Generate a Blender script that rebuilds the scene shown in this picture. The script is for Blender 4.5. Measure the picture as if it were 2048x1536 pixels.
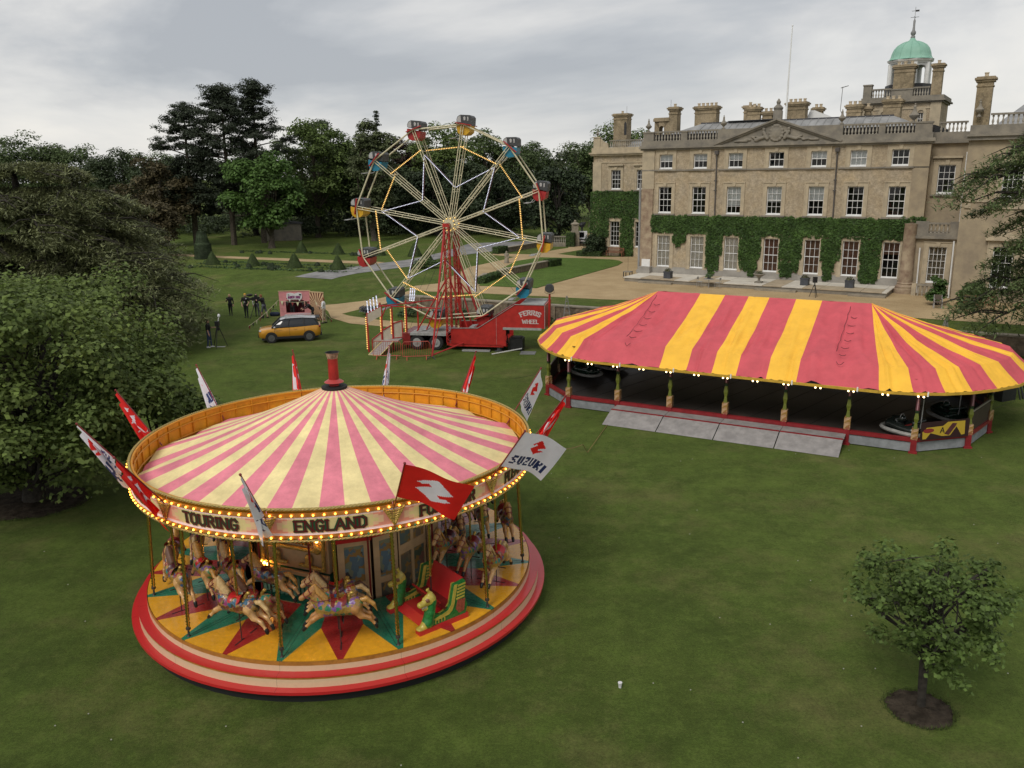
import bpy, bmesh, math, random
import numpy as np
from mathutils import Vector, Matrix
PI = math.pi
R = math.radians
scene = bpy.context.scene
for o in list(bpy.data.objects):
    bpy.data.objects.remove(o)
COL = scene.collection
# ------------------------------------------------------------------ camera
CAM_H = 10.4
cam = bpy.data.cameras.new('camera'); camo = bpy.data.objects.new('camera', cam); COL.objects.link(camo)
cam.sensor_width = 36; cam.lens = 1651/2048*36; cam.clip_end = 3000; cam.clip_start = .1
_p, _r = R(14.41), R(.75)
_fw = Vector((0, math.cos(_p), -math.sin(_p))); _rt = Vector((1, 0, 0)); _up = _rt.cross(_fw)
_rt2 = _rt*math.cos(_r)-_up*math.sin(_r); _up2 = _rt*math.sin(_r)+_up*math.cos(_r)
m = Matrix((_rt2, _up2, -_fw)).transposed().to_4x4(); m.translation = (0, 0, CAM_H)
camo.matrix_world = m
scene.camera = camo
# ------------------------------------------------------------------ world
LX, LY, LZ = 3.73, 2.59, 7.60
SUN_EL, SUN_AZ = R(48), R(215)
w = bpy.data.worlds.new('World'); scene.world = w; w.use_nodes = True
nt = w.node_tree; nt.nodes.clear()
def nn(t, tp, **k):
    n = t.nodes.new(tp)
    for a, b in k.items():
        if a == 'i':
            for kk, v in b.items(): n.inputs[kk].default_value = v
        else: setattr(n, a, b)
    return n
out = nn(nt, 'ShaderNodeOutputWorld'); bg = nn(nt, 'ShaderNodeBackground', i={'Strength': .1})
nt.links.new(bg.outputs[0], out.inputs[0])
sky = nn(nt, 'ShaderNodeTexSky', sky_type='NISHITA', sun_disc=False, sun_elevation=SUN_EL, sun_rotation=SUN_AZ)
tc = nn(nt, 'ShaderNodeTexCoord')
mp = nn(nt, 'ShaderNodeMapping', i={'Scale': (1.3, 1.3, 3.9), 'Location': (LX, LY, LZ)})
nt.links.new(tc.outputs['Generated'], mp.inputs[0])
n1 = nn(nt, 'ShaderNodeTexNoise', i={'Scale': 1.3, 'Detail': 8, 'Roughness': .56, 'Distortion': .5})
nt.links.new(mp.outputs[0], n1.inputs['Vector'])
mp2 = nn(nt, 'ShaderNodeMapping', i={'Scale': (1, 1, 5), 'Location': (3.1, .7, 2.2)})
nt.links.new(tc.outputs['Generated'], mp2.inputs[0])
n2 = nn(nt, 'ShaderNodeTexNoise', i={'Scale': 2.6, 'Detail': 5, 'Roughness': .5})
nt.links.new(mp2.outputs[0], n2.inputs['Vector'])
ad = nn(nt, 'ShaderNodeMath', operation='MULTIPLY_ADD', i={1: .45}); nt.links.new(n2.outputs[0], ad.inputs[0]); nt.links.new(n1.outputs[0], ad.inputs[2])
sx = nn(nt, 'ShaderNodeSeparateXYZ'); nt.links.new(tc.outputs['Generated'], sx.inputs[0])
hz_ = nn(nt, 'ShaderNodeMapRange', i={1: -.02, 2: .2, 3: .17, 4: -.03}); nt.links.new(sx.outputs[2], hz_.inputs[0])   # paler towards the horizon, all round
ad2 = nn(nt, 'ShaderNodeMath', operation='ADD'); nt.links.new(ad.outputs[0], ad2.inputs[0]); nt.links.new(hz_.outputs[0], ad2.inputs[1])
cr = nn(nt, 'ShaderNodeValToRGB'); nt.links.new(ad2.outputs[0], cr.inputs[0])
e = cr.color_ramp.elements
e[0].position = .58; e[0].color = (.47, .49, .52, 1)
e[1].position = .92; e[1].color = (.93, .90, .85, 1)
x = e.new(.665); x.color = (.57, .585, .605, 1)
x = e.new(.73); x.color = (.69, .69, .69, 1)
x = e.new(.80); x.color = (.81, .80, .78, 1)
sc = nn(nt, 'ShaderNodeVectorMath', operation='SCALE', i={'Scale': 7.9}); nt.links.new(cr.outputs[0], sc.inputs[0])
mx = nn(nt, 'ShaderNodeMix', data_type='RGBA', i={0: .93}); nt.links.new(sky.outputs[0], mx.inputs[6]); nt.links.new(sc.outputs[0], mx.inputs[7])
nt.links.new(mx.outputs[2], bg.inputs[0])
# ------------------------------------------------------------------ sun (overcast: weak and very soft)
sl = bpy.data.lights.new('sun', 'SUN'); sl.energy = 1.5; sl.angle = R(22); sl.color = (1, .95, .88)
so = bpy.data.objects.new('sun', sl); COL.objects.link(so)
# sun from behind-left of the camera
sd = Vector((math.sin(SUN_AZ)*math.cos(SUN_EL), math.cos(SUN_AZ)*math.cos(SUN_EL), math.sin(SUN_EL)))
so.rotation_euler = sd.to_track_quat('Z', 'Y').to_euler()
# ------------------------------------------------------------------ exposure
scene.view_settings.view_transform = 'Standard'; scene.view_settings.look = 'None'
scene.view_settings.exposure = .28; scene.view_settings.gamma = 1; scene.view_settings.use_curve_mapping = False
scene.render.engine = 'CYCLES'
# ================================================================== helpers
RNG = np.random.default_rng(7)
random.seed(5)
MATS = {}
def srgb(h):
    c = [int(h[i:i+2], 16)/255 for i in (0, 2, 4)]
    return tuple(v/12.92 if v <= .04045 else ((v+.055)/1.055)**2.4 for v in c)
def mat(name, col, rough=.6, var=.0, scale=4., bump=0., bscale=60., metal=0., col2=None, emit=0., spec=.4, island=0., sss=0., coat=0., detail=6., sheen=0.):
    """procedural principled material: base colour broken up by noise, optional bump / per-piece variation"""
    if name in MATS: return MATS[name]
    M = bpy.data.materials.new(name); M.use_nodes = True; t = M.node_tree; t.nodes.clear()
    o = nn(t, 'ShaderNodeOutputMaterial'); b = nn(t, 'ShaderNodeBsdfPrincipled')
    t.links.new(b.outputs[0], o.inputs[0])
    b.inputs['Roughness'].default_value = rough; b.inputs['Metallic'].default_value = metal
    b.inputs['Specular IOR Level'].default_value = spec; b.inputs['Coat Weight'].default_value = coat
    b.inputs['Coat Roughness'].default_value = .15
    base = (*col[:3], 1)
    b.inputs['Base Color'].default_value = base
    tcn = None; cur = None
    if var or bump or col2:
        tcn = nn(t, 'ShaderNodeTexCoord')
    if var or col2:
        nz = nn(t, 'ShaderNodeTexNoise', i={'Scale': scale, 'Detail': detail, 'Roughness': .6}); t.links.new(tcn.outputs['Object'], nz.inputs['Vector'])
        mxn = nn(t, 'ShaderNodeMix', data_type='RGBA')
        rp = nn(t, 'ShaderNodeMapRange', i={1: .35, 2: .65}); t.links.new(nz.outputs[0], rp.inputs[0]); t.links.new(rp.outputs[0], mxn.inputs[0])
        if col2: a, c = base, (*col2[:3], 1)
        else: a = tuple(v*(1-var) for v in base[:3])+(1,); c = tuple(min(1, v*(1+var)) for v in base[:3])+(1,)
        mxn.inputs[6].default_value = a; mxn.inputs[7].default_value = c
        cur = mxn.outputs[2]
    if island:
        g = nn(t, 'ShaderNodeNewGeometry'); mr = nn(t, 'ShaderNodeMapRange', i={3: 1-island, 4: 1+island}); t.links.new(g.outputs['Random Per Island'], mr.inputs[0])
        vm = nn(t, 'ShaderNodeVectorMath', operation='SCALE')
        if cur: t.links.new(cur, vm.inputs[0])
        else: vm.inputs[0].default_value = base[:3]
        t.links.new(mr.outputs[0], vm.inputs['Scale']); cur = vm.outputs[0]
    if cur: t.links.new(cur, b.inputs['Base Color'])
    if bump:
        nz = nn(t, 'ShaderNodeTexNoise', i={'Scale': bscale, 'Detail': 4}); t.links.new(tcn.outputs['Object'], nz.inputs['Vector'])
        bp = nn(t, 'ShaderNodeBump', i={'Strength': bump, 'Distance': .05}); t.links.new(nz.outputs[0], bp.inputs['Height']); t.links.new(bp.outputs[0], b.inputs['Normal'])
    if emit:
        b.inputs['Emission Color'].default_value = base; b.inputs['Emission Strength'].default_value = emit
    if sss:   # thin leaf: some light comes through
        tr = nn(t, 'ShaderNodeBsdfTranslucent'); ms = nn(t, 'ShaderNodeMixShader', i={0: sss})
        if cur: t.links.new(cur, tr.inputs[0])
        else: tr.inputs[0].default_value = base
        t.links.new(b.outputs[0], ms.inputs[1]); t.links.new(tr.outputs[0], ms.inputs[2]); t.links.new(ms.outputs[0], o.inputs[0])
    MATS[name] = M
    return M
class MB:
    """collects shapes; build() links them as ONE mesh object"""
    def __init__(s): s.v = []; s.f = []; s.mi = []
    def add(s, vs, fs, mi=0):
        o = len(s.v); s.v += [tuple(v) for v in vs]
        s.f += [tuple(i+o for i in f) for f in fs]; s.mi += [mi]*len(fs); return s
    def box(s, x0, x1, y0, y1, z0, z1, mi=0):
        return s.add([(x0,y0,z0),(x1,y0,z0),(x1,y1,z0),(x0,y1,z0),(x0,y0,z1),(x1,y0,z1),(x1,y1,z1),(x0,y1,z1)],
                     [(3,2,1,0),(4,5,6,7),(0,1,5,4),(1,2,6,5),(2,3,7,6),(3,0,4,7)], mi)
    def bar(s, a, b, w, h=None, mi=0, up=(0,0,1)):
        """rectangular bar from a to b, w wide, h high"""
        h = h or w; a = Vector(a); b = Vector(b); d = (b-a).normalized(); u = Vector(up)
        if abs(d.dot(u)) > .98: u = Vector((1,0,0))
        x = d.cross(u).normalized()*w/2; y = x.cross(d).normalized()*h/2
        P = [a-x-y, a+x-y, a+x+y, a-x+y, b-x-y, b+x-y, b+x+y, b-x+y]
        return s.add(P, [(0,1,2,3),(7,6,5,4),(1,0,4,5),(2,1,5,6),(3,2,6,7),(0,3,7,4)], mi)
    def tube(s, pts, r, n=8, mi=0, cap=True):
        pts = [Vector(p) for p in pts]; rs = r if hasattr(r, '__len__') else [r]*len(pts)
        vs = []; fs = []; prev = None
        for i, p in enumerate(pts):
            d = (pts[min(i+1, len(pts)-1)]-pts[max(i-1, 0)]).normalized()
            if prev is None: x = d.cross(Vector((0,0,1)) if abs(d.z) < .95 else Vector((1,0,0))).normalized()
            else: x = (prev-d*prev.dot(d)).normalized()
            prev = x; y = d.cross(x)
            vs += [p+(x*math.cos(2*PI*k/n)+y*math.sin(2*PI*k/n))*rs[i] for k in range(n)]
        for i in range(len(pts)-1):
            fs += [(i*n+k, i*n+(k+1)%n, (i+1)*n+(k+1)%n, (i+1)*n+k) for k in range(n)]
        if cap: fs += [tuple(range(n-1, -1, -1)), tuple((len(pts)-1)*n+k for k in range(n))]
        return s.add(vs, fs, mi)
    def lathe(s, prof, n=24, c=(0,0,0), mi=0, a0=0, a1=2*PI, cap=True):
        """prof = [(r,z),...] bottom to top around the vertical axis through c"""
        full = abs(a1-a0-2*PI) < 1e-6; m = n if full else n+1; vs = []; fs = []
        for r, z in prof:
            vs += [(c[0]+r*math.cos(a0+(a1-a0)*k/n), c[1]+r*math.sin(a0+(a1-a0)*k/n), c[2]+z) for k in range(m)]
        mil = mi if hasattr(mi, '__len__') else None
        for i in range(len(prof)-1):
            q = [(i*m+k, i*m+(k+1)%m, (i+1)*m+(k+1)%m, (i+1)*m+k) for k in range(n)]
            if mil: s.add([], [], 0)
            fs.append((q, mil[i] if mil else mi))
        o = len(s.v); s.v += vs
        for q, mm in fs:
            s.f += [tuple(j+o for j in f) for f in q]; s.mi += [mm]*len(q)
        if cap and full:
            mm = mil[0] if mil else mi
            if prof[0][0] > 1e-4: s.f.append(tuple(o+k for k in range(m-1, -1, -1))); s.mi.append(mm)
            if prof[-1][0] > 1e-4: s.f.append(tuple(o+(len(prof)-1)*m+k for k in range(m))); s.mi.append(mil[-1] if mil else mi)
        return s
    def prism(s, poly, y0, y1, mi=0, ax='y'):
        """polygon in (x,z) extruded along y (ax='y'), or (x,y) along z (ax='z')"""
        n = len(poly)
        if ax == 'y': vs = [(x, y0, z) for x, z in poly]+[(x, y1, z) for x, z in poly]
        elif ax == 'x': vs = [(y0, x, z) for x, z in poly]+[(y1, x, z) for x, z in poly]
        else: vs = [(x, z, y0) for x, z in poly]+[(x, z, y1) for x, z in poly]
        return s.add(vs, [tuple(range(n)), tuple(range(2*n-1, n-1, -1))]+[(i, n+i, n+(i+1) % n, (i+1) % n) for i in range(n)], mi)
    def sphere(s, c, r, n=10, m=6, mi=0):
        r = r if hasattr(r, '__len__') else (r, r, r)
        vs = [(c[0], c[1], c[2]-r[2])]; fs = []
        for i in range(1, m):
            t = -PI/2+PI*i/m
            vs += [(c[0]+r[0]*math.cos(t)*math.cos(2*PI*k/n), c[1]+r[1]*math.cos(t)*math.sin(2*PI*k/n), c[2]+r[2]*math.sin(t)) for k in range(n)]
        vs.append((c[0], c[1], c[2]+r[2])); T = len(vs)-1
        fs += [(0, 1+(k+1) % n, 1+k) for k in range(n)]
        for i in range(m-2): fs += [(1+i*n+k, 1+i*n+(k+1) % n, 1+(i+1)*n+(k+1) % n, 1+(i+1)*n+k) for k in range(n)]
        fs += [(T, 1+(m-2)*n+k, 1+(m-2)*n+(k+1) % n) for k in range(n)]
        return s.add(vs, fs, mi)
    def grid(s, F, nu, nv, mi=0, wrap=False):
        """F(u,v)->point for u,v in 0..1; mi may be a function (u,v)->index"""
        vs = [F(i/nu, j/nv) for j in range(nv+1) for i in range(nu+1)]
        o = len(s.v); s.v += [tuple(v) for v in vs]
        for j in range(nv):
            for i in range(nu):
                a = o+j*(nu+1)+i; s.f.append((a, a+1, a+nu+2, a+nu+1)); s.mi.append(mi((i+.5)/nu, (j+.5)/nv) if callable(mi) else mi)
        return s
    def xf(s, M):
        s.v = [tuple(M @ Vector(v)) for v in s.v]; return s
    def merge(s, o): return s.add(o.v, [], 0) if 0 else s._m(o)
    def _m(s, o):
        k = len(s.v); s.v += o.v; s.f += [tuple(i+k for i in f) for f in o.f]; s.mi += o.mi; return s
    def mesh(s, name, mats, smooth=False):
        me = bpy.data.meshes.new(name); me.from_pydata(s.v, [], s.f); 
        for mm in (mats if isinstance(mats, (list, tuple)) else [mats]): me.materials.append(mm)
        if any(s.mi): me.polygons.foreach_set('material_index', np.array(s.mi, dtype=np.int32))
        if smooth:
            me.polygons.foreach_set('use_smooth', np.ones(len(me.polygons), dtype=bool))
            if smooth != 'all':
                try: me.set_sharp_from_angle(angle=R(40))
                except Exception: pass
        me.update(); return me
    def build(s, name, mats, parent=None, smooth=False, loc=None, rz=0):
        return link(name, s.mesh(name, mats, smooth), parent, loc, rz)
def link(name, me, parent=None, loc=None, rz=0):
    o = bpy.data.objects.new(name, me); COL.objects.link(o)
    if parent: o.parent = parent
    if loc is not None: o.location = loc
    if rz: o.rotation_euler = (0, 0, rz)
    return o
def tag(o, label, cat, group=None):
    o['label'] = label; o['category'] = cat
    if group: o['group'] = group
    return o
def struct(o): o['kind'] = 'structure'; return o
def stuff(o): o['kind'] = 'stuff'; return o
def thing(name, label, cat, loc=(0,0,0), rz=0, group=None):
    o = bpy.data.objects.new(name, None); COL.objects.link(o); o.location = loc; o.rotation_euler = (0, 0, rz)
    o.empty_display_size = .2
    return tag(o, label, cat, group)
def copy_tree(o, parent=None):
    c = o.copy(); COL.objects.link(c); c.parent = parent
    for ch in o.children: copy_tree(ch, c)
    return c
def npmesh(name, V, F, mats, mi=None, smooth=False):
    """fast mesh from numpy arrays; F is (n,k) with constant k"""
    me = bpy.data.meshes.new(name); n, k = F.shape
    me.vertices.add(len(V)); me.vertices.foreach_set('co', np.ascontiguousarray(V, dtype=np.float32).ravel())
    me.loops.add(n*k); me.loops.foreach_set('vertex_index', np.ascontiguousarray(F, dtype=np.int32).ravel())
    me.polygons.add(n); me.polygons.foreach_set('loop_start', np.arange(0, n*k, k, dtype=np.int32))
    for mm in (mats if isinstance(mats, (list, tuple)) else [mats]): me.materials.append(mm)
    if mi is not None: me.polygons.foreach_set('material_index', np.ascontiguousarray(mi, dtype=np.int32))
    if smooth: me.polygons.foreach_set('use_smooth', np.ones(n, dtype=bool))
    me.update(calc_edges=True); me.validate(); return me
# ---- signed-distance body builder: one continuous skin from tapered capsules
def sdf_mesh(name, prims, res, mats, k=.03, smooth=True):
    """prims: ('c',p0,p1,r0,r1,tag) tapered capsule, ('e',centre,radii,tag) ellipsoid"""
    lo = np.full(3, 1e9); hi = -lo
    for p in prims:
        if p[0] == 'c':
            for q, r in ((p[1], p[3]), (p[2], p[4])): lo = np.minimum(lo, np.array(q)-r); hi = np.maximum(hi, np.array(q)+r)
        else: lo = np.minimum(lo, np.array(p[1])-np.array(p[2])); hi = np.maximum(hi, np.array(p[1])+np.array(p[2]))
    lo -= res*2.5; hi += res*2.5
    N = np.ceil((hi-lo)/res).astype(int)+1
    ax = [lo[i]+np.arange(N[i])*res for i in range(3)]
    P = np.stack(np.meshgrid(*ax, indexing='ij'), -1)
    acc = np.zeros(P.shape[:3]); best = np.full(P.shape[:3], 1e9); tagv = np.zeros(P.shape[:3], int)
    for p in prims:
        if p[0] == 'c':
            a, b = np.array(p[1], float), np.array(p[2], float); ba = b-a
            t = np.clip(((P-a)@ba)/max(ba@ba, 1e-9), 0, 1)
            d = np.linalg.norm(P-a-t[..., None]*ba, axis=-1)-(p[3]+(p[4]-p[3])*t); tg = p[5]
        else:
            rr = np.array(p[2], float); q = (P-np.array(p[1], float))/rr; l = np.linalg.norm(q, axis=-1); l2 = np.linalg.norm(q/rr, axis=-1)
            d = l*(l-1)/np.maximum(l2, 1e-6); tg = p[3]
        acc += np.exp(np.clip(-d/k, -60, 60)); mk = d < best; best[mk] = d[mk]; tagv[mk] = tg
    D = -k*np.log(acc+1e-30)
    S = D < 0
    c = S[:-1,:-1,:-1].astype(int)
    cnt = sum(S[i:N[0]-1+i, j:N[1]-1+j, l:N[2]-1+l].astype(int) for i in (0,1) for j in (0,1) for l in (0,1))
    act = (cnt > 0) & (cnt < 8)
    idx = -np.ones(act.shape, int); idx[act] = np.arange(act.sum())
    I = np.argwhere(act); sm = np.zeros((len(I), 3)); nm = np.zeros(len(I))
    cor = [(i,j,l) for i in (0,1) for j in (0,1) for l in (0,1)]
    for A in cor:
        for x in range(3):
            if A[x] == 0:
                B = list(A); B[x] = 1
                da = D[I[:,0]+A[0], I[:,1]+A[1], I[:,2]+A[2]]; db = D[I[:,0]+B[0], I[:,1]+B[1], I[:,2]+B[2]]
                cx = (da < 0) != (db < 0); t = np.where(cx, da/np.where(cx, da-db, 1), 0)
                pt = np.array(A, float)[None]+t[:, None]*(np.array(B)-np.array(A))[None]
                sm += pt*cx[:, None]; nm += cx
    V = lo+(I+sm/np.maximum(nm, 1)[:, None])*res
    tg = tagv[I[:,0], I[:,1], I[:,2]]
    F = []
    for x in range(3):
        y, z = (x+1) % 3, (x+2) % 3
        sl0 = [slice(None)]*3; sl1 = [slice(None)]*3; sl0[x] = slice(0, -1); sl1[x] = slice(1, None)
        ch = S[tuple(sl0)] != S[tuple(sl1)]
        E_ = np.argwhere(ch); E_ = E_[(E_[:, y] > 0) & (E_[:, z] > 0) & (E_[:, y] < N[y]-1) & (E_[:, z] < N[z]-1)]
        fl = S[E_[:,0], E_[:,1], E_[:,2]]
        def at(dy, dz):
            q = E_.copy(); q[:, y] += dy; q[:, z] += dz; return idx[q[:,0], q[:,1], q[:,2]]
        Q = np.stack([at(-1,-1), at(0,-1), at(0,0), at(-1,0)], -1)
        Q[~fl] = Q[~fl][:, ::-1]; F.append(Q)
    F = np.concatenate(F)
    F = F[(F >= 0).all(1)]
    return npmesh(name, V, F, mats, tg[F].max(1) if len(mats) > 1 else None, smooth)
# ---- heavy slab letters made of strokes (unit cell: height 1)
GL = {
 'A': (.86, [[(.08,0),(.43,1)],[(.78,0),(.43,1)],[(.22,.34),(.64,.34)]]),
 'B': (.7, [[(.12,0),(.12,1)],[(.12,1),(.45,1),(.58,.88),(.58,.64),(.45,.53),(.12,.53)],[(.45,.53),(.62,.4),(.62,.13),(.45,0),(.12,0)]]),
 'D': (.76, [[(.12,0),(.12,1)],[(.12,1),(.42,1),(.62,.8),(.62,.2),(.42,0),(.12,0)]]),
 'E': (.68, [[(.12,0),(.12,1)],[(.12,1),(.6,1)],[(.12,.52),(.5,.52)],[(.12,0),(.62,0)]]),
 'F': (.66, [[(.12,0),(.12,1)],[(.12,1),(.6,1)],[(.12,.52),(.5,.52)]]),
 'G': (.78, [[(.64,.8),(.5,1),(.3,1),(.12,.8),(.12,.2),(.3,0),(.5,0),(.64,.2),(.64,.45)],[(.42,.45),(.7,.45)]]),
 'H': (.8, [[(.12,0),(.12,1)],[(.66,0),(.66,1)],[(.12,.52),(.66,.52)]]),
 'I': (.34, [[(.16,0),(.16,1)]]),
 'J': (.6, [[(.45,1),(.45,.2),(.32,0),(.14,.06)]]),
 'K': (.76, [[(.12,0),(.12,1)],[(.14,.45),(.62,1)],[(.3,.6),(.66,0)]]),
 'L': (.64, [[(.12,0),(.12,1)],[(.12,0),(.58,0)]]),
 'M': (.96, [[(.12,0),(.12,1)],[(.12,1),(.47,.35),(.82,1)],[(.82,1),(.82,0)]]),
 'N': (.82, [[(.12,0),(.12,1)],[(.12,1),(.68,0)],[(.68,0),(.68,1)]]),
 'O': (.78, [[(.12,.2),(.12,.8),(.3,1),(.48,1),(.66,.8),(.66,.2),(.48,0),(.3,0),(.12,.2)]]),
 'P': (.7, [[(.12,0),(.12,1)],[(.12,1),(.44,1),(.58,.88),(.58,.6),(.44,.47),(.12,.47)]]),
 'R': (.78, [[(.12,0),(.12,1)],[(.12,1),(.44,1),(.6,.88),(.6,.64),(.44,.52),(.12,.52)],[(.4,.5),(.66,0)]]),
 'S': (.68, [[(.58,.8),(.45,1),(.24,1),(.1,.84),(.1,.66),(.56,.36),(.56,.16),(.42,0),(.2,0),(.06,.2)]]),
 'T': (.72, [[(.36,0),(.36,1)],[(.05,1),(.67,1)]]),
 'U': (.8, [[(.12,1),(.12,.2),(.3,0),(.48,0),(.66,.2),(.66,1)]]),
 'V': (.8, [[(.08,1),(.4,0),(.72,1)]]),
 'W': (1.1, [[(.08,1),(.3,0),(.54,.8),(.78,0),(1.0,1)]]),
 'Y': (.8, [[(.08,1),(.4,.5),(.72,1)],[(.4,.5),(.4,0)]]),
 'Z': (.7, [[(.1,1),(.6,1),(.1,0),(.6,0)]]),
 'C': (.74, [[(.62,.8),(.48,1),(.3,1),(.12,.8),(.12,.2),(.3,0),(.48,0),(.62,.2)]]),
 ' ': (.4, [])}
SERIF = set('ABDEFHIKLMNPRTUY')
def letters(text, h, F, th=.2, mi=0, mb=None, serif=True, squeeze=1., depth=.006, centre=True):
    """strokes laid on a surface: F(x, y, d) -> 3D point, x along the text, y up, d off the surface"""
    mb = mb or MB(); W = sum(GL[c][0] for c in text)*h*squeeze; x0 = -W/2 if centre else 0; lay = 0
    def quad(p, q, w0, cap=0):
        nonlocal lay
        dx, dy = q[0]-p[0], q[1]-p[1]; L = math.hypot(dx, dy) or 1e-6; nx, ny = -dy/L*w0/2, dx/L*w0/2; ex, ey = dx/L*cap, dy/L*cap
        lay = (lay+1) % 7; d = depth+lay*.0004
        P = [(p[0]-ex+nx, p[1]-ey+ny), (q[0]+ex+nx, q[1]+ey+ny), (q[0]+ex-nx, q[1]+ey-ny), (p[0]-ex-nx, p[1]-ey-ny)]
        mb.add([F(a, b, d) for a, b in P]+[F(a, b, 0) for a, b in P], [(3,2,1,0),(0,1,5,4),(1,2,6,5),(2,3,7,6),(3,0,4,7)], mi)
    for c in text:
        w_, st = GL[c]
        for s in st:
            pts = [(x0+(a*squeeze)*h, (.08+b*.84)*h) for a, b in s]
            for i in range(len(pts)-1):
                hor = abs(pts[i+1][1]-pts[i][1]) < .15*abs(pts[i+1][0]-pts[i][0])
                quad(pts[i], pts[i+1], h*th*(.72 if hor else 1), h*th*.3)
            if serif and c in SERIF:
                for i, j in ((0, 1), (-1, -2)):
                    p, q = pts[i], pts[j]
                    if abs(p[0]-q[0]) < .3*abs(p[1]-q[1]) and (p[1] < .15*h or p[1] > .85*h):
                        yy = p[1]+(h*.02 if p[1] < h/2 else -h*.02)
                        quad((p[0]-h*.16, yy), (p[0]+h*.16, yy), h*.12)
        x0 += w_*h*squeeze
    return mb
def ident(x, y, d): return (x, -d, y)
# ================================================================== ground, paths
W0 = np.array([-8.1, 64.55]); WD = np.array([.88882, -.458256]); WN = np.array([.458256, .88882])
def _ss(t): t = np.clip(t, 0, 1); return t*t*(3-2*t)
def gz(x, y):
    e = (x-W0[0])*WD[0]+(y-W0[1])*WD[1]; d = (x-W0[0])*WN[0]+(y-W0[1])*WN[1]
    wd = .12+np.clip((1-e)/8, 0, 1)*11.
    return 1.05*_ss(d/wd)
def lawn_mat(name, ca, cb, cc, dry, stripes=0.):
    M = bpy.data.materials.new(name); M.use_nodes = True; t = M.node_tree; b = t.nodes['Principled BSDF']
    g = nn(t, 'ShaderNodeNewGeometry')
    def noise(s, det=4, ro=.55):
        n = nn(t, 'ShaderNodeTexNoise', i={'Scale': s, 'Detail': det, 'Roughness': ro}); t.links.new(g.outputs['Position'], n.inputs['Vector']); return n
    def mixc(f, a, b_, lo=.4, hi=.6):
        r = nn(t, 'ShaderNodeMapRange', i={1: lo, 2: hi}); t.links.new(f, r.inputs[0])
        mm = nn(t, 'ShaderNodeMix', data_type='RGBA'); t.links.new(r.outputs[0], mm.inputs[0])
        for k, v in ((6, a), (7, b_)):
            if isinstance(v, tuple): mm.inputs[k].default_value = (*v, 1)
            else: t.links.new(v, mm.inputs[k])
        return mm.outputs[2]
    c = mixc(noise(.35, 5, .6).outputs[0], ca, cb, .36, .64)
    c = mixc(noise(2.3, 6, .65).outputs[0], c, cc, .46, .8)
    c = mixc(noise(.22, 8, .74).outputs[0], c, dry, .50, .72)
    big_ = noise(1.0, 6, .7); br_ = nn(t, 'ShaderNodeMapRange', i={1: .3, 2: .7, 3: .70, 4: 1.30}); t.links.new(big_.outputs[0], br_.inputs[0]); vb_ = nn(t, 'ShaderNodeVectorMath', operation='SCALE'); t.links.new(c, vb_.inputs[0]); t.links.new(br_.outputs[0], vb_.inputs['Scale']); c = vb_.outputs[0]
    fine = noise(19, 4, .8); fr = nn(t, 'ShaderNodeMapRange', i={1: .25, 2: .75, 3: .42, 4: 1.58}); t.links.new(fine.outputs[0], fr.inputs[0])
    mid_ = noise(6.5, 5, .75); mr_ = nn(t, 'ShaderNodeMapRange', i={1: .3, 2: .7, 3: .74, 4: 1.26}); t.links.new(mid_.outputs[0], mr_.inputs[0]); v0_ = nn(t, 'ShaderNodeVectorMath', operation='SCALE'); t.links.new(c, v0_.inputs[0]); t.links.new(mr_.outputs[0], v0_.inputs['Scale']); c = v0_.outputs[0]
    vm = nn(t, 'ShaderNodeVectorMath', operation='SCALE'); t.links.new(c, vm.inputs[0]); t.links.new(fr.outputs[0], vm.inputs['Scale'])
    cur = vm.outputs[0]
    if stripes:
        wv = nn(t, 'ShaderNodeTexWave', wave_type='BANDS', bands_direction='Y', i={'Scale': .22, 'Distortion': .6, 'Detail': 2, 'Detail Scale': .3}); t.links.new(g.outputs['Position'], wv.inputs['Vector'])
        wr = nn(t, 'ShaderNodeMapRange', i={3: 1-stripes, 4: 1+stripes}); t.links.new(wv.outputs['Fac'], wr.inputs[0])
        v2 = nn(t, 'ShaderNodeVectorMath', operation='SCALE'); t.links.new(cur, v2.inputs[0]); t.links.new(wr.outputs[0], v2.inputs['Scale']); cur = v2.outputs[0]
    t.links.new(cur, b.inputs['Base Color']); b.inputs['Roughness'].default_value = .95; b.inputs['Specular IOR Level'].default_value = .1; b.inputs['Sheen Weight'].default_value = .17; b.inputs['Sheen Tint'].default_value = (.55, .66, .2, 1)
    bn = noise(38, 4, .8); bp = nn(t, 'ShaderNodeBump', i={'Strength': .8, 'Distance': .05}); t.links.new(bn.outputs[0], bp.inputs['Height']); t.links.new(bp.outputs[0], b.inputs['Normal'])
    return M
M_LAWN = lawn_mat('lawn_grass', (.036, .061, .0095), (.058, .089, .015), (.078, .110, .0225), (.116, .106, .041), .04)
M_LAWN2 = lawn_mat('fine_lawn_grass', (.046, .092, .015), (.06, .112, .02), (.072, .122, .024), (.072, .118, .024), .05)
M_GRAVEL = mat('gravel', (.35, .255, .14), .95, var=.16, scale=.5, bump=.5, bscale=22, spec=.1, col2=(.44, .33, .19))
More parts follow.
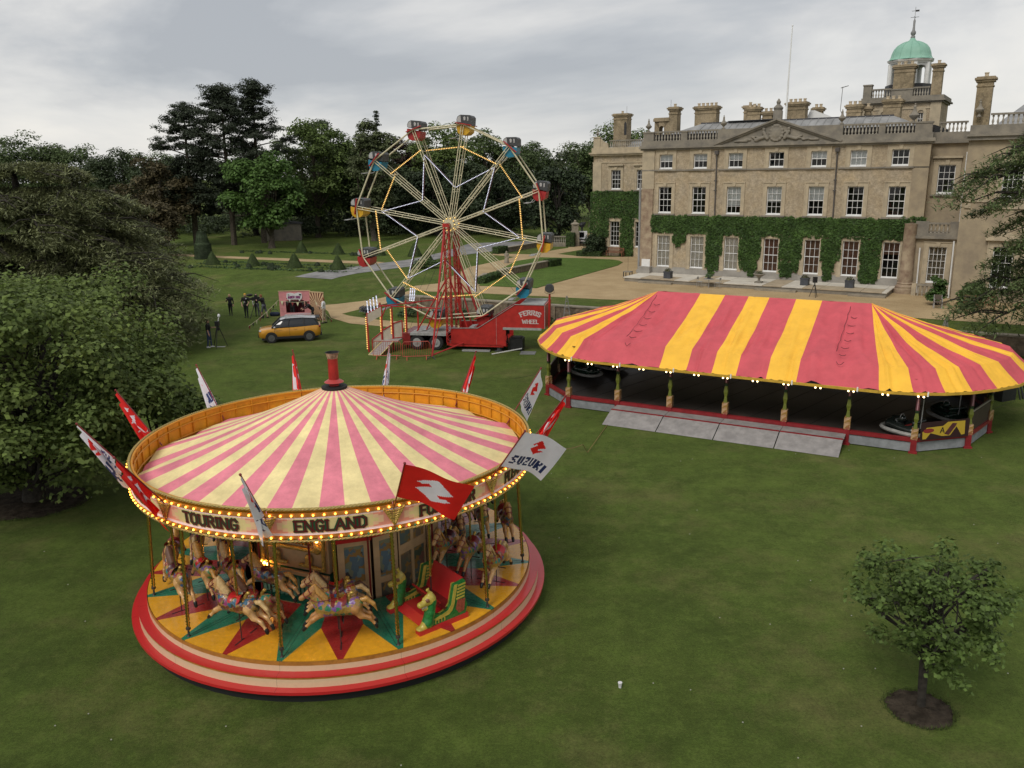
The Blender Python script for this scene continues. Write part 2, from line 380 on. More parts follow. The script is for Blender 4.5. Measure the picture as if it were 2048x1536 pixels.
def _add_speckle(M, s=18, lo=.72, hi=1.25):
    t = M.node_tree; b = t.nodes['Principled BSDF']; l = b.inputs['Base Color'].links[0]; src = l.from_socket
    g = nn(t, 'ShaderNodeNewGeometry'); n = nn(t, 'ShaderNodeTexNoise', i={'Scale': s, 'Detail': 3, 'Roughness': .7}); t.links.new(g.outputs['Position'], n.inputs['Vector'])
    r = nn(t, 'ShaderNodeMapRange', i={1: .3, 2: .7, 3: lo, 4: hi}); t.links.new(n.outputs[0], r.inputs[0])
    v = nn(t, 'ShaderNodeVectorMath', operation='SCALE'); t.links.new(src, v.inputs[0]); t.links.new(r.outputs[0], v.inputs['Scale']); t.links.new(v.outputs[0], b.inputs['Base Color'])
_add_speckle(M_GRAVEL)
M_TRACK = mat('trackway', (.21, .205, .2), .7, var=.3, scale=.8, bump=.2, bscale=5)
def ground():
    es = np.concatenate([np.linspace(-1500, -120, 10), np.linspace(-100, -24, 20), np.linspace(-22, 4, 40), np.linspace(6, 60, 28), np.linspace(80, 1500, 10)])
    ds = np.concatenate([np.linspace(-400, -80, 6), np.linspace(-70, -.6, 40), [0, .03, .06, .09, .12, .3, .6, 1], np.linspace(1.6, 16, 22), np.linspace(18, 80, 24), np.linspace(100, 1800, 14)])
    E_, D_ = np.meshgrid(es, ds); X = W0[0]+E_*WD[0]+D_*WN[0]; Y = W0[1]+E_*WD[1]+D_*WN[1]
    Z = gz(X, Y)
    V = np.stack([X, Y, Z], -1).reshape(-1, 3); n, m = len(ds), len(es)
    I = np.arange(n*m).reshape(n, m); F = np.stack([I[:-1,:-1], I[:-1,1:], I[1:,1:], I[1:,:-1]], -1).reshape(-1, 4)
    struct(link('lawn', npmesh('lawn', V, F, M_LAWN)))
ground()
def drape(name, poly, dz, material, step=1.5, skirt=0.):
    bm = bmesh.new(); vs = [bm.verts.new((x, y, 0)) for x, y in poly]; f = bm.faces.new(vs)
    if f.normal.z < 0: f.normal_flip()
    bmesh.ops.triangulate(bm, faces=bm.faces[:])
    xs = [p[0] for p in poly]; ys = [p[1] for p in poly]
    for k, (a, b) in enumerate(((min(xs), max(xs)), (min(ys), max(ys)))):
        q = a+step
        while q < b:
            co = [0, 0, 0]; co[k] = q; no = [0, 0, 0]; no[k] = 1
            bmesh.ops.bisect_plane(bm, geom=bm.verts[:]+bm.edges[:]+bm.faces[:], plane_co=co, plane_no=no); q += step
    bm.normal_update()
    for f in bm.faces:
        if f.normal.z < 0: f.normal_flip()
    for v in bm.verts: v.co.z = float(gz(v.co.x, v.co.y))+dz
    if skirt:
        ed = [e for e in bm.edges if e.is_boundary]; r = bmesh.ops.extrude_edge_only(bm, edges=ed)
        for v in r['geom']:
            if isinstance(v, bmesh.types.BMVert): v.co.z -= skirt
    me = bpy.data.meshes.new(name); bm.to_mesh(me); bm.free(); me.materials.append(material)
    return struct(link(name, me))
drape('gravel_drive', [(-15.63,67.07),(-13.14,68.48),(-10.36,68.98),(-6.3,71.96),(-4.13,84.61),(-.59,91.6),(.53,94.22),(-2.07,96.9),(-2.11,98.73),(2.29,96.91),(5.49,102.17),(7.32,104.65),(8.6,126.3),(13.8,129.9),(12.2,108.5),(9.73,103.6),(5.51,97.07),(7.86,93.82),(10.97,92.85),(20,92.4),(45,70),(45,41.5),(31.6,48.54),(26.41,51.53),(9.56,60.75),(6.87,61.48),(-3.25,65.9),(-8.44,67.49),(-11.35,66.2),(-13.44,61.82),(-14.4,64.22)], .014, M_GRAVEL)
drape('garden_lawn', [(3.29,93.04),(8,91.4),(11.0,89.6),(11.6,88.4),(11.75,86.8),(10.87,83.95),(2.12,68),(-2.68,70),(-2.22,76.57),(.66,89.39)], .06, M_LAWN2, 2.5, .06)
drape('gravel_path', [(-14.51,64.71),(-12.17,61.72),(-9.61,59.79),(-7.42,58.59),(-.78,56.15),(-.75,53.79),(-7.72,56.45),(-11.57,58.49),(-13.44,60.94)], .018, M_GRAVEL)
drape('gravel_path', [(-60,112),(-37.9,101.71),(-35.28,100.12),(-24.08,95.15),(-13.58,90.3),(-14.5,88.2),(-23.39,92.34),(-34.43,97.63),(-36.97,99.14),(-60,109.5)], .022, M_GRAVEL)
drape('trackway', [(-20.85,79.89),(-16,86.47),(-11.12,92.95),(-8.27,100.83),(-5.45,113.37),(3.87,116.06),(3.22,108.16),(-3.62,99.56),(-7.74,94.17),(-10.29,85.79),(-16.85,77.71)], .028, M_TRACK)
M_BRICKW = mat('garden_wall_brick', (.19, .145, .10), .9, var=.4, scale=3.5, bump=.5, bscale=9)
M_STONE = mat('old_stone', (.32, .275, .205), .85, var=.3, scale=2.2, bump=.35, bscale=14, col2=(.20, .175, .135))
rw = thing('retaining_wall', 'long low brick retaining wall with stone coping below the gravel drive', 'wall', (W0[0], W0[1], 0), math.atan2(WD[1], WD[0]))
MB().box(-.2, 46, -.30, .16, -.1, 1.07).build('brickwork', M_BRICKW, rw)
MB().box(-.25, 46.05, -.36, .22, 1.07, 1.16).build('coping', M_STONE, rw)
mbb = MB()
for i in range(12): mbb.box(1+i*3.8, 1.45+i*3.8, -.42, -.30, -.1, 1.07)
mbb.build('buttresses', M_BRICKW, rw)
# ================================================================== mansion (local frame: x along the front, y into the house, z up from the lower lawn)
def brick_mat(name, c1, c2, mortar, sc, patch=None):
    M = bpy.data.materials.new(name); M.use_nodes = True; t = M.node_tree; b = t.nodes['Principled BSDF']
    tc_ = nn(t, 'ShaderNodeTexCoord'); mp_ = nn(t, 'ShaderNodeMapping', i={'Rotation': (R(90), 0, 0)}); t.links.new(tc_.outputs['Object'], mp_.inputs[0])
    br = nn(t, 'ShaderNodeTexBrick', i={'Scale': sc, 'Color1': (*c1, 1), 'Color2': (*c2, 1), 'Mortar': (*mortar, 1), 'Mortar Size': .012, 'Brick Width': .5, 'Row Height': .17, 'Bias': -.2}); t.links.new(mp_.outputs[0], br.inputs['Vector'])
    def nz(s, d=6, ro=.6):
        n = nn(t, 'ShaderNodeTexNoise', i={'Scale': s, 'Detail': d, 'Roughness': ro}); t.links.new(tc_.outputs['Object'], n.inputs['Vector']); return n
    cur = br.outputs['Color']
    for s, lo, hi, a, c in ((.9, .42, .66, None, (.46, .36, .225)), (3.2, .35, .7, .78, None), (.45, .5, .72, None, (.30, .245, .175)), (9, .3, .7, .8, None)):
        n = nz(s); r = nn(t, 'ShaderNodeMapRange', i={1: lo, 2: hi}); t.links.new(n.outputs[0], r.inputs[0])
        if c:
            m_ = nn(t, 'ShaderNodeMath', operation='MULTIPLY', i={1: .75}); t.links.new(r.outputs[0], m_.inputs[0])
            x_ = nn(t, 'ShaderNodeMix', data_type='RGBA'); t.links.new(m_.outputs[0], x_.inputs[0]); t.links.new(cur, x_.inputs[6]); x_.inputs[7].default_value = (*c, 1); cur = x_.outputs[2]
        else:
            r.inputs[3].default_value = a; r.inputs[4].default_value = 2-a
            v_ = nn(t, 'ShaderNodeVectorMath', operation='SCALE'); t.links.new(cur, v_.inputs[0]); t.links.new(r.outputs[0], v_.inputs['Scale']); cur = v_.outputs[0]
    t.links.new(cur, b.inputs['Base Color']); b.inputs['Roughness'].default_value = .9; b.inputs['Specular IOR Level'].default_value = .15
    bp = nn(t, 'ShaderNodeBump', i={'Strength': .5, 'Distance': .02}); t.links.new(br.outputs['Fac'], bp.inputs['Height']); bp.invert = True
    n = nz(12); bp2 = nn(t, 'ShaderNodeBump', i={'Strength': .5, 'Distance': .04}); t.links.new(n.outputs[0], bp2.inputs['Height']); t.links.new(bp.outputs[0], bp2.inputs['Normal']); t.links.new(bp2.outputs[0], b.inputs['Normal'])
    return M
M_BUFF = brick_mat('buff_brick', (.43, .355, .255), (.345, .285, .20), (.44, .385, .30), 3.4)
M_DRESS = mat('dressed_stone', (.48, .40, .275), .85, scale=1.6, bump=.2, bscale=18, col2=(.35, .295, .21))
M_GREYST = mat('weathered_grey_stone', (.27, .24, .19), .9, scale=1.3, bump=.3, bscale=12, col2=(.17, .155, .13))
M_PLINTH = mat('plinth_render', (.34, .32, .285), .9, scale=.9, col2=(.24, .225, .2), bump=.15, bscale=10)
M_STUCCO = mat('weathered_stucco', (.38, .31, .205), .9, scale=1.1, col2=(.27, .22, .155), bump=.2, bscale=9)
M_WHITE = mat('white_paint', (.74, .74, .72), .5, var=.06, scale=3)
M_LEAD = mat('lead_roof', (.25, .25, .245), .55, var=.22, scale=1.2)
M_SLATE = mat('slate_ridge', (.06, .06, .065), .7, var=.3, scale=3)
M_DARK = mat('dark_room', (.022, .02, .018), .9)
M_BLIND = mat('roller_blind', (.84, .84, .82), .8, var=.06, scale=2)
M_CURT = mat('curtain_cloth', (.55, .47, .36), .9, var=.12, scale=3)
M_NET = mat('net_curtain', (.78, .72, .62), .9, var=.10, scale=2.5)
M_SHUT = mat('wooden_shutter', (.24, .125, .08), .7, var=.25, scale=4)
M_COPPER = mat('green_copper', (.21, .40, .31), .6, scale=1.4, col2=(.27, .47, .37), spec=.3)
M_POT = mat('chimney_pot', (.50, .42, .30), .9, var=.2, scale=6)
M_IRON = mat('dark_iron', (.03, .03, .032), .5, var=.2, scale=5)
M_DRAIN = mat('drain_pipe', (.085, .075, .068), .7, var=.3, scale=3)
M_RUST = mat('stained_pilaster', (.22, .15, .105), .9, scale=1.6, col2=(.40, .32, .22), bump=.2, bscale=12)
def glass_mat():
    M = bpy.data.materials.new('window_glass'); M.use_nodes = True; t = M.node_tree; t.nodes.clear()
    o = nn(t, 'ShaderNodeOutputMaterial'); a = nn(t, 'ShaderNodeBsdfTransparent', i={0: (.80, .82, .82, 1)}); g = nn(t, 'ShaderNodeBsdfGlossy', i={'Roughness': .03, 0: (.9, .9, .9, 1)})
    f = nn(t, 'ShaderNodeFresnel', i={0: 1.45}); mx_ = nn(t, 'ShaderNodeMixShader'); t.links.new(f.outputs[0], mx_.inputs[0]); t.links.new(a.outputs[0], mx_.inputs[1]); t.links.new(g.outputs[0], mx_.inputs[2]); t.links.new(mx_.outputs[0], o.inputs[0])
    return M
M_GLASS = glass_mat()
HA = (12.93, 74.94, 0); HROT = -R(32.51)
HU = Vector((math.cos(HROT), math.sin(HROT), 0)); HN = Vector((math.sin(HROT), -math.cos(HROT), 0))   # along the front / out towards the lawn
def hw(s, y, z=0): return Vector(HA)+HU*s-HN*y+Vector((0, 0, z))
house = thing('mansion', 'large three storey pale brick country house with pediment, ivy and copper domed tower', 'house', HA, HROT)
def wall_holes(mb, x0, x1, z0, z1, y, holes, th=.3, mi=0):
    xs = sorted({x0, x1, *[h[0] for h in holes], *[h[1] for h in holes]}); zs = sorted({z0, z1, *[h[2] for h in holes], *[h[3] for h in holes]})
    for i in range(len(xs)-1):
        for j in range(len(zs)-1):
            cx, cz = (xs[i]+xs[i+1])/2, (zs[j]+zs[j+1])/2
            if any(h[0] < cx < h[1] and h[2] < cz < h[3] for h in holes): continue
            mb.add([(xs[i], y, zs[j]), (xs[i+1], y, zs[j]), (xs[i+1], y, zs[j+1]), (xs[i], y, zs[j+1])], [(0,1,2,3)], mi)
    for a, b, c, d in holes:
        P = [(a, c), (b, c), (b, d), (a, d)]
        for k in range(4):
            p, q = P[k], P[(k+1) % 4]; mb.add([(p[0], y, p[1]), (p[0], y+th, p[1]), (q[0], y+th, q[1]), (q[0], y, q[1])], [(0,1,2,3)], mi)
_pane = {}
def window(parent, s, z0, z1, w, cols, rows, y, blind=0., bmat=None, curtain=False, surround=True, fw=.28, bracket=False, hood=False):
    """sash window in an opening w wide centred on s: stone surround, frame + bars, one pane per light, blind or curtain behind"""
    x0, x1 = s-w/2, s+w/2; fr = MB(); yy = y+.14
    fr.box(x0, x0+.06, yy, yy+.08, z0, z1).box(x1-.06, x1, yy, yy+.08, z0, z1).box(x0+.06, x1-.06, yy, yy+.08, z1-.07, z1).box(x0+.06, x1-.06, yy, yy+.08, z0, z0+.1)
    iw, ih = w-.12, z1-z0-.17
    zm = z0+.1+ih*.5
    for k in range(1, cols): xx = x0+.06+iw*k/cols; fr.box(xx-.014, xx+.014, yy+.012, yy+.055, z0+.1, z1-.07)
    for k in range(1, rows):
        zz = z0+.1+ih*k/rows; t = .028 if k*2 == rows else .014
        fr.box(x0+.06, x1-.06, yy+.01-(.012 if t > .02 else 0), yy+.06, zz-t, zz+t)
    fr.box(x0-.05, x1+.05, y-.02, yy-.002, z0-.06, z0+.03)
    wn = fr.build('window', M_WHITE, parent)
    key = (round(iw/cols, 3), round(ih/rows, 3))
    if key not in _pane:
        a, b = key; _pane[key] = MB().add([(0,0,0),(a,0,0),(a,0,b),(0,0,b)], [(0,1,2,3)]).mesh('pane', M_GLASS)
    for i in range(cols):
        for j in range(rows):
            o = link('pane', _pane[key], wn, (x0+.06+iw*i/cols, yy+.035, z0+.1+ih*j/rows)); o.rotation_euler = (R(random.uniform(-.5, .5)), 0, R(random.uniform(-.5, .5)))
    if blind: MB().box(x0+.05, x1-.05, yy+.12, yy+.13, z1-(z1-z0)*blind, z1).build('blind', bmat or M_BLIND, wn)
    if curtain:
        c = MB()
        for sg in (-1, 1):
            n = 14; wd = w*.36
            c.grid(lambda u_, v_: (s+sg*(w/2-.05-wd*u_*(1-.25*math.sin(v_*PI*.9))), yy+.17+.03*math.sin(u_*n*2), z0+.1+(z1-z0-.15)*v_), n*2, 4)
        c.build('curtain', M_CURT, wn)
    if surround:
        a = MB(); f = fw; g = y-.055
        a.box(x0-f, x0-.002, g, y+.05, z0-.12, z1+f).box(x1+.002, x1+f, g, y+.05, z0-.12, z1+f).box(x0-.002, x1+.002, g, y+.05, z1+.002, z1+f)
        a.box(x0-f-.04, x0-f+.03, g-.03, y, z0-.12, z1+f+.05).box(x1+f-.03, x1+f+.04, g-.03, y, z0-.12, z1+f+.05).box(x0-f-.07, x1+f+.07, g-.05, y, z1+f+.003, z1+f+.08)
        a.prism([(s-.11, z1+.02), (s+.11, z1+.02), (s+.16, z1+f+.06), (s-.16, z1+f+.06)], g-.07, y)
        if hood: a.box(x0-f-.12, x1+f+.12, g-.2, y, z1+f+.18, z1+f+.34)
        a.build('window_surround', M_DRESS, parent)
        if z0 > 3: MB().box(x0-f-.08, x1+f+.08, y-.16, y-.021, z0-.2, z0-.08).build('sill', M_GREYST, parent)
BAYS = [.90, 4.0, 7.04, 10.40, 13.72, 16.67, 19.64]
# --- main block front
holes = []
for s in BAYS: holes += [(s-.6, s+.6, 10.5, 11.69), (s-.6, s+.6, 6.73, 8.97), (s-.6, s+.6, 2.0, 4.76)]
mb = MB(); wall_holes(mb, -1.25, 21.63, 1.42, 12.05, 0, holes); mb.build('front_wall', M_BUFF, house)
MB().box(-1.24, 21.62, .9, 12, 1.2, 13.4).build('inner_block', M_DARK, house)
MB().box(-1.25, -1.24, 0, 12, 1, 12.3).box(21.62, 21.63, 0, 12, 1, 12.3).box(-1.24, 21.62, 11.99, 12, 1, 12.3).build('side_walls', M_BUFF, house)
MB().box(-1.1, 20.3, -.05, -.003, 1.02, 1.99).build('plinth', M_PLINTH, house)
BL3 = [(.45, M_BLIND), (.42, M_BLIND), (.42, None), (0, 0), (.52, M_BLIND), (1., M_BLIND), (0, 0)]
BL2 = [0, 0, .7, .56, .48, 0, 0]
for k, s in enumerate(BAYS):
    window(house, s, 10.5, 11.69, 1.2, 3, 2, 0, BL3[k][0], BL3[k][1] or M_BLIND, fw=.3)
    window(house, s, 6.73, 8.97, 1.2, 3, 4, 0, BL2[k])
    window(house, s, 2.0, 4.76, 1.2, 3, 4, 0, .97 if k < 6 else .35, M_SHUT if k > 2 else M_NET, curtain=False, fw=.3)
# pilasters, string course, cornice
MB().box(-1.3, -.15, -.09, -.002, 8.78, 12.0).build('corner_pilaster', M_DRESS, house)
MB().box(-1.3, -.2, -.12, -.002, 1.9, 8.77).build('stained_pilaster', M_RUST, house)
MB().box(-1.1, -.3, -.15, -.122, 1.45, 2.6).build('white_panel', M_WHITE, house)
MB().box(20.55, 21.66, -.1, -.002, 6.3, 12.0).build('right_pilaster', M_STUCCO, house)
MB().box(-1.35, 5.3, -.1, -.003, 10.3, 10.42).box(5.6, 14.95, -.1, -.003, 10.3, 10.42).box(15.25, 21.66, -.1, -.003, 10.3, 10.42).build('string_course', M_GREYST, house)
MB().box(-1.45, 21.85, -.18, 0, 12.05, 12.2).box(-1.55, 21.95, -.36, 0, 12.2, 12.34).box(-1.5, 21.9, -.2, .1, 12.34, 12.46).build('cornice', M_GREYST, house)
MB().box(-1.4, 21.7, -.12, .28, 12.46, 12.85).build('parapet_base', M_GREYST, house)
_bal = {}
def baluster_mesh(h):
    if h not in _bal:
        pr = [(.07, 0), (.07, .06), (.035, .09), (.075, .28), (.08, .36), (.045, .6), (.035, .74), (.06, .82), (.07, .88), (.07, 1)]
        _bal[h] = MB().lathe([(r_, z_*h) for r_, z_ in pr], 8)
    return _bal[h]
M_BALU = mat('pale_baluster_stone', (.40, .37, .31), .9, scale=3, col2=(.29, .26, .21))
def balustrade(parent, x0, x1, y, z0, h, n, rail=True, y2=None, ends=False):
    mb = MB()
    for k in range(n):
        t = (k+.5)/n; b = MB()._m(baluster_mesh(h)); b.xf(Matrix.Translation((x0+(x1-x0)*t, y, z0))); mb._m(b)
    mb.build('balusters', M_BALU, parent, smooth=True)
    MB().box(x0-.02, x1+.02, y-.14, y+.14, z0+h+.001, z0+h+.13).build('balustrade_rail', M_GREYST, parent)
def pier(parent, x0, x1, y0, y1, z0, z1, mt=None, name='parapet_pier'):
    MB().box(x0, x1, y0, y1, z0, z1).box(x0-.05, x1+.05, y0-.05, y1+.05, z1, z1+.12).build(name, mt or M_GREYST, parent)
for a, b, n in ((-.26, 2.16, 9), (2.8, 5.37, 10), (15.4, 17.9, 10), (18.45, 20.4, 8)): balustrade(house, a, b, .08, 12.851, .66, n)
for a, b in ((-1.25, -.3), (2.2, 2.76), (17.94, 18.4), (20.45, 21.6)): pier(house, a, b, -.1, .26, 12.851, 13.5)
MB().box(5.42, 6.4, -.1, .26, 12.851, 13.62).prism([(6.4, 12.851), (9.3, 12.851), (9.3, 13.62), (6.4, 13.62)], -.08, .24).prism([(11.3, 12.851), (15.36, 12.851), (15.36, 13.62), (11.3, 13.62)], -.08, .24).build('blank_parapet', M_GREYST, house)
URN = [(.16, 0), (.18, .06), (.08, .12), (.06, .22), (.14, .3), (.27, .42), (.29, .5), (.2, .58), (.1, .74), (.07, .92), (.09, .98), (.03, 1.06), (.05, 1.12), (0, 1.2)]
def finial(parent, x, y, z, sc=1., name='urn_finial'):
    return MB().lathe([(a*sc, b*sc) for a, b in URN], 14, (x, y, z)).build(name, M_GREYST, parent, smooth=True)
for x, z in ((-.85, 13.62), (5.85, 13.62), (15.2, 13.64)): finial(house, x, .08, z, .95)
# --- pediment with carved arms
pd = MB().prism([(5.45, 12.46), (15.15, 12.46), (10.3, 14.05)], -.16, .3).build('pediment', M_GREYST, house)
rk = MB()
for a, b in (((5.2, 12.47), (10.3, 14.28)), ((15.4, 12.47), (10.3, 14.28))):
    d = Vector((b[0]-a[0], 0, b[1]-a[1])).normalized(); nrm = Vector((-d.z, 0, d.x)) if d.x > 0 else Vector((d.z, 0, -d.x))
    for y0, th, off in ((-.42, .13, 0), (-.30, .13, -.13)):
        p = [Vector((a[0], 0, a[1]))+nrm*off, Vector((b[0], 0, b[1]))+nrm*off]
        rk.add([(p[0].x, y0, p[0].z), (p[1].x, y0, p[1].z), (p[1].x, .3, p[1].z), (p[0].x, .3, p[0].z), (p[0].x-nrm.x*th, y0, p[0].z-nrm.z*th), (p[1].x-nrm.x*th, y0, p[1].z-nrm.z*th), (p[1].x-nrm.x*th, .3, p[1].z-nrm.z*th), (p[0].x-nrm.x*th, .3, p[0].z-nrm.z*th)],
               [(0,1,2,3),(7,6,5,4),(4,5,1,0),(5,6,2,1),(6,7,3,2),(7,4,0,3)])
rk.build('raking_cornice', M_GREYST, house)
pr = [('e', (10.3, -.2, 13.15), (.42, .16, .5), 0)]
for k in range(14):
    a = k/14*2*PI; pr.append(('e', (10.3+.5*math.cos(a), -.2, 13.15+.56*math.sin(a)), (.13, .1, .13), 0))
rs = random.Random(3)
for sg in (-1, 1):
    pr += [('c', (10.3+sg*.7, -.22, 12.75), (10.3+sg*1.0, -.24, 13.25), .14, .13, 0), ('e', (10.3+sg*1.0, -.25, 13.48), (.13, .12, .14), 0), ('c', (10.3+sg*.85, -.2, 12.9), (10.3+sg*1.6, -.2, 12.68), .15, .12, 0), ('c', (10.3+sg*1.6, -.2, 12.68), (10.3+sg*2.05, -.2, 12.95), .07, .04, 0)]
    for k in range(26):
        x = rs.uniform(.8, 3.4); zmax = 13.95-x*.36; pr.append(('e', (10.3+sg*x, -.18, rs.uniform(12.58, min(13.3, max(12.62, zmax-.35)))), (rs.uniform(.08, .2), .1, rs.uniform(.05, .11)), 0))
for k in range(5): pr.append(('e', (10.1+k*.1, -.2, 13.74), (.08, .1, .1), 0))
link('carved_arms', sdf_mesh('carved_arms', pr, .05, [M_GREYST], k=.02), house)
# --- drain pipes
for s in (5.45, 15.1):
    MB().tube([(s, -.12, 11.6), (s+.02, -.12, 9.3), (s+.05, -.12, 6.6)], .06, 8).box(s-.16, s+.16, -.26, -.02, 11.6, 11.9).box(s-.1, s+.1, -.2, -.02, 9.4, 9.5).box(s-.1, s+.1, -.2, -.02, 8.6, 8.7).build('drain_pipe', M_DRAIN, house)
MB().tube([(-1.42, -.12, 9.3), (-1.4, -.12, 1.1)], .1, 8).build('drain_pipe', M_LEAD, house)
# --- roof
rf = MB().add([(-.6, 1.2, 13.1), (21, 1.2, 13.1), (21, 11, 13.1), (-.6, 11, 13.1), (2.6, 4, 14.35), (18.2, 4, 14.35), (18.2, 8.6, 14.35), (2.6, 8.6, 14.35)], [(0,1,5,4),(1,2,6,5),(2,3,7,6),(3,0,4,7),(4,5,6,7)]).build('roof', M_LEAD, house)
rr = MB()
for k in range(26):
    x = 3+k*.6; rr.bar((x-.3 if k == 0 else x, 1.3, 13.16), (x, 3.95, 14.36), .05, .04)
rr.build('lead_rolls', M_LEAD, rf)
MB().box(2.5, 18.3, 3.9, 4.15, 14.3, 14.42).box(5, 9.2, 3.6, 4, 14.42, 14.46).build('ridge_flashing', M_SLATE, rf)
MB().add([(10.5, 8, 14.3), (13.4, 8, 14.3), (13.4, 10, 14.3), (10.5, 10, 14.3), (10.7, 9, 15.5)], [(0,1,4),(1,2,4),(2,3,4),(3,0,4)]).build('skylight', mat('pale_skylight', (.5, .5, .48), .5), house)
def chimney(x0, x1, y0, y1, z0, z1, pots=0, name='chimney', arch=False):
    c = MB(); h = z1-z0
    c.box(x0, x1, y0, y1, z0, z1-.3).box(x0-.05, x1+.05, y0-.05, y1+.05, z1-.62, z1-.52).box(x0-.1, x1+.1, y0-.1, y1+.1, z1-.3, z1-.17).box(x0-.18, x1+.18, y0-.18, y1+.18, z1-.17, z1-.04).box(x0-.08, x1+.08, y0-.08, y1+.08, z1-.04, z1+.04)
    ch = c.build(name, M_CHIM, house)
    if pots:
        for k in range(pots):
            x = x0+(x1-x0)*(k+.5)/pots; MB().lathe([(.13, 0), (.12, .2), (.15, .22), (.15, .28), (.1, .28)], 10, (x, (y0+y1)/2, z1+.04)).build('chimney_pot', M_POT, ch)
    return ch
M_CHIM = brick_mat('chimney_brick', (.27, .215, .135), (.22, .175, .115), (.25, .215, .15), 3.4)
chimney(-12.35, -10.75, 17, 18.2, 12.5, 16.45, 1)
MB().prism([(-11.05, 14.2), (-10.76, 14.2), (-10.76, 15.4), (-10.9, 15.6), (-11.05, 15.4)], 16.97, 16.995).build('dark_niche', M_IRON, house)
# arched chimney with open eye
ca = MB(); ca.box(-2.4, -1.95, 5, 5.9, 13, 14.1).box(-1.45, -1.0, 5, 5.9, 13, 14.1)
for k in range(8):
    a0, a1 = PI*k/8, PI*(k+1)/8; cx, cz, r0 = -1.7, 14.1, .25
    P = [(cx+r0*math.cos(a0), cz+r0*math.sin(a0)), (cx+r0*math.cos(a1), cz+r0*math.sin(a1)), (cx-.7+1.4*(1-k/8)-.0-.175, 14.75), (cx-.7+1.4*(1-k/8), 14.75)]
    ca.prism([P[0], P[3], P[2], P[1]], 5, 5.9)
ca.box(-2.4, -1.95, 5, 5.9, 14.1, 14.75).box(-1.45, -1.0, 5, 5.9, 14.1, 14.75).box(-2.5, -.95, 4.9, 6, 14.75, 15.0).box(-2.45, -1.0, 4.95, 5.95, 15.0, 15.08).build('arched_chimney', M_CHIM, house)
chimney(-1.0, -.2, 5, 5.9, 13, 15.95, 1)
chimney(1.1, 3.1, 6, 7, 13, 15.95, 5); chimney(5.2, 6.1, 7.4, 8.2, 13, 15.9, 1); chimney(5.65, 6.8, 7, 7.38, 13, 15.7, 3); chimney(6.95, 7.8, 7.2, 8, 13, 15.3, 2)
chimney(9.1, 10.7, 7, 8, 13, 15.95, 4); chimney(10.9, 11.65, 9, 9.7, 13, 15.55, 2); chimney(14.1, 15.25, 7, 7.8, 13, 15.5, 3); chimney(15.3, 15.75, 8.4, 9, 13, 15.35, 1); chimney(16.65, 18.0, 9, 10, 13, 15.9, 3)
MB().lathe([(.42, 0), (.42, .9), (.36, 1.0), (.44, 1.2), (.3, 1.35), (.14, 1.5), (.2, 1.7), (.08, 1.9), (.0, 2.0)], 12, (8.6, 6.2, 14.3)).build('stone_finial', M_GREYST, house, smooth=True)
fp = tag(MB().tube([(9.62, 5, 13.4), (9.62, 5, 17.5), (9.66, 5, 21.85)], [.09, .07, .035], 8).sphere((9.66, 5, 21.9), .07, 8, 5).build('flagpole', M_WHITE, None, True), 'tall bare white flagpole rising behind the pediment of the mansion', 'flagpole')
fp.location = HA; fp.rotation_euler = (0, 0, HROT)
MB().tube([(13.75, 7, 14.4), (13.72, 7, 14.9), (13.6, 7, 15.1), (13.65, 7, 17)], .022, 6).tube([(13.5, 7, 16.9), (14.1, 7, 17.05)], .03, 5).build('aerial_mast', M_DRAIN, house)
for x, y, z in ((-11.0, 17.5, 16.5), (-1.0, 5.4, 15.9)): MB().tube([(x, y, z), (x, y, z+.75)], .015, 5).build('lightning_rod', M_DRAIN, house)
# --- tower with cupola
ty = 14.
mb = MB(); wall_holes(mb, 14.15, 20.5, 12, 15.85, ty, [(18.75, 19.2, 14.0, 15.0), (15.7, 16.15, 14.0, 15.0)]); mb.box(14.16, 20.49, ty+.3, ty+6, 12, 15.85); mb.build('tower_wall', M_BUFF, house)
MB().box(14.1, 15.0, ty-.1, ty-.002, 12, 15.85).box(19.7, 20.55, ty-.1, ty-.002, 12, 15.85).box(14.1, 20.55, ty-.06, ty-.003, 15.35, 15.5).build('tower_quoins', M_DRESS, house)
for cx in (18.97, 15.92):
    a = MB()
    for k in range(10):
        a0, a1 = PI*k/10, PI*(k+1)/10; a.prism([(cx+.24*math.cos(a0), 15.0+.24*math.sin(a0)), (cx+.48*math.cos(a0), 15.0+.48*math.sin(a0)), (cx+.48*math.cos(a1), 15.0+.48*math.sin(a1)), (cx+.24*math.cos(a1), 15.0+.24*math.sin(a1))], ty-.08, ty-.001)
    a.box(cx-.48, cx-.225, ty-.08, ty-.001, 14, 15).box(cx+.225, cx+.48, ty-.08, ty-.001, 14, 15); a.build('arched_surround', M_DRESS, house)
    wn = MB().box(cx-.02, cx+.02, ty+.1, ty+.14, 14, 15.0).box(cx-.22, cx+.22, ty+.1, ty+.14, 14.48, 14.52).box(cx-.22, cx-.18, ty+.1, ty+.15, 14, 15).box(cx+.18, cx+.22, ty+.1, ty+.15, 14, 15).build('tower_window', M_WHITE, house)
    MB().add([(cx-.2, ty+.13, 14), (cx+.2, ty+.13, 14), (cx+.2, ty+.13, 15), (cx-.2, ty+.13, 15)], [(0,1,2,3)]).build('pane', M_GLASS, wn)
MB().box(14.0, 20.65, ty-.15, ty+6.1, 15.85, 15.98).box(13.8, 20.85, ty-.35, ty+6.3, 15.98, 16.12).box(13.95, 20.7, ty-.2, ty+6.2, 16.12, 16.45).build('tower_cornice', M_GREYST, house)
balustrade(house, 14.8, 16.4, ty-.02, 16.45, .62, 7); balustrade(house, 18.2, 19.5, ty-.02, 16.45, .62, 6)
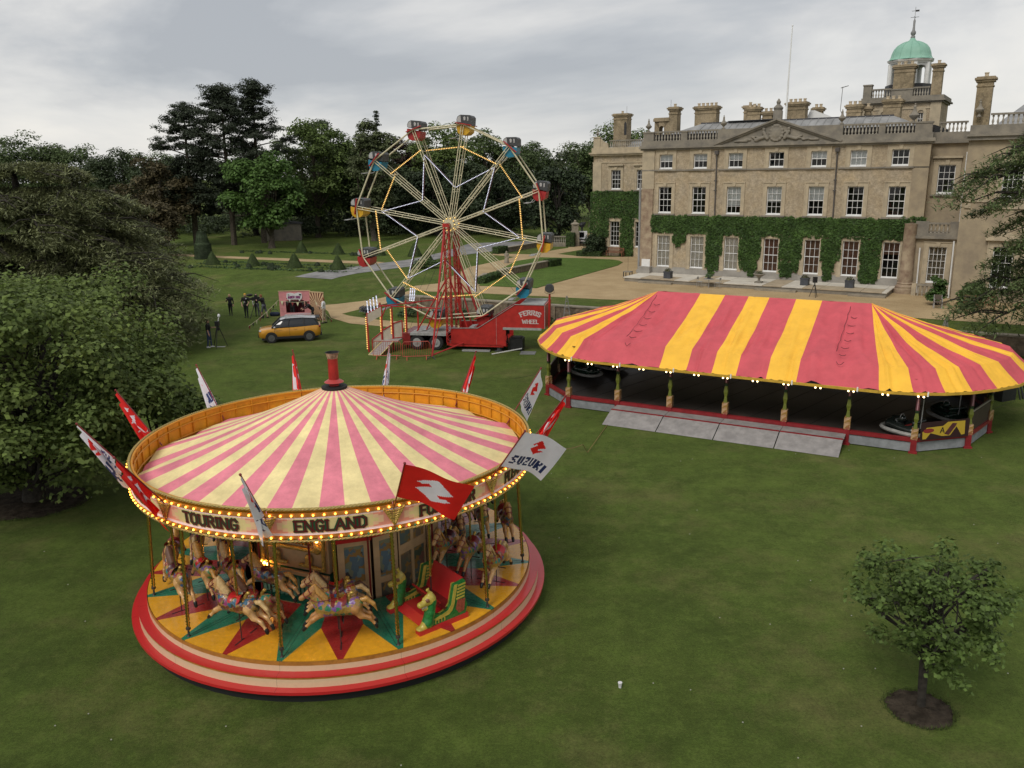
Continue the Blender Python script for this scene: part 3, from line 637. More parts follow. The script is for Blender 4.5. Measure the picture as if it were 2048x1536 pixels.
pier(house, 14.05, 14.75, ty-.15, ty+.5, 16.45, 17.5); chimney(16.5, 18.12, ty-.15, ty+.8, 16.45, 19.1, 3); chimney(19.6, 20.4, ty-.15, ty+.7, 16.45, 19.0, 1)
pier(house, 16.42, 18.18, ty-.2, ty+.85, 16.451, 17.0)
cx, cy = 17.36, ty+2.6
cu = MB().lathe([(1.95, 16.45), (1.95, 17.6), (1.88, 17.62)], 8, (cx, cy, 0)).build('cupola_base', M_IRON, house)
post = MB()
for k in range(8):
    a = PI/8+k*PI/4; post.tube([(cx+1.66*math.cos(a), cy+1.66*math.sin(a), 17.6), (cx+1.66*math.cos(a), cy+1.66*math.sin(a), 19.4)], .2, 8)
    a2 = a+PI/4; p0 = Vector((cx+1.66*math.cos(a), cy+1.66*math.sin(a), 0)); p1 = Vector((cx+1.66*math.cos(a2), cy+1.66*math.sin(a2), 0))
    N_ = 8
    for j in range(N_):   # arched head of each opening
        t0, t1 = j/N_, (j+1)/N_; h0 = 18.75+.45*math.sqrt(max(0, 1-(2*t0-1)**2)); h1 = 18.75+.45*math.sqrt(max(0, 1-(2*t1-1)**2)); q0 = p0.lerp(p1, t0); q1 = p0.lerp(p1, t1); inn = Vector((cx, cy, 0))
        i0 = q0.lerp(inn, .12); i1 = q1.lerp(inn, .12)
        post.add([(q0.x, q0.y, h0), (q1.x, q1.y, h1), (q1.x, q1.y, 19.4), (q0.x, q0.y, 19.4), (i0.x, i0.y, h0), (i1.x, i1.y, h1), (i1.x, i1.y, 19.4), (i0.x, i0.y, 19.4)], [(0,1,2,3),(7,6,5,4),(0,4,5,1)])
post.lathe([(1.78, 19.4), (1.8, 19.5), (1.95, 19.55), (2.02, 19.68), (1.9, 19.72)], 8, (cx, cy, 0), a0=PI/8, a1=2*PI+PI/8, cap=False); post.build('cupola_arcade', M_WHITE, house)
dm = MB().lathe([(1.95, 19.72), (1.78, 19.8), (1.66, 20.0), (1.6, 20.3), (1.45, 20.68), (1.2, 20.98), (.85, 21.18), (.5, 21.3), (.28, 21.42), (.18, 21.6)], 32, (cx, cy, 0)).build('copper_dome', M_COPPER, house, smooth=True)
rb = MB()
for k in range(12):
    a = k*PI/6+.1; rb.tube([(cx+r_*math.cos(a), cy+r_*math.sin(a), z_+.01) for r_, z_ in ((1.78, 19.8), (1.66, 20.0), (1.6, 20.3), (1.45, 20.68), (1.2, 20.98), (.85, 21.18), (.5, 21.3))], .03, 5)
rb.build('dome_ribs', M_COPPER, dm)
MB().lathe([(.18, 21.6), (.2, 21.72), (.12, 21.8), (.22, 21.95), (.22, 22.1), (.12, 22.25), (.09, 22.6), (.1, 23.05), (.05, 23.15), (.02, 23.3), (.02, 24.2)], 10, (cx, cy, 0)).build('dome_finial', M_LEAD, house, smooth=True)
MB().bar((cx-.35, cy, 23.35), (cx+.35, cy, 23.35), .03).bar((cx, cy-.35, 23.35), (cx, cy+.35, 23.35), .03).box(cx, cx+.32, cy-.01, cy+.01, 23.8, 23.95).bar((cx-.3, cy, 23.88), (cx, cy, 23.88), .03).build('weather_vane', M_IRON, house)
finial(house, 19.9, 3.0, 13.6, 1.3)
# --- link bay with balcony, and giant column
ly = 1.0
mb = MB(); wall_holes(mb, 21.63, 24.3, 1.0, 12.05, ly, [(22.2, 23.35, 8.42, 10.5)]); mb.build('link_wall', M_STUCCO, house)
MB().box(21.64, 24.3, ly+.8, 10, 1, 12.2).build('inner_block', M_DARK, house)
window(house, 22.775, 8.42, 10.5, 1.15, 3, 4, ly, fw=.3, hood=True)
MB().box(21.6, 24.4, ly-.3, ly+.02, 12.05, 12.34).box(21.6, 24.4, ly-.1, ly+.25, 12.34, 12.85).build('link_cornice', M_GREYST, house)
balustrade(house, 21.95, 23.8, ly+.06, 12.851, .62, 7)
py = -.9
mb = MB(); wall_holes(mb, 21.3, 24.4, 1.0, 5.2, py, [(22.35, 23.55, 1.95, 4.6)]); mb.box(21.31, 24.4, py+.4, ly, 1, 5.2); mb.build('porch_wall', M_STUCCO, house)
window(house, 22.95, 1.95, 4.6, 1.2, 4, 5, py, curtain=True, fw=.3)
MB().box(21.1, 24.4, py-.3, ly, 5.2, 5.4).box(21.2, 24.4, py-.15, ly, 5.4, 5.62).box(21.3, 22.2, py-.1, py+.15, 5.62, 6.45).box(23.6, 24.4, py-.1, py+.15, 5.62, 6.45).build('balcony_ledge', M_GREYST, house)
balustrade(house, 22.22, 23.58, py+.02, 5.621, .62, 5)
MB().lathe([(.78, 1.0), (.78, 1.4), (.68, 1.42), (.68, 1.5), (.7, 1.58), (.6, 1.66), (.56, 1.75), (.6, 1.82), (.5, 1.9), (.48, 3.2), (.43, 6.2), (.46, 6.25)], 24, (20.98, -1.05, 0)).build('giant_column', M_RUST, house, smooth=True)
for q in (((21.75, py-.12, 4.5), (21.8, py-.12, 1.1)), ((24.0, ly-.2, 11.4), (24.05, ly-.25, 5.3)), ((24.1, py-1.8, 5.2), (24.15, py-1.8, 1.1))): MB().tube(q, .055, 6).build('white_drain_pipe', M_WHITE, house)
balustrade(house, 21.9, 23.9, py-1.2, 1.06, .75, 7)
MB().box(21.6, 21.9, py-1.35, py-1.05, 1.0, 1.95).box(23.9, 24.2, py-1.35, py-1.05, 1.0, 1.95).build('porch_pier', M_DRESS, house)
# --- right wing
wy = -3.
wh = [(26.62, 27.85, 2.1, 4.92), (26.62, 27.85, 8.3, 10.6), (31.5, 32.8, 2.1, 4.92), (31.5, 32.8, 8.3, 10.6)]
mb = MB(); wall_holes(mb, 24.3, 36, 1.0, 12.1, wy, wh); mb.build('wing_wall', M_STUCCO, house)
MB().box(24.31, 36, wy+.9, 12, 1, 12.9).build('inner_block', M_DARK, house); MB().box(24.3, 24.305, wy, ly, 1, 12.3).build('wing_return', M_STUCCO, house)
for s in (27.235, 32.15):
    window(house, s, 2.1, 4.92, 1.23, 3, 5, wy, fw=.34); window(house, s, 8.3, 10.6, 1.23, 4, 4, wy, fw=.3)
    x0, x1 = s-1.1, s+1.1; MB().prism([(x0, 5.5), (x1, 5.5), (s, 6.05)], wy-.3, wy-.002).box(x0-.05, x1+.05, wy-.32, wy-.003, 5.35, 5.5).build('window_pediment', M_DRESS, house)
    MB().box(s-1.1, s+1.1, wy-.1, wy-.003, 7.5, 7.9).build('carved_apron', M_DRESS, house)
MB().box(24.2, 36, wy-.08, wy-.003, 7.95, 8.08).box(24.5, 24.9, wy-.12, wy-.003, 7.55, 7.85).build('wing_string', M_DRESS, house)
MB().box(24.2, 36, wy-.35, wy, 12.1, 12.35).box(24.15, 36, wy-.5, wy, 12.35, 12.5).box(24.3, 36, wy-.12, wy+.3, 12.5, 13.1).build('wing_cornice', M_GREYST, house)
chimney(24.4, 25.35, wy-.1, wy+.8, 13.1, 16.2, 1); finial(house, 24.75, wy-.35, 13.6, 1.0)
balustrade(house, 25.45, 29, wy+.08, 13.101, .62, 12); balustrade(house, 29.5, 33, wy+.08, 13.101, .62, 12); pier(house, 29, 29.5, wy-.08, wy+.24, 13.101, 13.72)
MB().add([(25.5, wy+2, 13), (35, wy+2, 13), (35, 8, 15), (27, 8, 15)], [(0,1,2,3)]).build('wing_roof', M_LEAD, house)
# --- left wing (set far back)
vy = 15.5
wh = [(-11.79, -10.65, 8.4, 10.46), (-8.72, -7.58, 8.4, 10.46), (-11.85, -10.7, 2.15, 4.9), (-8.75, -7.6, 2.15, 4.9)]
mb = MB(); wall_holes(mb, -14.0, -1.25, 1.0, 12.0, vy, wh); mb.build('left_wing_wall', M_BUFF, house)
MB().box(-13.98, -1.3, vy+.9, vy+10, 1, 12.8).box(-14.0, -13.99, vy, vy+10, 1, 12.0).build('inner_block', M_DARK, house)
for s in (-11.22, -8.15): window(house, s, 8.4, 10.46, 1.14, 3, 4, vy, fw=.26, hood=True); window(house, s-.05, 2.15, 4.9, 1.15, 3, 5, vy, fw=.3)
MB().box(-14.3, -1.25, vy-.3, vy, 12.0, 12.18).box(-14.4, -1.25, vy-.45, vy, 12.18, 12.34).box(-14.2, -1.25, vy-.15, vy+.25, 12.34, 12.85).box(-14.1, -1.25, vy-.06, vy-.002, 11.2, 11.32).box(-14.05, -13.0, vy-.07, vy-.003, 1, 11.2).build('left_wing_cornice', M_DRESS, house)
balustrade(house, -12.1, -7.0, vy+.06, 12.851, .66, 22)
pier(house, -14.0, -13.2, vy-.1, vy+.3, 12.851, 13.9, M_DRESS); MB().prism([(-13.2, 12.851), (-12.2, 12.851), (-12.3, 13.3), (-12.9, 13.55), (-13.15, 13.85)], vy-.05, vy+.22).build('scroll_parapet', M_DRESS, house); finial(house, -13.6, vy+.1, 14.02, .7)
MB().add([(-13, vy+1.5, 12.9), (-2, vy+1.5, 12.9), (-2, vy+8, 14.6), (-8.5, vy+8, 14.6)], [(0,1,2,3)]).build('left_wing_roof', M_LEAD, house)
# --- terrace of stone slabs
tr = struct(bpy.data.objects.new('terrace', None)); COL.objects.link(tr); tr.location = HA; tr.rotation_euler = (0, 0, HROT)
MB().box(-.9, 20.2, -4.2, -.06, .9, 1.36).build('terrace_edge', M_GREYST, tr)
sm = [mat('pale_slab', (.62, .58, .50), .85, scale=1.2, col2=(.5, .46, .39)), mat('tan_slab', (.38, .31, .215), .9, var=.15, scale=1.5)]
rs = random.Random(11); x = -1.0; k = 0
while x < 20.2:
    wd_ = rs.uniform(1.3, 2.0); x1 = min(x+wd_, 20.25)
    for (a, b) in ((-4.28, -2.2), (-2.18, -.07)):
        tan = rs.random() < (.35 if a < -3 else .12)
        o = MB().box(x+.012, x1-.012, a+.012, b-.012, 1.35, 1.42+rs.uniform(-.004, .006)).build('paving_slab', sm[tan], tr)
    x = x1; k += 1
MB().box(.6, 3.6, -4.75, -4.3, .95, 1.2).box(10.6, 13.8, -4.8, -4.3, .95, 1.22).box(17.6, 20.2, -4.75, -4.3, .95, 1.2).build('terrace_step', M_STONE, tr)
MB().box(-1.2, -.1, -.7, -.1, 1.42, 1.95).box(-1.3, 0, -.9, -.72, 1.42, 1.7).build('stone_block', M_PLINTH, house)
# ================================================================== vegetation
def leafmat(name, c, isl=.35, tr=.25, c2=None):
    c = tuple(v*1.5 for v in c); c2 = tuple(v*1.5 for v in c2) if c2 else None
    return mat(name, c, .6, col2=c2 or tuple(v*.62 for v in c), scale=.7, island=isl, sss=tr, spec=.25, detail=3)
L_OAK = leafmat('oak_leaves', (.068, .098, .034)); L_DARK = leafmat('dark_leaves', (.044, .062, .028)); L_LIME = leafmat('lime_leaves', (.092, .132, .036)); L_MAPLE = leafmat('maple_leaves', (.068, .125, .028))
L_COPPER = leafmat('copper_leaves', (.05, .034, .026)); L_BEECH = leafmat('brown_beech_leaves', (.070, .058, .028)); L_PINE = leafmat('pine_needles', (.034, .044, .026), tr=.15); L_OLIVE = leafmat('olive_leaves', (.080, .098, .042))
L_YEW = leafmat('yew_leaves', (.026, .040, .017), tr=.1); L_CEDAR = leafmat('cedar_needles', (.125, .136, .060), .45, .15, (.085, .094, .044)); L_CEDAR2 = leafmat('cedar_needles_green', (.095, .13, .05), .4, .25)
L_SYC = leafmat('broad_leaves', (.108, .145, .038), .5, .35, (.074, .105, .029)); L_SMALL = leafmat('young_tree_leaves', (.085, .13, .032), .5, .35); L_IVY = leafmat('ivy_leaves', (.043, .080, .018), .55, .15, (.027, .052, .013)); L_TOP = leafmat('clipped_yew', (.042, .064, .018), .35, .1); L_BOX = leafmat('box_hedge_leaves', (.045, .078, .018), .4, .1)
L_BED = leafmat('bed_plants', (.055, .09, .035), .5, .2); L_LAV = leafmat('grey_lavender', (.09, .09, .10), .4, .2)
M_BARK = mat('grey_bark', (.085, .07, .052), .95, var=.4, scale=5, bump=.6, bscale=10)
M_BARK2 = mat('dark_bark', (.035, .03, .024), .95, var=.4, scale=6, bump=.6, bscale=12)
M_SOIL = mat('bare_soil', (.045, .036, .027), .98, var=.45, scale=4, bump=.9, bscale=16, spec=.05)
def rdir(rng, n):
    v = rng.normal(size=(n, 3)); return v/np.linalg.norm(v, axis=1)[:, None]
def leaf_mesh(name, P, N_, size, mt, rng, asp=.6, k=4, mi=None, mats=None):
    """one leaf-shaped face per point, lying roughly across N_"""
    n = len(P); t = np.cross(N_, rdir(rng, n)); t /= np.linalg.norm(t, axis=1)[:, None]+1e-9; b = np.cross(N_, t)
    sz = (size if np.ndim(size) else np.full(n, size))*rng.uniform(.65, 1.3, n)
    if k == 4: sh = [(-.5, 0, 0), (0, -.5*asp, .08), (.5, 0, 0), (0, .5*asp, .08)]
    else: sh = [(-.5, 0, 0), (-.12, -.45*asp*1.3, .08), (.18, -.3*asp, .04), (.55, 0, -.06), (.18, .3*asp, .04), (-.12, .45*asp*1.3, .08)]
    V = np.stack([P+(t*a+b*c+N_*d)*sz[:, None] for a, c, d in sh], 1).reshape(-1, 3)
    F = np.arange(n*len(sh)).reshape(n, len(sh))
    return npmesh(name, V, F, mats or mt, mi)
def clump_pts(rng, C_, r, per, squash=.75, shell=.55):
    n = len(C_)*per; c = np.repeat(C_, per, 0); rr = np.repeat(r, per)
    d = rdir(rng, n); d[:, 2] = np.where(d[:, 2] < -.35, -d[:, 2], d[:, 2])
    q = c+d*np.array([1, 1, squash])*(rr*rng.uniform(shell, 1.08, n))[:, None]
    N_ = d*.6+rdir(rng, n)*.55+np.array([0, 0, .55]); N_ /= np.linalg.norm(N_, axis=1)[:, None]
    return q, N_
def limb(mb, a, b, r0, r1, rng, n=5, sag=.12, seg=5):
    a = np.array(a, float); b = np.array(b, float); L = np.linalg.norm(b-a); pts = []
    off = rng.normal(size=3)*L*.08
    for i in range(seg+1):
        t = i/seg; p = a+(b-a)*t+off*math.sin(t*PI)+np.array([0, 0, sag*L*math.sin(t*PI)]); pts.append(p)
    mb.tube(pts, [r0+(r1-r0)*i/seg for i in range(seg+1)], n); return pts
def broadleaf(name, label, x, y, H, Rr, mt, seed, per=46, nc=60, leaf=.42, z0=None, trunk_frac=.22, trunk_r=.3, bark=None, sq=1., lean=0, group=None, k=4, cz=None, gaps=.0, shell=.5, flat=.75, limbs=16, clr=.2):
    rng = np.random.default_rng(seed); z0 = gz(x, y) if z0 is None else z0
    t = thing(name, label, 'tree', (x, y, float(z0)), 0, group)
    zb = H*trunk_frac; zc = (H+zb)/2; hz = (H-zb)/2
    d = rdir(rng, nc); rad = rng.uniform(.35, 1, nc)**.45
    C_ = d*rad[:, None]*np.array([Rr, Rr*sq, hz])*(1-clr*.75)
    lump = 1+.16*np.sin(3*np.arctan2(d[:, 1], d[:, 0])+seed)+.12*np.sin(5*d[:, 2]*2+seed*2); C_ *= lump[:, None]
    C_ += np.array([lean, 0, zc]); r = Rr*clr*rng.uniform(.75, 1.4, nc)
    mb = MB(); top = np.array([lean*.6, 0, H*.8])
    limb(mb, (0, 0, -.1), top, trunk_r, trunk_r*.25, rng, 9, 0, 7); mb.lathe([(trunk_r*1.5, -.1), (trunk_r*1.15, .35), (trunk_r, .9)], 9, cap=False)
    for i in rng.choice(nc, min(limbs, nc), replace=False):
        h = rng.uniform(zb*.9, max(zb*1.25, C_[i, 2]*.8)); h = max(zb, min(h, H*.7, C_[i, 2]-.12*H)); f = h/(H*.8)
        pts = limb(mb, top*f*np.array([1, 1, 0])+np.array([0, 0, h]), C_[i], trunk_r*(.45-.25*f), .03, rng, 5, .05)
        j = rng.integers(nc); q = pts[3]
        if np.linalg.norm(C_[j]-q) < Rr*.9: limb(mb, q, C_[j], trunk_r*.16, .02, rng, 4, .02, 3)
    mb.build('trunk', bark or M_BARK, t, smooth=True)
    P, N_ = clump_pts(rng, C_, r, per, flat, shell)
    link('crown', leaf_mesh('crown', P, N_, leaf, mt, rng, .65, k), t)
    return t
FAR = [('oak_tree',-85.7,150,17.3,6.9,L_OAK,'dark green broad tree furthest left on the skyline'),('oak_tree',-78.7,152,16.1,5.7,L_OAK,'rounded dark green tree second from the left on the skyline'),('oak_tree',-67.2,148,15.3,5.8,L_DARK,'low dark flat topped tree left of the tall pines on the skyline'),
 ('beech_tree',-47.6,116,11.4,5.0,L_BEECH,'brownish olive tree between the spreading cedar and the pines'),('beech_tree',-43.4,101,6.9,3.6,L_BEECH,'small brown leaved tree just above the right shoulder of the cedar'),
 ('maple_tree',-31.4,110,12.5,4.9,L_MAPLE,'bright green maple in front of the tall pines'),('lime_tree',-29.3,128,18.4,5.9,L_LIME,'big pale green lime tree right of the pines'),('oak_tree',-32.5,152,20.9,5.2,L_DARK,'dark tree top showing behind the big pale lime tree'),
 ('ash_tree',-19.5,120,17.4,3.9,L_OLIVE,'olive green tree with several bare stems left of the ferris wheel top'),('copper_beech',-18.7,142,16.7,4.0,L_COPPER,'purple brown copper beech behind the upper left of the ferris wheel'),
 ('lime_tree',-10.7,140,18.2,5.9,L_LIME,'fresh green tree crown behind the top of the ferris wheel'),('oak_tree',-4.8,146,17.2,4.9,L_OAK,'dark green tree behind the upper right of the ferris wheel'),
 ('oak_tree',4.1,165,14.7,6.4,L_OAK,'distant tree right of the ferris wheel on the skyline'),('oak_tree',10.8,168,14.5,6.0,L_OLIVE,'distant lighter tree just left of the mansion wing'),
 ('yew_tree',6.4,114,10.7,4.2,L_YEW,'broad dark yew left of the mansion beside the parked buggy'),('yew_tree',-.6,123,10.0,5.4,L_YEW,'broad dark evergreen behind the right rim of the ferris wheel'),
 ('oak_tree',19.3,152,18.7,5.6,L_LIME,'tree rising above the left wing of the mansion'),('oak_tree',13.8,143,15.2,4.7,L_OAK,'dark tree at the left edge of the mansion wing'),
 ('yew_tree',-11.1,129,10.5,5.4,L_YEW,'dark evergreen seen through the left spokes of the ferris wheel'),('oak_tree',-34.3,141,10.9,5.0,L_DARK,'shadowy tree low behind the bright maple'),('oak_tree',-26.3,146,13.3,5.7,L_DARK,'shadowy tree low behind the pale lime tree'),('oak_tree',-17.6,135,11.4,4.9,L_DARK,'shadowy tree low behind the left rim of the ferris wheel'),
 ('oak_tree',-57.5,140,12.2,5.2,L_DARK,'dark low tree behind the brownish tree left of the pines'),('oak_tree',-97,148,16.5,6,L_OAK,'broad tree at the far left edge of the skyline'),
 ('oak_tree',-23.5,132,15.8,5.2,L_OAK,'mid green tree filling the gap left of the ferris wheel'),('oak_tree',-14.2,150,15.5,5.4,L_OLIVE,'olive tree behind the upper left rim of the ferris wheel'),('oak_tree',.6,150,13.8,5.2,L_OAK,'green tree behind the right hand spokes of the ferris wheel'),('oak_tree',-7.6,132,12.0,4.6,L_DARK,'dark tree behind the hub of the ferris wheel'),('oak_tree',-40.5,134,13.5,5.2,L_DARK,'dark tree filling in behind the trunks of the pines'),('oak_tree',-62,150,14.0,5.6,L_OAK,'rounded tree on the skyline just left of the brownish tree')]
for i, (nm, x, y, H, Rr, mt, lab) in enumerate(FAR):
    yew = nm == 'yew_tree'; low = mt in (L_DARK, L_COPPER) 
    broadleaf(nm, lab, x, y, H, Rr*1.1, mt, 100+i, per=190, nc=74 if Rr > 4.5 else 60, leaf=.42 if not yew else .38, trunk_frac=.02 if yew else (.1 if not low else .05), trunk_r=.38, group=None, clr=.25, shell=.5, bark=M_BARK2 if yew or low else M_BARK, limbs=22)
# distant wood that closes the park: one mass nobody could count
rng = np.random.default_rng(4); n = 620
C_ = np.stack([rng.uniform(-150, 40, n), rng.uniform(152, 182, n), rng.uniform(1.2, 12.5, n)], -1); r = rng.uniform(1.9, 3.4, n); P, N_ = clump_pts(rng, C_, r, 120, .9, .5)
stuff(tag(link('distant_wood', leaf_mesh('distant_wood', P, N_, .6, L_DARK, rng)), 'dark distant wood along the horizon behind the park trees', 'wood'))
n = 240; C_ = np.stack([rng.uniform(-62, 4, n), rng.uniform(127, 150, n), rng.uniform(.4, 3.4, n)], -1); r = rng.uniform(.9, 1.9, n); P, N_ = clump_pts(rng, C_, r, 110, .8, .4); P[:, 2] = np.maximum(P[:, 2]+.6, 1.0)  # low dark foliage added to darken the open ground under the trees
stuff(tag(link('shade_shrubs', leaf_mesh('shade_shrubs', P, N_, .4, L_DARK, rng)), 'low dark shrubs added for shade between the trunks of the park trees', 'shade_shrubs'))
def pine(label, x, y, H, Rr, seed, start=.45, n=26, one_side=0):
    rng = np.random.default_rng(seed); z0 = float(gz(x, y)); t = thing('pine_tree', label, 'tree', (x, y, z0), 0)
    mb = MB(); mb.tube([(0, 0, -.1), (.1, 0, H*.3), (-.1, .1, H*.62), (.15, 0, H*.97)], [.42, .33, .22, .05], 9)
    Cs = []; rs = []
    for i in range(n):
        f = start+(1-start)*(i+.5)/n; az = i*2.4+rng.uniform(-.5, .5); L = Rr*(1.1-.75*max(0, (f-.6)/.4)**1.5)*rng.uniform(.55, 1.1)*(.75+.25*math.sin(f*11+seed))
        if one_side: L *= 1+.35*one_side*math.cos(az)
        e = np.array([L*math.cos(az), L*math.sin(az), H*f+L*.12]); pts = limb(mb, (0, 0, H*f-.25), e, .09, .025, rng, 5, -.02)
        for q, s in ((pts[5], 1), (pts[4], .9), (pts[3], .75)):
            for _ in range(3): Cs.append(q+rng.normal(size=3)*np.array([.6, .6, .22])); rs.append(rng.uniform(.6, 1.1)*s*Rr/4.2)
    for _ in range(8): Cs.append(np.array([rng.normal()*.8, rng.normal()*.8, H*rng.uniform(.9, 1)])); rs.append(.65)
    mb.build('trunk', M_BARK, t, smooth=True)
    P, N_ = clump_pts(rng, np.array(Cs), np.array(rs), 95, .55, .2); link('crown', leaf_mesh('crown', P, N_, .3, L_PINE, rng, .45), t)
pine('leftmost and lowest of the three tall dark pines', -43.9, 117, 18.4, 4.4, 31, .22, 44)
pine('tall dense dark pine in the middle of the three pines', -38.3, 116, 20.6, 5.6, 32, .2, 60)
pine('tallest pine with bare lower trunk and branches reaching right', -35.0, 119, 21.3, 4.8, 33, .5, 32, .4)
rng = np.random.default_rng(9)
t = thing('spire_conifer', 'thin pointed conifer top poking above the trees left of the ferris wheel', 'tree', (-22.9, 150, 1.05)); mb = MB(); mb.tube([(0, 0, 0), (0, 0, 19.8)], [.3, .03], 6); mb.build('trunk', M_BARK2, t)
h = rng.uniform(9, 19.8, 60); a = rng.uniform(0, 2*PI, 60); rr = (20-h)*.15*rng.uniform(.4, 1, 60); P, N_ = clump_pts(rng, np.stack([rr*np.cos(a), rr*np.sin(a), h], -1), np.full(60, .5), 40, .5, .2); link('crown', leaf_mesh('crown', P, N_, .3, L_PINE, rng), t)
# ---- great spreading cedar on the left
def cedar(name, label, x, y, branches, seed, mt, tufts=420, blade=.24, trunk=(.75, 11), width=.33, droop=.22, bw=.3):
    """branches: list of (height, azimuth, length); foliage lies in flat drooping plates along each branch"""
    rng = np.random.default_rng(seed); t = thing(name, label, 'tree', (x, y, float(gz(x, y)))); mb = MB()
    mb.tube([(0, 0, -.1), (.1, .05, trunk[1]*.5), (0, 0, trunk[1])], [trunk[0], trunk[0]*.7, .12], 10)
    Ps = []; Ns = []
    for h, az, L in branches:
        d = np.array([math.cos(az), math.sin(az), 0]); sd_ = np.array([-d[1], d[0], 0]); rise = rng.uniform(.05, .10)
        def spine(tt): return d*L*tt+np.array([0, 0, h+rise*L*math.sin(tt*2.2)-droop*L*tt**3])
        mb.tube([spine(q) for q in (0, .2, .4, .6, .8, .95)], [.16, .13, .1, .07, .045, .02], 5)
        n = int(tufts*(.4+.6*L/10)); tt = rng.uniform(.22, 1.0, n)**.8; w = width*L*(np.sin(np.clip(tt, 0, 1)*PI*.92+.2)**.8)*rng.uniform(-1, 1, n)
        base = np.stack([spine(q) for q in tt]); p = base+sd_*w[:, None]+d*(rng.normal(size=n)*.15*L*.3)[:, None]
        p[:, 2] += -.10*np.abs(w)-.05*w**2/L+.13*np.sin(tt*9+az*3)*np.cos(w*2.4+h)+rng.normal(size=n)*.05
        Ps.append(p); q = d*.55+sd_*(np.sign(w)*.45)[:, None]+rng.normal(size=(n, 3))*.35; q[:, 2] = rng.uniform(-.16, .26, n); Ns.append(q)
        for k in range(4):    # side boughs
            f = rng.uniform(.3, .85); s_ = rng.choice([-1, 1]); mb.tube([spine(f), spine(f)+sd_*s_*width*L*.35+d*.1*L, spine(f)+sd_*s_*width*L*.7+d*.2*L-np.array([0, 0, .06*L])], [.05, .03, .012], 4)
    P = np.concatenate(Ps); Q = np.concatenate(Ns); Q /= np.linalg.norm(Q, axis=1)[:, None]
    V = []; rep = 2; n = len(P)
    for k in range(rep):
        q = Q+rng.normal(size=(n, 3))*.45; q /= np.linalg.norm(q, axis=1)[:, None]; s_ = np.cross(q, rdir(rng, n)*.4+np.array([0, 0, 1.])); s_ /= np.linalg.norm(s_, axis=1)[:, None]+1e-9
        L_ = blade*rng.uniform(.6, 1.35, n)[:, None]; o_ = P+rng.normal(size=(n, 3))*.05
        V.append(np.stack([o_-q*L_*.3, o_+s_*L_*bw*.5, o_+q*L_*.9, o_-s_*L_*bw*.5], 1))
    V = np.concatenate(V).reshape(-1, 3); F = np.arange(len(V)).reshape(-1, 4)
    mb.build('trunk', M_BARK2, t, smooth=True); link('crown', npmesh('crown', V, F, mt), t); return t
rs = np.random.default_rng(21); br = []
for i in range(150):
    f = (i+.5)/150; h = 1.9+9.3*f**1.05; h = 1.9+round((h-1.9)/1.5)*1.5+rs.uniform(-.1, .1); L = (10.4*(1-((max(h, 2.2)-2.2)/10.4)**2.0)**.6 if h < 12.4 else 2)*rs.uniform(.72, 1.06); L = max(L, 2.2)
    br.append((h, i*2.39996+rs.uniform(-.3, .3), L))
for h, a, L in ((4.6, -.35, 11.4), (3.9, -.15, 11.2), (4.2, -.7, 11.2), (5.2, -.05, 11.0), (5.6, -.5, 10.8), (3.2, -1.0, 11.0), (2.6, -.9, 10.6), (4.9, .25, 10.4), (3.6, -1.3, 10.6), (6.4, -.3, 10.0), (7.2, -.6, 9.4), (8.0, -.1, 8.4), (3.4, -.5, 11.6), (3.0, -.3, 11.4)): br.append((h, a, L))
cedar('cedar_tree', 'huge spreading cedar with flat drooping layers of needles at the left', -30.2, 52, br, 5, L_CEDAR, 1150, .25, droop=.24, bw=.30, width=.28)
# ---- cedar standing off the right edge, boughs reaching into view
br = [(10.6, 2.75, 7.6), (11.2, 2.95, 6.8), (10.0, 3.05, 8.2), (9.2, 2.6, 6.4), (9.6, 3.3, 7.0), (8.2, 2.95, 5.6), (6.8, 3.1, 6.2), (5.6, 2.9, 6.3), (4.9, 3.15, 7.4), (4.3, 2.85, 7.2), (3.8, 3.3, 7.6), (7.6, 3.4, 6.2), (6.2, 3.5, 6.6), (5.2, 3.6, 6.8), (11.8, 3.2, 5.6), (12.4, 2.8, 5)]
for i in range(26): br.append((4+9*i/26, 4.2+i*1.3 % 4.2, 5.5-3*i/26))
cedar('cedar_tree', 'cedar at the right edge with drooping boughs reaching in front of the wing', 29.6, 40.5, br, 8, L_CEDAR2, 1000, .24, (.5, 14), .28, .28)
# ---- large leafy tree lower left, young tree lower right
broadleaf('sycamore_tree', 'large leafy tree at the lower left beside the carousel', -15.9, 25.7, 8.1, 5.4, L_SYC, 61, per=470, nc=135, leaf=.16, trunk_frac=.03, trunk_r=.3, bark=M_BARK2, k=6, clr=.19, shell=.35, limbs=40, lean=.2)
rng = np.random.default_rng(62)
broadleaf('sapling', 'low leafy bush beside the tree behind the left of the carousel', -12.3, 27.2, 3.6, 2.2, L_SYC, 62, per=170, nc=40, leaf=.19, trunk_frac=.1, trunk_r=.08, bark=M_BARK2, k=6, clr=.24, limbs=14)
broadleaf('young_tree', 'small round young tree alone on the lawn at the lower right', 8.0, 14.2, 3.42, 1.62, L_SMALL, 63, per=52, nc=125, leaf=.10, trunk_frac=.30, trunk_r=.058, bark=M_BARK2, k=6, clr=.17, shell=.1, limbs=30, flat=.8)
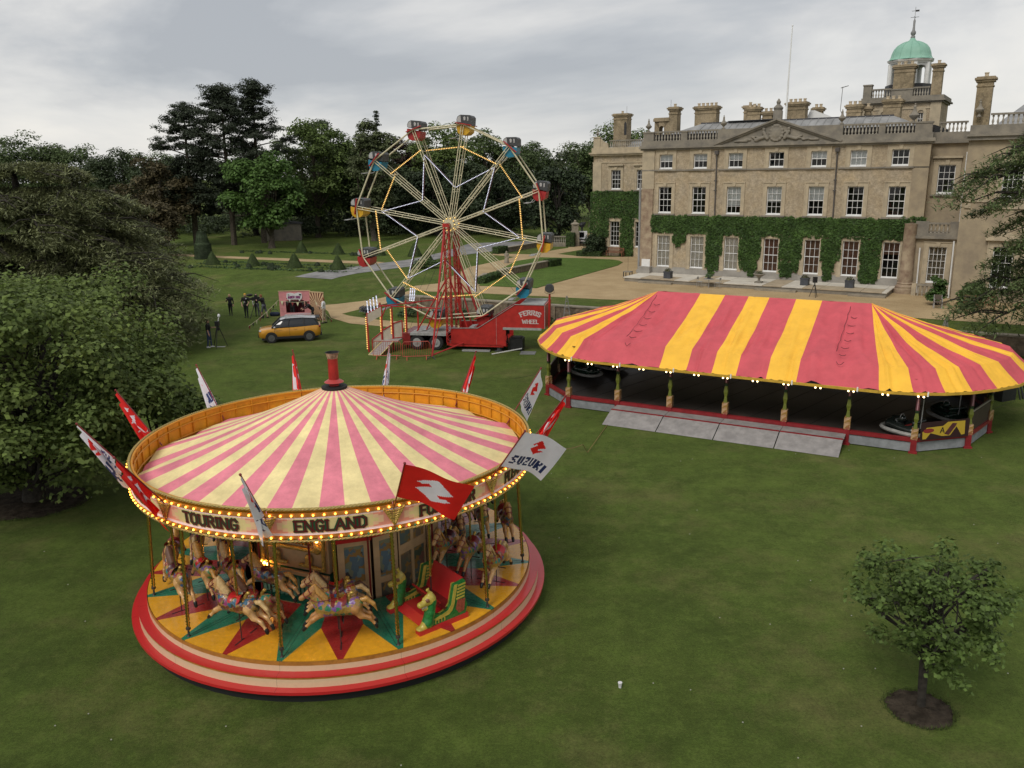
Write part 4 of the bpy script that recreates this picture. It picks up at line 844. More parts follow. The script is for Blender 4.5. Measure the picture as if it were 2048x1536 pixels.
def soil_bed(name, label, x, y, rx, ry, seed):
    rng = np.random.default_rng(seed); n = 48; mb = MB(); z = float(gz(x, y))
    ring = lambda f, zz: [(x+rx*f*math.cos(2*PI*k/n)*(1+.05*math.sin(5*2*PI*k/n+seed)+.025*math.sin(17*2*PI*k/n)), y+ry*f*math.sin(2*PI*k/n)*(1+.05*math.cos(7*2*PI*k/n)+.025*math.cos(19*2*PI*k/n)), z+zz+(rng.uniform(-.012, .012) if f < .95 else 0)) for k in range(n)]
    rings = [ring(1, .004), ring(.97, -.02+.035), ring(.8, .03), ring(.6, .05), ring(.35, .07), ring(.08, .09)]; vs = sum(rings, [])
    fs = [(j*n+k, j*n+(k+1) % n, (j+1)*n+(k+1) % n, (j+1)*n+k) for j in range(5) for k in range(n)]+[tuple(5*n+k for k in range(n))]
    mb.add(vs, fs); o = struct(mb.build(name, M_SOIL, None, True))
    st = MB()
    for _ in range(70):
        a, f = rng.uniform(0, 2*PI), rng.uniform(.1, .95)**.5; s_ = rng.uniform(.012, .035); c = (x+rx*f*math.cos(a), y+ry*f*math.sin(a), z+.06*(1-f)+.02)
        st.sphere(c, (s_, s_*rng.uniform(.6, 1.2), s_*.6), 5, 3)
    stuff(st.build('clods', M_SOIL, o))
    nb = int(900*max(rx, .8)); a = rng.uniform(0, 2*PI, nb); f = rng.normal(1.02, .05, nb); P = np.stack([x+rx*f*np.cos(a), y+ry*f*np.sin(a), np.full(nb, z)], -1); d = rdir(rng, nb); d[:, 2] = np.abs(d[:, 2])+.8; d /= np.linalg.norm(d, axis=1)[:, None]; s_ = np.cross(d, rdir(rng, nb)); s_ /= np.linalg.norm(s_, axis=1)[:, None]; h = rng.uniform(.03, .085, nb)[:, None]
    stuff(link('edge_grass', npmesh('edge_grass', np.stack([P-s_*.01, P+s_*.01, P+d*h], 1).reshape(-1, 3), np.arange(nb*3).reshape(-1, 3), mat('edge_grass_blades', (.06, .088, .018), .8, island=.5, sss=.2)), o))
soil_bed('soil_bed', '', 7.98, 14.2, .62, .62, 1); soil_bed('soil_bed', '', -15.9, 25.6, 1.7, 1.5, 2)
# ---- ivy on the house
rng = np.random.default_rng(70); pts = []
def ivy_rect(s0, s1, z0, z1, y, dens, top=1., jag=.25):
    n = int((s1-s0)*(z1-z0)*dens); s_ = rng.uniform(s0, s1, n); z_ = rng.uniform(z0, z1, n)
    edge = .5+.5*np.sin(s_*3.1+z0)*np.cos(s_*7.3+1); keep = (z_ < z1-jag*edge*rng.uniform(.4, 1, n)) & (z_ > z0+jag*(1-edge)*rng.uniform(.4, 1, n))
    e2 = .5+.5*np.sin(z_*4.1+s0*3); keep &= (s_ > s0+jag*.5*e2*rng.uniform(0, 1, n)) & (s_ < s1-jag*.5*(1-e2)*rng.uniform(0, 1, n))
    d_ = .06+.16*rng.uniform(0, 1, n)**1.2*(.6+.4*np.sin(s_*2.1)*np.sin(z_*2.7+1)); P = np.stack([s_, y-d_, z_], -1)[keep]; return P
def ivy_on(parent, recs, y, dens, avoid):
    P = np.concatenate([ivy_rect(*q[:4], y, dens, jag=q[4] if len(q) > 4 else .25) for q in recs])
    for a, b, c, d in avoid: P = P[~((P[:, 0] > a) & (P[:, 0] < b) & (P[:, 2] > c) & (P[:, 2] < d))]
    N_ = np.array([0, -1., .45])+rdir(rng, len(P))*.75; N_ /= np.linalg.norm(N_, axis=1)[:, None]
    link('ivy', leaf_mesh('ivy', P, N_, .2, L_IVY, rng, .8), parent)
ivy_on(house, [(-.3, 20.6, 4.85, 6.6, .3), (1.75, 3.1, 4.0, 5.0, .5), (2.1, 2.6, 3.7, 4.4), (4.7, 6.3, 3.2, 5.0), (4.8, 6.05, 1.9, 3.4), (5.1, 5.7, 1.55, 2.2), (7.7, 9.6, 3.0, 5.0), (7.75, 9.35, 1.9, 3.4, .5), (8.6, 9.2, 1.5, 2.2), (11.1, 12.95, 3.0, 5.0), (11.1, 12.8, 1.9, 3.2, .6), (11.3, 12.3, 1.6, 2.2), (14.4, 15.95, 3, 5), (14.6, 15.6, 2.2, 3.2, .4), (14.7, 15.4, 1.5, 2.4), (17.35, 18.95, 3, 5), (17.4, 18.9, 1.6, 3.2, .5), (17.6, 18.7, 1.42, 2), (20.0, 21.9, 6.25, 6.75, .2), (19.0, 20.5, 4.9, 5.3)], 0, 420, [(s-.72, s+.72, 1.9, 4.72) for s in BAYS[2:]]+[(s-.85, s+.85, 1.5, 5.0) for s in BAYS[:2]])
ivy_on(house, [(-14.3, -1.3, 5.2, 8.25, .2), (-14.4, -11.9, 3.0, 5.5, .3), (-10.6, -8.9, 1.0, 5.5, .3), (-7.5, -1.3, 1.0, 5.5), (-14.1, -12.4, 1.5, 3.2)], 15.5, 230, [(-11.95, -10.7, 2.0, 4.95), (-8.85, -7.5, 2.0, 4.95)])
# ---- shrubs, hedges, topiary
def bush(name, label, x, y, rx, ry, h, mt, seed, n=18, per=110, leaf=.2, group=None, cat='shrub'):
    rng = np.random.default_rng(seed); z0 = float(gz(x, y)); t = thing(name, label, cat, (x, y, z0), 0, group)
    d = rdir(rng, n); d[:, 2] = np.abs(d[:, 2]); C_ = d*np.array([rx*.65, ry*.65, h*.62])*rng.uniform(.5, 1, n)[:, None]; C_[:, 2] += h*.12
    mb = MB()
    for i in range(5): limb(mb, (rng.normal()*.1, rng.normal()*.1, -.02), C_[i], .04, .012, rng, 4)
    mb.build('stems', M_BARK2, t); P, N_ = clump_pts(rng, C_, np.full(n, .34*max(rx, ry)), per, min(1, h/rx*.7), .3); P[:, 2] = np.maximum(P[:, 2], .01); link('foliage', leaf_mesh('foliage', P, N_, leaf, mt, rng), t); return t
bush('yew_bush', 'big dark rounded bush at the corner of the left wing', 9.6, 94.9, 2.0, 1.8, 3.0, L_YEW, 80, 30, 160, .24)
bush('climbing_shrub', 'tall leafy shrub against the wing right of the porch balustrade', 29.6, 56.9, .9, .8, 2.9, L_IVY, 81, 22, 130, .2)
bush('climbing_shrub', 'rounded leafy shrub behind the right hand garden bench', 31.4, 55.7, 1.3, .8, 2.2, L_IVY, 82, 24, 130, .2)
bush('border_plant', 'leafy white flowered plant in the bed left of the ferris wheel steps', -7.6, 61.2, 1.1, .8, 1.1, L_BED, 83, 16, 90, .16)
bush('border_plant', 'grey lavender clump at the left end of the flower bed', -11.0, 62.3, .9, .7, .8, L_LAV, 84, 14, 90, .14)
for i, (x, y) in enumerate(((-5.6, 60.4), (-3.7, 59.8), (-1.8, 58.8), (.4, 58.4), (2.3, 57.3), (4.8, 56.2), (6.6, 55.4))):
    bush('border_plant', ['leafy border plant behind the ferris wheel steps', 'leafy border plant behind the ferris wheel ticket fence', 'leafy border plant behind the ferris wheel tower', 'leafy border plant behind the low side of the red trailer', 'leafy border plant behind the sloping top of the red trailer', 'leafy border plant behind the tall end of the red trailer', 'leafy border plant between the red trailer and the striped canopy'][i], x, y, .95, .6, [.8, 1.0, .7, .9, .8, .9, .8][i], L_BED, 85+i, 14, 80, .16)
bush('flower_bed_shrub', 'bright green bushy plant beside the trackway left of the ferris tower', -8.4, 84, 2.2, 1.4, 1.2, L_BOX, 95, 20, 110, .2)
def hedge(name, label, a, b, w_, h, mt, seed, z0=None, leaf=.13, dens=170):
    rng = np.random.default_rng(seed); a = np.array(a, float); b = np.array(b, float); L = np.linalg.norm(b-a); d = (b-a)/L; t = thing(name, label, 'hedge', (a[0], a[1], float(gz(*a))), math.atan2(d[1], d[0]))
    MB().box(.05, L-.05, -w_/2+.06, w_/2-.06, 0, h-.05).build('core', L_YEW, t); P = []; N_ = []
    for ar, f in ((L*h, lambda n: (rng.uniform(0, L, n), np.full(n, -w_/2), rng.uniform(0, h, n), (0, -1, .2))), (L*h, lambda n: (rng.uniform(0, L, n), np.full(n, w_/2), rng.uniform(0, h, n), (0, 1, .2))), (L*w_, lambda n: (rng.uniform(0, L, n), rng.uniform(-w_/2, w_/2, n), np.full(n, h), (0, 0, 1))), (w_*h, lambda n: (np.zeros(n), rng.uniform(-w_/2, w_/2, n), rng.uniform(0, h, n), (-1, 0, 0))), (w_*h, lambda n: (np.full(n, L), rng.uniform(-w_/2, w_/2, n), rng.uniform(0, h, n), (1, 0, 0)))):
        n = int(ar*dens)+4; x, y, z, nr = f(n); p = np.stack([x, y, z], -1)+rng.normal(size=(n, 3))*.02; P.append(p); q = np.array(nr)+rdir(rng, n)*.6; N_.append(q/np.linalg.norm(q, axis=1)[:, None])
    link('leaves', leaf_mesh('leaves', np.concatenate(P), np.concatenate(N_), leaf, mt, rng), t); return t
hedge('box_hedge', 'low clipped hedge at the near end of the stone steps wall by the garden lawn', (-2.6, 71.0), (-1.2, 75.5), .8, .55, L_BOX, 101)
hedge('box_hedge', 'clipped hedge block at the top end of the low garden wall', (3.7, 83.4), (4.9, 84.8), .9, .75, L_BOX, 102)
hedge('box_hedge', 'clipped hedge block beside the gravel drive left of the far lawn', (-1.8, 98), (-.6, 99.8), .9, .8, L_BOX, 103)
hedge('box_hedge', 'tall clipped hedge block beside the stone gate pier', (7.2, 106.6), (8.2, 106.3), .9, 1.75, L_BOX, 104)
hedge('box_hedge', 'long low hedge in front of the big dark bush by the wing', (7.6, 94.6), (10.2, 93.5), .6, .5, L_BOX, 105)
def low_wall(label, a, b, h): 
    a = np.array(a); b = np.array(b); L = np.linalg.norm(b-a); d = (b-a)/L; t = thing('garden_wall', label, 'wall', (a[0], a[1], float(gz(*a))), math.atan2(d[1], d[0]))
    MB().box(0, L, -.22, .22, -.1, h).build('stonework', M_BRICKW, t); MB().box(-.04, L+.04, -.28, .28, h, h+.08).build('coping', M_STONE, t)
low_wall('low stone wall stepping up along the left side of the garden lawn', (-1.0, 76.0), (3.6, 83.3), .6); low_wall('low stone wall behind the gravel path crossing behind the ferris wheel', (-2.9, 71.2), (-2.2, 75.2), .4)
low_wall('low stone wall edging the trackway left of the gate pier', (-.4, 100), (3.8, 107.2), .55)
# topiary cones share one mesh
rng = np.random.default_rng(110); n = 2600; hh = 1-np.sqrt(rng.uniform(0, 1, n)); aa = rng.uniform(0, 2*PI, n); rr = (1-hh)**.85*.98+.02
P = np.stack([rr*np.cos(aa), rr*np.sin(aa), hh], -1)*np.array([.8, .8, 1.45]); N_ = np.stack([np.cos(aa), np.sin(aa), np.full(n, .5)], -1)+rdir(rng, n)*.5; N_ /= np.linalg.norm(N_, axis=1)[:, None]
cone_leaf = leaf_mesh('leaves', P+rng.normal(size=(n, 3))*.015, N_, .11, L_TOP, rng); cone_core = MB().lathe([(.72, 0), (.64, .25), (.45, .6), (.25, 1.0), (.06, 1.36), (0, 1.4)], 14).mesh('core', L_TOP, True)
TOPI = [((-32.4, 90.4), 'leftmost clipped cone in the nearer topiary row', 1), ((-27.4, 88.4), 'second clipped cone from the left in the nearer topiary row', .95), ((-22.4, 86.1), 'third clipped cone from the left in the nearer topiary row', 1.08), ((-17.4, 83.6), 'nearest clipped cone at the left edge of the trackway', 1.05), ((-25.8, 103.0), 'leftmost clipped cone in the far topiary row', 1.02), ((-20.7, 100.3), 'second clipped cone from the left in the far topiary row', .98), ((-15.4, 98.1), 'clipped cone half hidden by the red gondola at the far left of the wheel', .98), ((-11.1, 96.8), 'tall clipped cone left of the ferris tower beyond the trackway', 1.1), ((-9.0, 89.8), 'clipped cone close to the ferris tower, right of the trackway', .95)]
for (x, y), lab, s_ in TOPI:
    t = thing('topiary_cone', lab, 'topiary', (x, y, float(gz(x, y))), x, 'clipped topiary cones in the garden'); t.scale = (s_*.97, s_*.97, s_)
    link('core', cone_core, t); link('leaves', cone_leaf, t)
t = thing('topiary_pillar', 'tall fat clipped yew pillar beside the cedar', 'topiary', (-35.7, 96.9, 1.05)); n = 5000; zz = rng.uniform(0, 1, n); aa = rng.uniform(0, 2*PI, n); rr = np.where(zz < .55, 1.0-.2*zz, .78-.35*(zz-.55)/.45)+.02
prof = [(1.0, 0), (.95, .8), (.88, 1.7), (.7, 2.0), (.62, 2.6), (.45, 3.1), (0, 3.2)]
P = np.stack([rr*np.cos(aa), rr*np.sin(aa), zz*3.15], -1); N_ = np.stack([np.cos(aa), np.sin(aa), np.full(n, .3)], -1)+rdir(rng, n)*.5; N_ /= np.linalg.norm(N_, axis=1)[:, None]
MB().lathe(prof, 14).build('core', L_YEW, t, True); link('leaves', leaf_mesh('leaves', P, N_, .15, L_YEW, rng), t)
# parterre: little box balls and bedding strips
ball = None; rngb = np.random.default_rng(120)
for k in range(34):
    row = k % 2; f = rngb.uniform(0, 1); x = -34+18.5*f+rngb.uniform(-.6, .6); y = (92.6 if row else 89.0)-7.6*f+rngb.uniform(-1, 1) if k < 26 else 104-6*f+rngb.uniform(-1, 1)
    if ball is None:
        d = rdir(rngb, 160); d[:, 2] = np.abs(d[:, 2]); ball = leaf_mesh('box_ball', d*np.array([.27, .27, .34]), d, .16, L_YEW, rngb)
    o = tag(link('box_ball', ball, None, (x, y, float(gz(x, y))), k), 'one of the small dark clipped balls dotted between the topiary cones', 'shrub', 'small box balls in the parterre'); o.scale = (1, 1, rngb.uniform(.8, 1.3))
n = 2400; f = rngb.uniform(0, 1, n); row = rngb.integers(0, 4, n); x = -34.5+18.5*f; y = np.array([93.6, 91.2, 88.6, 106.0])[row]-7.6*f+np.where(row == 3, 0, rngb.normal(size=n)*.22); z = 1.05*np.ones(n)+rngb.uniform(0, .14, n); N_ = rdir(rngb, n); N_[:, 2] = np.abs(N_[:, 2])
stuff(tag(link('bedding_plants', leaf_mesh('bedding_plants', np.stack([x, y, z], -1), N_, .2, L_BED, rngb)), 'thin strips of low bedding plants between the topiary cones', 'plants'))
# ================================================================== carousel (local frame: axis at the origin)
KX, KY = -4.373, 19.682; KA = R(-95.5)
def pol(r, a, z=0.): return (r*math.cos(a), r*math.sin(a), z)
G_RED = mat('gloss_red_paint', (.50, .022, .024), .28, var=.12, scale=3, coat=.25)
G_CREAM = mat('gloss_cream_paint', (.66, .49, .31), .35, var=.08, scale=3, coat=.2)
G_OCHRE = mat('ochre_trim', (.36, .155, .03), .4, var=.2, scale=6)
G_YEL = mat('gloss_yellow_floor', (.72, .345, .02), .22, var=.10, scale=1.3, coat=.5)
G_GRN = mat('gloss_green_floor', (.018, .17, .095), .22, var=.14, scale=1.6, coat=.5)
G_RFL = mat('gloss_red_floor', (.33, .022, .022), .22, var=.14, scale=1.6, coat=.5)
G_BLACK = mat('black_slot', (.012, .012, .012), .7)
G_BRASS = mat('brass', (.72, .50, .17), .24, metal=1., var=.15, scale=20)
G_GOLD = mat('gilt_carving', (.50, .33, .08), .38, metal=.55, var=.45, scale=30)
G_ROPE = mat('gilt_rope', (.40, .30, .10), .5, metal=.3, var=.3, scale=30)
G_ORANGE = mat('orange_board_back', (.70, .30, .015), .45, var=.12, scale=2.5)
G_ORIB = mat('orange_board_rib', (.58, .24, .012), .5, var=.12, scale=3)
G_CANP = mat('pink_canvas', (.70, .215, .27), .75, var=.09, scale=1.2, bump=.12, bscale=30, detail=8)
G_CANC = mat('cream_canvas', (.78, .655, .32), .75, var=.09, scale=1.2, bump=.12, bscale=30, detail=8)
G_BULB = mat('lit_bulb', (1., .40, .045), .4, emit=6.)
G_STEEL = mat('painted_steel_rod', (.06, .05, .045), .5, metal=.5)
G_DARKRED = mat('dark_red_paint', (.19, .018, .018), .35, var=.15, scale=4, coat=.2)
G_WOOD = mat('dark_timber', (.10, .055, .03), .7, var=.3, scale=5)
G_DARKRED2 = mat('chimney_red', (.34, .022, .02), .4, var=.2, scale=5)
G_NAVY = mat('navy_print', (.02, .035, .14), .6)
G_FWHITE = mat('white_flag_cloth', (.82, .82, .88), .7, var=.05, scale=4, sss=.3)
G_FRED = mat('red_flag_cloth', (.78, .022, .018), .6, var=.06, scale=4, sss=.25)
def floor_wear(M, s=9.):
    """board joints and scuffs in the gloss floor paint"""
    t = M.node_tree; b = t.nodes['Principled BSDF']; src = b.inputs['Base Color'].links[0].from_socket
    g = nn(t, 'ShaderNodeTexCoord'); n = nn(t, 'ShaderNodeTexNoise', i={'Scale': s, 'Detail': 8, 'Roughness': .75}); t.links.new(g.outputs['Object'], n.inputs['Vector'])
    r = nn(t, 'ShaderNodeMapRange', i={1: .35, 2: .7, 3: 1.1, 4: .78}); t.links.new(n.outputs[0], r.inputs[0])
    v = nn(t, 'ShaderNodeVectorMath', operation='SCALE'); t.links.new(src, v.inputs[0]); t.links.new(r.outputs[0], v.inputs['Scale']); t.links.new(v.outputs[0], b.inputs['Base Color'])
    r2 = nn(t, 'ShaderNodeMapRange', i={1: .35, 2: .7, 3: .16, 4: .45}); t.links.new(n.outputs[0], r2.inputs[0]); t.links.new(r2.outputs[0], b.inputs['Roughness'])
for M in (G_YEL, G_GRN, G_RFL): floor_wear(M)
for M in (G_CANP, G_CANC): floor_wear(M, 2.2)
for M in (G_CANP, G_CANC): M.node_tree.nodes['Principled BSDF'].inputs['Roughness'].links and M.node_tree.links.remove(M.node_tree.nodes['Principled BSDF'].inputs['Roughness'].links[0])
for M in (G_RED, G_CREAM, G_ORANGE): floor_wear(M, 3.); M.node_tree.links.remove(M.node_tree.nodes['Principled BSDF'].inputs['Roughness'].links[0])
car = thing('carousel', 'round galloper carousel with pink and cream striped canopy, horses and lit lettered boards', 'carousel', (KX, KY, 0))
# steps: twelve sections of two treads, joints show
def ring_sec(prof, mis, a0, a1, n=8): return MB().lathe(prof, n, mi=mis, a0=a0, a1=a1, cap=False)
for k in range(12):
    a = KA+k*PI/6; g = .0004
    ring_sec([(4.9, .16), (5.10, .235), (5.15, .25), (5.15, .315), (4.985, .32), (4.98, .50), (4.98, .545)], [3, 4, 0, 0, 1, 2], a+g, a+PI/6-g).build('lower_step', [G_RED, G_CREAM, G_OCHRE, G_BLACK, G_DARKRED], car)  # underside of the lip coloured black and dark red as its shade
    ring_sec([(4.99, .545), (4.99, .555), (4.775, .557), (4.77, .68), (4.765, .775)], [0, 0, 1, 2], a+g, a+PI/6-g).build('upper_step', [G_RED, G_CREAM, G_OCHRE], car)
MB().lathe([(5.0, 0), (5.0, .3)], 64, cap=False).build('under_step_shade', G_BLACK, car)  # black ring standing in for the shadow beneath the outer step
# floor star
RO, RI, RA = 4.75, 2.5, 3.5
for k in range(12):
    for c, (off, mt, nm) in enumerate(((0, G_GRN, 'green_floor_board'), (PI/12, G_RFL, 'red_floor_board'))):
        a = KA+k*PI/6+off; w_ = R(.75); h = PI/24
        P = [pol(RO, a-w_, .78), pol(RO, a+w_, .78), pol(RA, a+h, .78), pol(RI, a+h, .78), pol(RI, a, .78), pol(RI, a-h, .78), pol(RA, a-h, .78)]
        MB().add(P+[(x, y, .70) for x, y, z in P], [tuple(range(7)), (1, 0, 7, 8)]).build(nm, mt, car)
        b = a+PI/12; n = 5; e = PI/12-w_
        P = [pol(RO, a+w_+(PI/12-2*w_)*j/n, .7802) for j in range(n+1)]+[pol(RA, a+h, .7802)]
        MB().add(P+[(x, y, .70) for x, y, z in P], [tuple(range(n+2))]+[(j+1, j, j+n+2, j+n+3) for j in range(n)]).build('yellow_floor_board', G_YEL, car)
    a = KA+k*PI/6+PI/12; sl = MB()
    for r0, r1 in ((4.42, 4.12), (3.92, 3.68), (3.28, 3.02)): sl.bar(pol(r0, a, .782), pol(r1, a, .782), .03, .006)
    a = KA+k*PI/6
    for da in (-.009, .009): sl.bar(pol(4.6, a+da, .781), pol(2.9, a+da*1.6, .781), .008, .004)
    stuff(sl.build('floor_slots', G_BLACK, car))
MB().lathe([(RI, .1), (RI, .76)], 48, cap=False).build('floor_inner_rim', G_BLACK, car); MB().lathe([(RI, .08), (4.7, .08)], 48, cap=False).build('floor_underside', G_BLACK, car)
def twist(L, r, pitch, seg=None, n=6):
    mb = MB(); seg = seg or int(L/pitch*5); vs = []; fs = []
    for i in range(seg+1):
        z = L*i/seg; ph = 2*PI*z/pitch
        vs += [(r*(1 if j % 2 else .55)*math.cos(ph+j*2*PI/n), r*(1 if j % 2 else .55)*math.sin(ph+j*2*PI/n), z) for j in range(n)]
    for i in range(seg): fs += [(i*n+j, i*n+(j+1) % n, (i+1)*n+(j+1) % n, (i+1)*n+j) for j in range(n)]
    return mb.add(vs, fs)
post_me = twist(2.62, .05, .2).mesh('twisted_post', G_BRASS, 'all'); foot_me = MB().lathe([(.045, 0), (.03, .02), (.022, .05), (.022, .15), (.05, .16), (.055, .19), (.03, .24)], 8).mesh('post_foot', G_STEEL, True)
for k in range(12):
    a = KA+k*PI/6; p0 = Vector(pol(4.6, a, .93)); p1 = Vector(pol(4.48, a, 3.5)); o = link('twisted_post', post_me, car, p0); o.rotation_euler = (p1-p0).to_track_quat('Z', 'Y').to_euler()
    f = link('post_foot', foot_me, o, (0, 0, -.15))
# rounding boards
PANC = [mat('board_cream', (.70, .58, .27), .4, var=.06, scale=6), mat('board_blush', (.76, .50, .30), .4, var=.06, scale=6), mat('board_pink', (.72, .30, .22), .4, var=.08, scale=6), mat('board_line', (.85, .66, .62), .4), G_OCHRE]
L_RED = mat('letter_red', (.11, .010, .014), .4); L_GRN = mat('letter_green', (.012, .075, .035), .4); L_SH = mat('letter_shadow', (.42, .17, .11), .5)
WORDS = {-1: 'TOURING', 0: 'ENGLAND', 1: 'FOR YOUR', 2: 'PLEASURE', -2: 'HORSES'}
bulb_big = MB().sphere((0, 0, 0), .034, 8, 6).mesh('bulb', mat('organ_bulb', (1., .45, .08), .4, emit=26.), 'all')
bulb_me = MB().sphere((0, 0, 0), .022, 8, 6).mesh('bulb', G_BULB, 'all')
RB = 4.765
def orn():
    pr = []; rs = random.Random(2)
    for row in range(7):
        z = 3.62+row*.048; hw_ = .035+row*.028
        for sg in (-1, 1):
            pr.append(('c', (sg*.02, 0, z-.02), (sg*hw_, -.008, z+.03), .014, .018, 0)); pr.append(('e', (sg*hw_, -.012, z+.035), (.024, .02, .024), 0)); pr.append(('e', (sg*hw_*.55, -.012, z), (.016, .018, .022), 0))
    pr.append(('c', (0, 0, 3.58), (0, 0, 3.95), .013, .013, 0)); pr.append(('c', (-.22, 0, 3.97), (.22, 0, 3.97), .014, .014, 0))
    return sdf_mesh('gilt_ornament', pr, .011, [G_GOLD], k=.004)
orn_me = orn()
rope_me = {}
for key, (r, z, rad) in {'b': (RB+.02, 3.45, .03), 't': (RB+.01, 4.11, .035)}.items():
    mb = MB(); n = 60
    for s_ in range(3): mb.tube([pol(r+rad*.5*math.cos(i*1.05+s_*2.1), PI/6*i/n, z+rad*.5*math.sin(i*1.05+s_*2.1)) for i in range(n+1)], rad*.55, 5)
    rope_me[key] = mb.mesh('gilt_rope', G_ROPE, 'all')
for k in range(12):
    a0 = KA+k*PI/6; n = 24; mb = MB(); g = .0015
    def col_i(u, v):
        d = abs(u-.5)*2
        if v < .10 or v > .90: return 3
        dv = abs(v-.5)*.45
        return 0 if d+dv < .74 else (1 if d+dv < .86 else 2)
    mb.grid(lambda u, v: pol(RB+.02*v, a0+g+(PI/6-2*g)*u, 3.575+.375*v), n, 10, col_i)
    for z0, z1, dr in ((3.50, 3.575, .03), (3.95, 4.04, .03)):
        mb.grid(lambda u, v: pol(RB+dr, a0+g+(PI/6-2*g)*u, z0+(z1-z0)*v), n, 1, 4)
        mb.grid(lambda u, v: pol(RB+dr*(1-v), a0+g+(PI/6-2*g)*u, z1 if z0 < 3.6 else z0), n, 1, 3)
    mb.grid(lambda u, v: pol(RB-.05+.08*v, a0+g+(PI/6-2*g)*u, 4.09), n, 1, 4)
    pn = mb.build('rounding_board', PANC, car, True)
    # back of the board: planks and ribs
    bk = MB().grid(lambda u, v: pol(RB-.045, a0+g+(PI/6-2*g)*(1-u), 3.45+.64*v), 16, 1)
    bk.build('board_back', G_ORANGE, pn, True)
    rb = MB()
    for j in range(5): a = a0+PI/6*(j+.02)/5+.004; rb.bar(pol(RB-.065, a, 3.47), pol(RB-.065, a, 4.08), .035, .03)
    for z in (3.62, 3.93): rb.tube([pol(RB-.07, a0+g+(PI/6-2*g)*j/8, z) for j in range(9)], .022, 4)
    rb.tube([pol(RB-.05, a0+g+(PI/6-2*g)*j/8, 4.09) for j in range(9)], .03, 5); rb.build('board_ribs', G_ORIB, pn)
    for z, nb in ((3.535, 13), (4.0, 12)):
        for j in range(nb): link('bulb', bulb_me, pn, pol(RB+.06, a0+PI/6*(j+.5)/nb, z))
    sc = MB()
    for j in range(13): sc.sphere(pol(RB+.02, a0+PI/6*(j+.0)/13+.01, 3.495), (.03, .03, .035), 6, 4, j % 2)
    sc_o = sc.build('scalloped_trim', [mat('trim_green', (.05, .22, .11), .4), mat('trim_rose', (.5, .16, .13), .4)], pn); stuff(sc_o)
    o = link('gilt_ornament', orn_me, pn, pol(RB+.03, a0)); o.rotation_euler = (0, 0, a0+PI/2)
    for key in 'bt':
        o = link('gilt_rope', rope_me[key], pn); o.rotation_euler = (0, 0, a0)
    if k-0 in (0, 1, 2, 10, 11):
        wd_ = WORDS[k if k < 6 else k-12]; am = a0+PI/12; H_ = .265; W_ = sum(GL[c][0] for c in wd_)*H_; sq = min(1.02, 1.42/W_)
        def FF(dx, dz, dd): return lambda x, y, d: pol(RB+.012+d+dd+.02*((y+dz)/.375), am+(x+dx)/RB, 3.63+y+dz)
        letters(wd_, H_, FF(.014, -.014, 0), .23, squeeze=sq, depth=.003).build('letter_shadow', L_SH, pn)
        letters(wd_, H_, FF(0, 0, .004), .27, squeeze=sq, depth=.003).build('letters', L_GRN, pn)
        letters(wd_, H_, FF(.008, 0, .008), .11, squeeze=sq, depth=.003).build('letter_face', L_RED, pn)
# canopy
def canopy_pt(u, v):
    a = u*2*PI; r = .24+(4.66-.24)*v; w_ = v**3
    z = 5.33-1.70*v-.10*math.sin(v*PI)+w_*(.045*math.cos(12*(a-KA))+.02*math.sin(31*a)+.012*math.sin(53*a+2))+.018*math.sin(24*(a-KA))*v*(1-v)
    return pol(r-.05*w_*(1-math.cos(12*(a-KA)))*.5, a, z)
ncol = 48*5; off = -91.8
def can_mi(u, v):
    d = (math.degrees(u*2*PI)-off) % 15
    return 1 if d < 7.5 else 0
shift = (R(off) % (2*PI))/(2*PI)
MB().grid(lambda u, v: canopy_pt(u+shift, 1-v), ncol, 22, lambda u, v: can_mi(u+shift, v)).build('canopy', [G_CANP, G_CANC], car, 'all')
MB().tube([pol(4.62, 2*PI*i/96, 3.46) for i in range(97)], .035, 6).build('canopy_ring', G_DARKRED, car)
bm_ = MB()
for k in range(24): a = KA+k*PI/12; bm_.bar(pol(.5, a, 4.6), pol(4.62, a, 3.42), .05, .07)
bm_.build('roof_rafters', G_DARKRED, car)
MB().lathe([(.30, 5.28), (.32, 5.33), (.31, 5.36), (.12, 5.37), (.12, 5.42), (.24, 5.46), (.20, 5.49), (.125, 5.53), (.12, 6.05), (.125, 6.06), (.16, 6.2), (.18, 6.205), (.15, 6.205), (.11, 6.06)], 20, mi=[3, 3, 3, 0, 1, 1, 1, 0, 2, 2, 3, 3, 3], cap=False).build('chimney', [G_DARKRED2, mat('chimney_flange', (.40, .05, .045), .35), mat('rusty_flue', (.32, .22, .15), .8, var=.5, scale=12), G_BLACK], car, True)
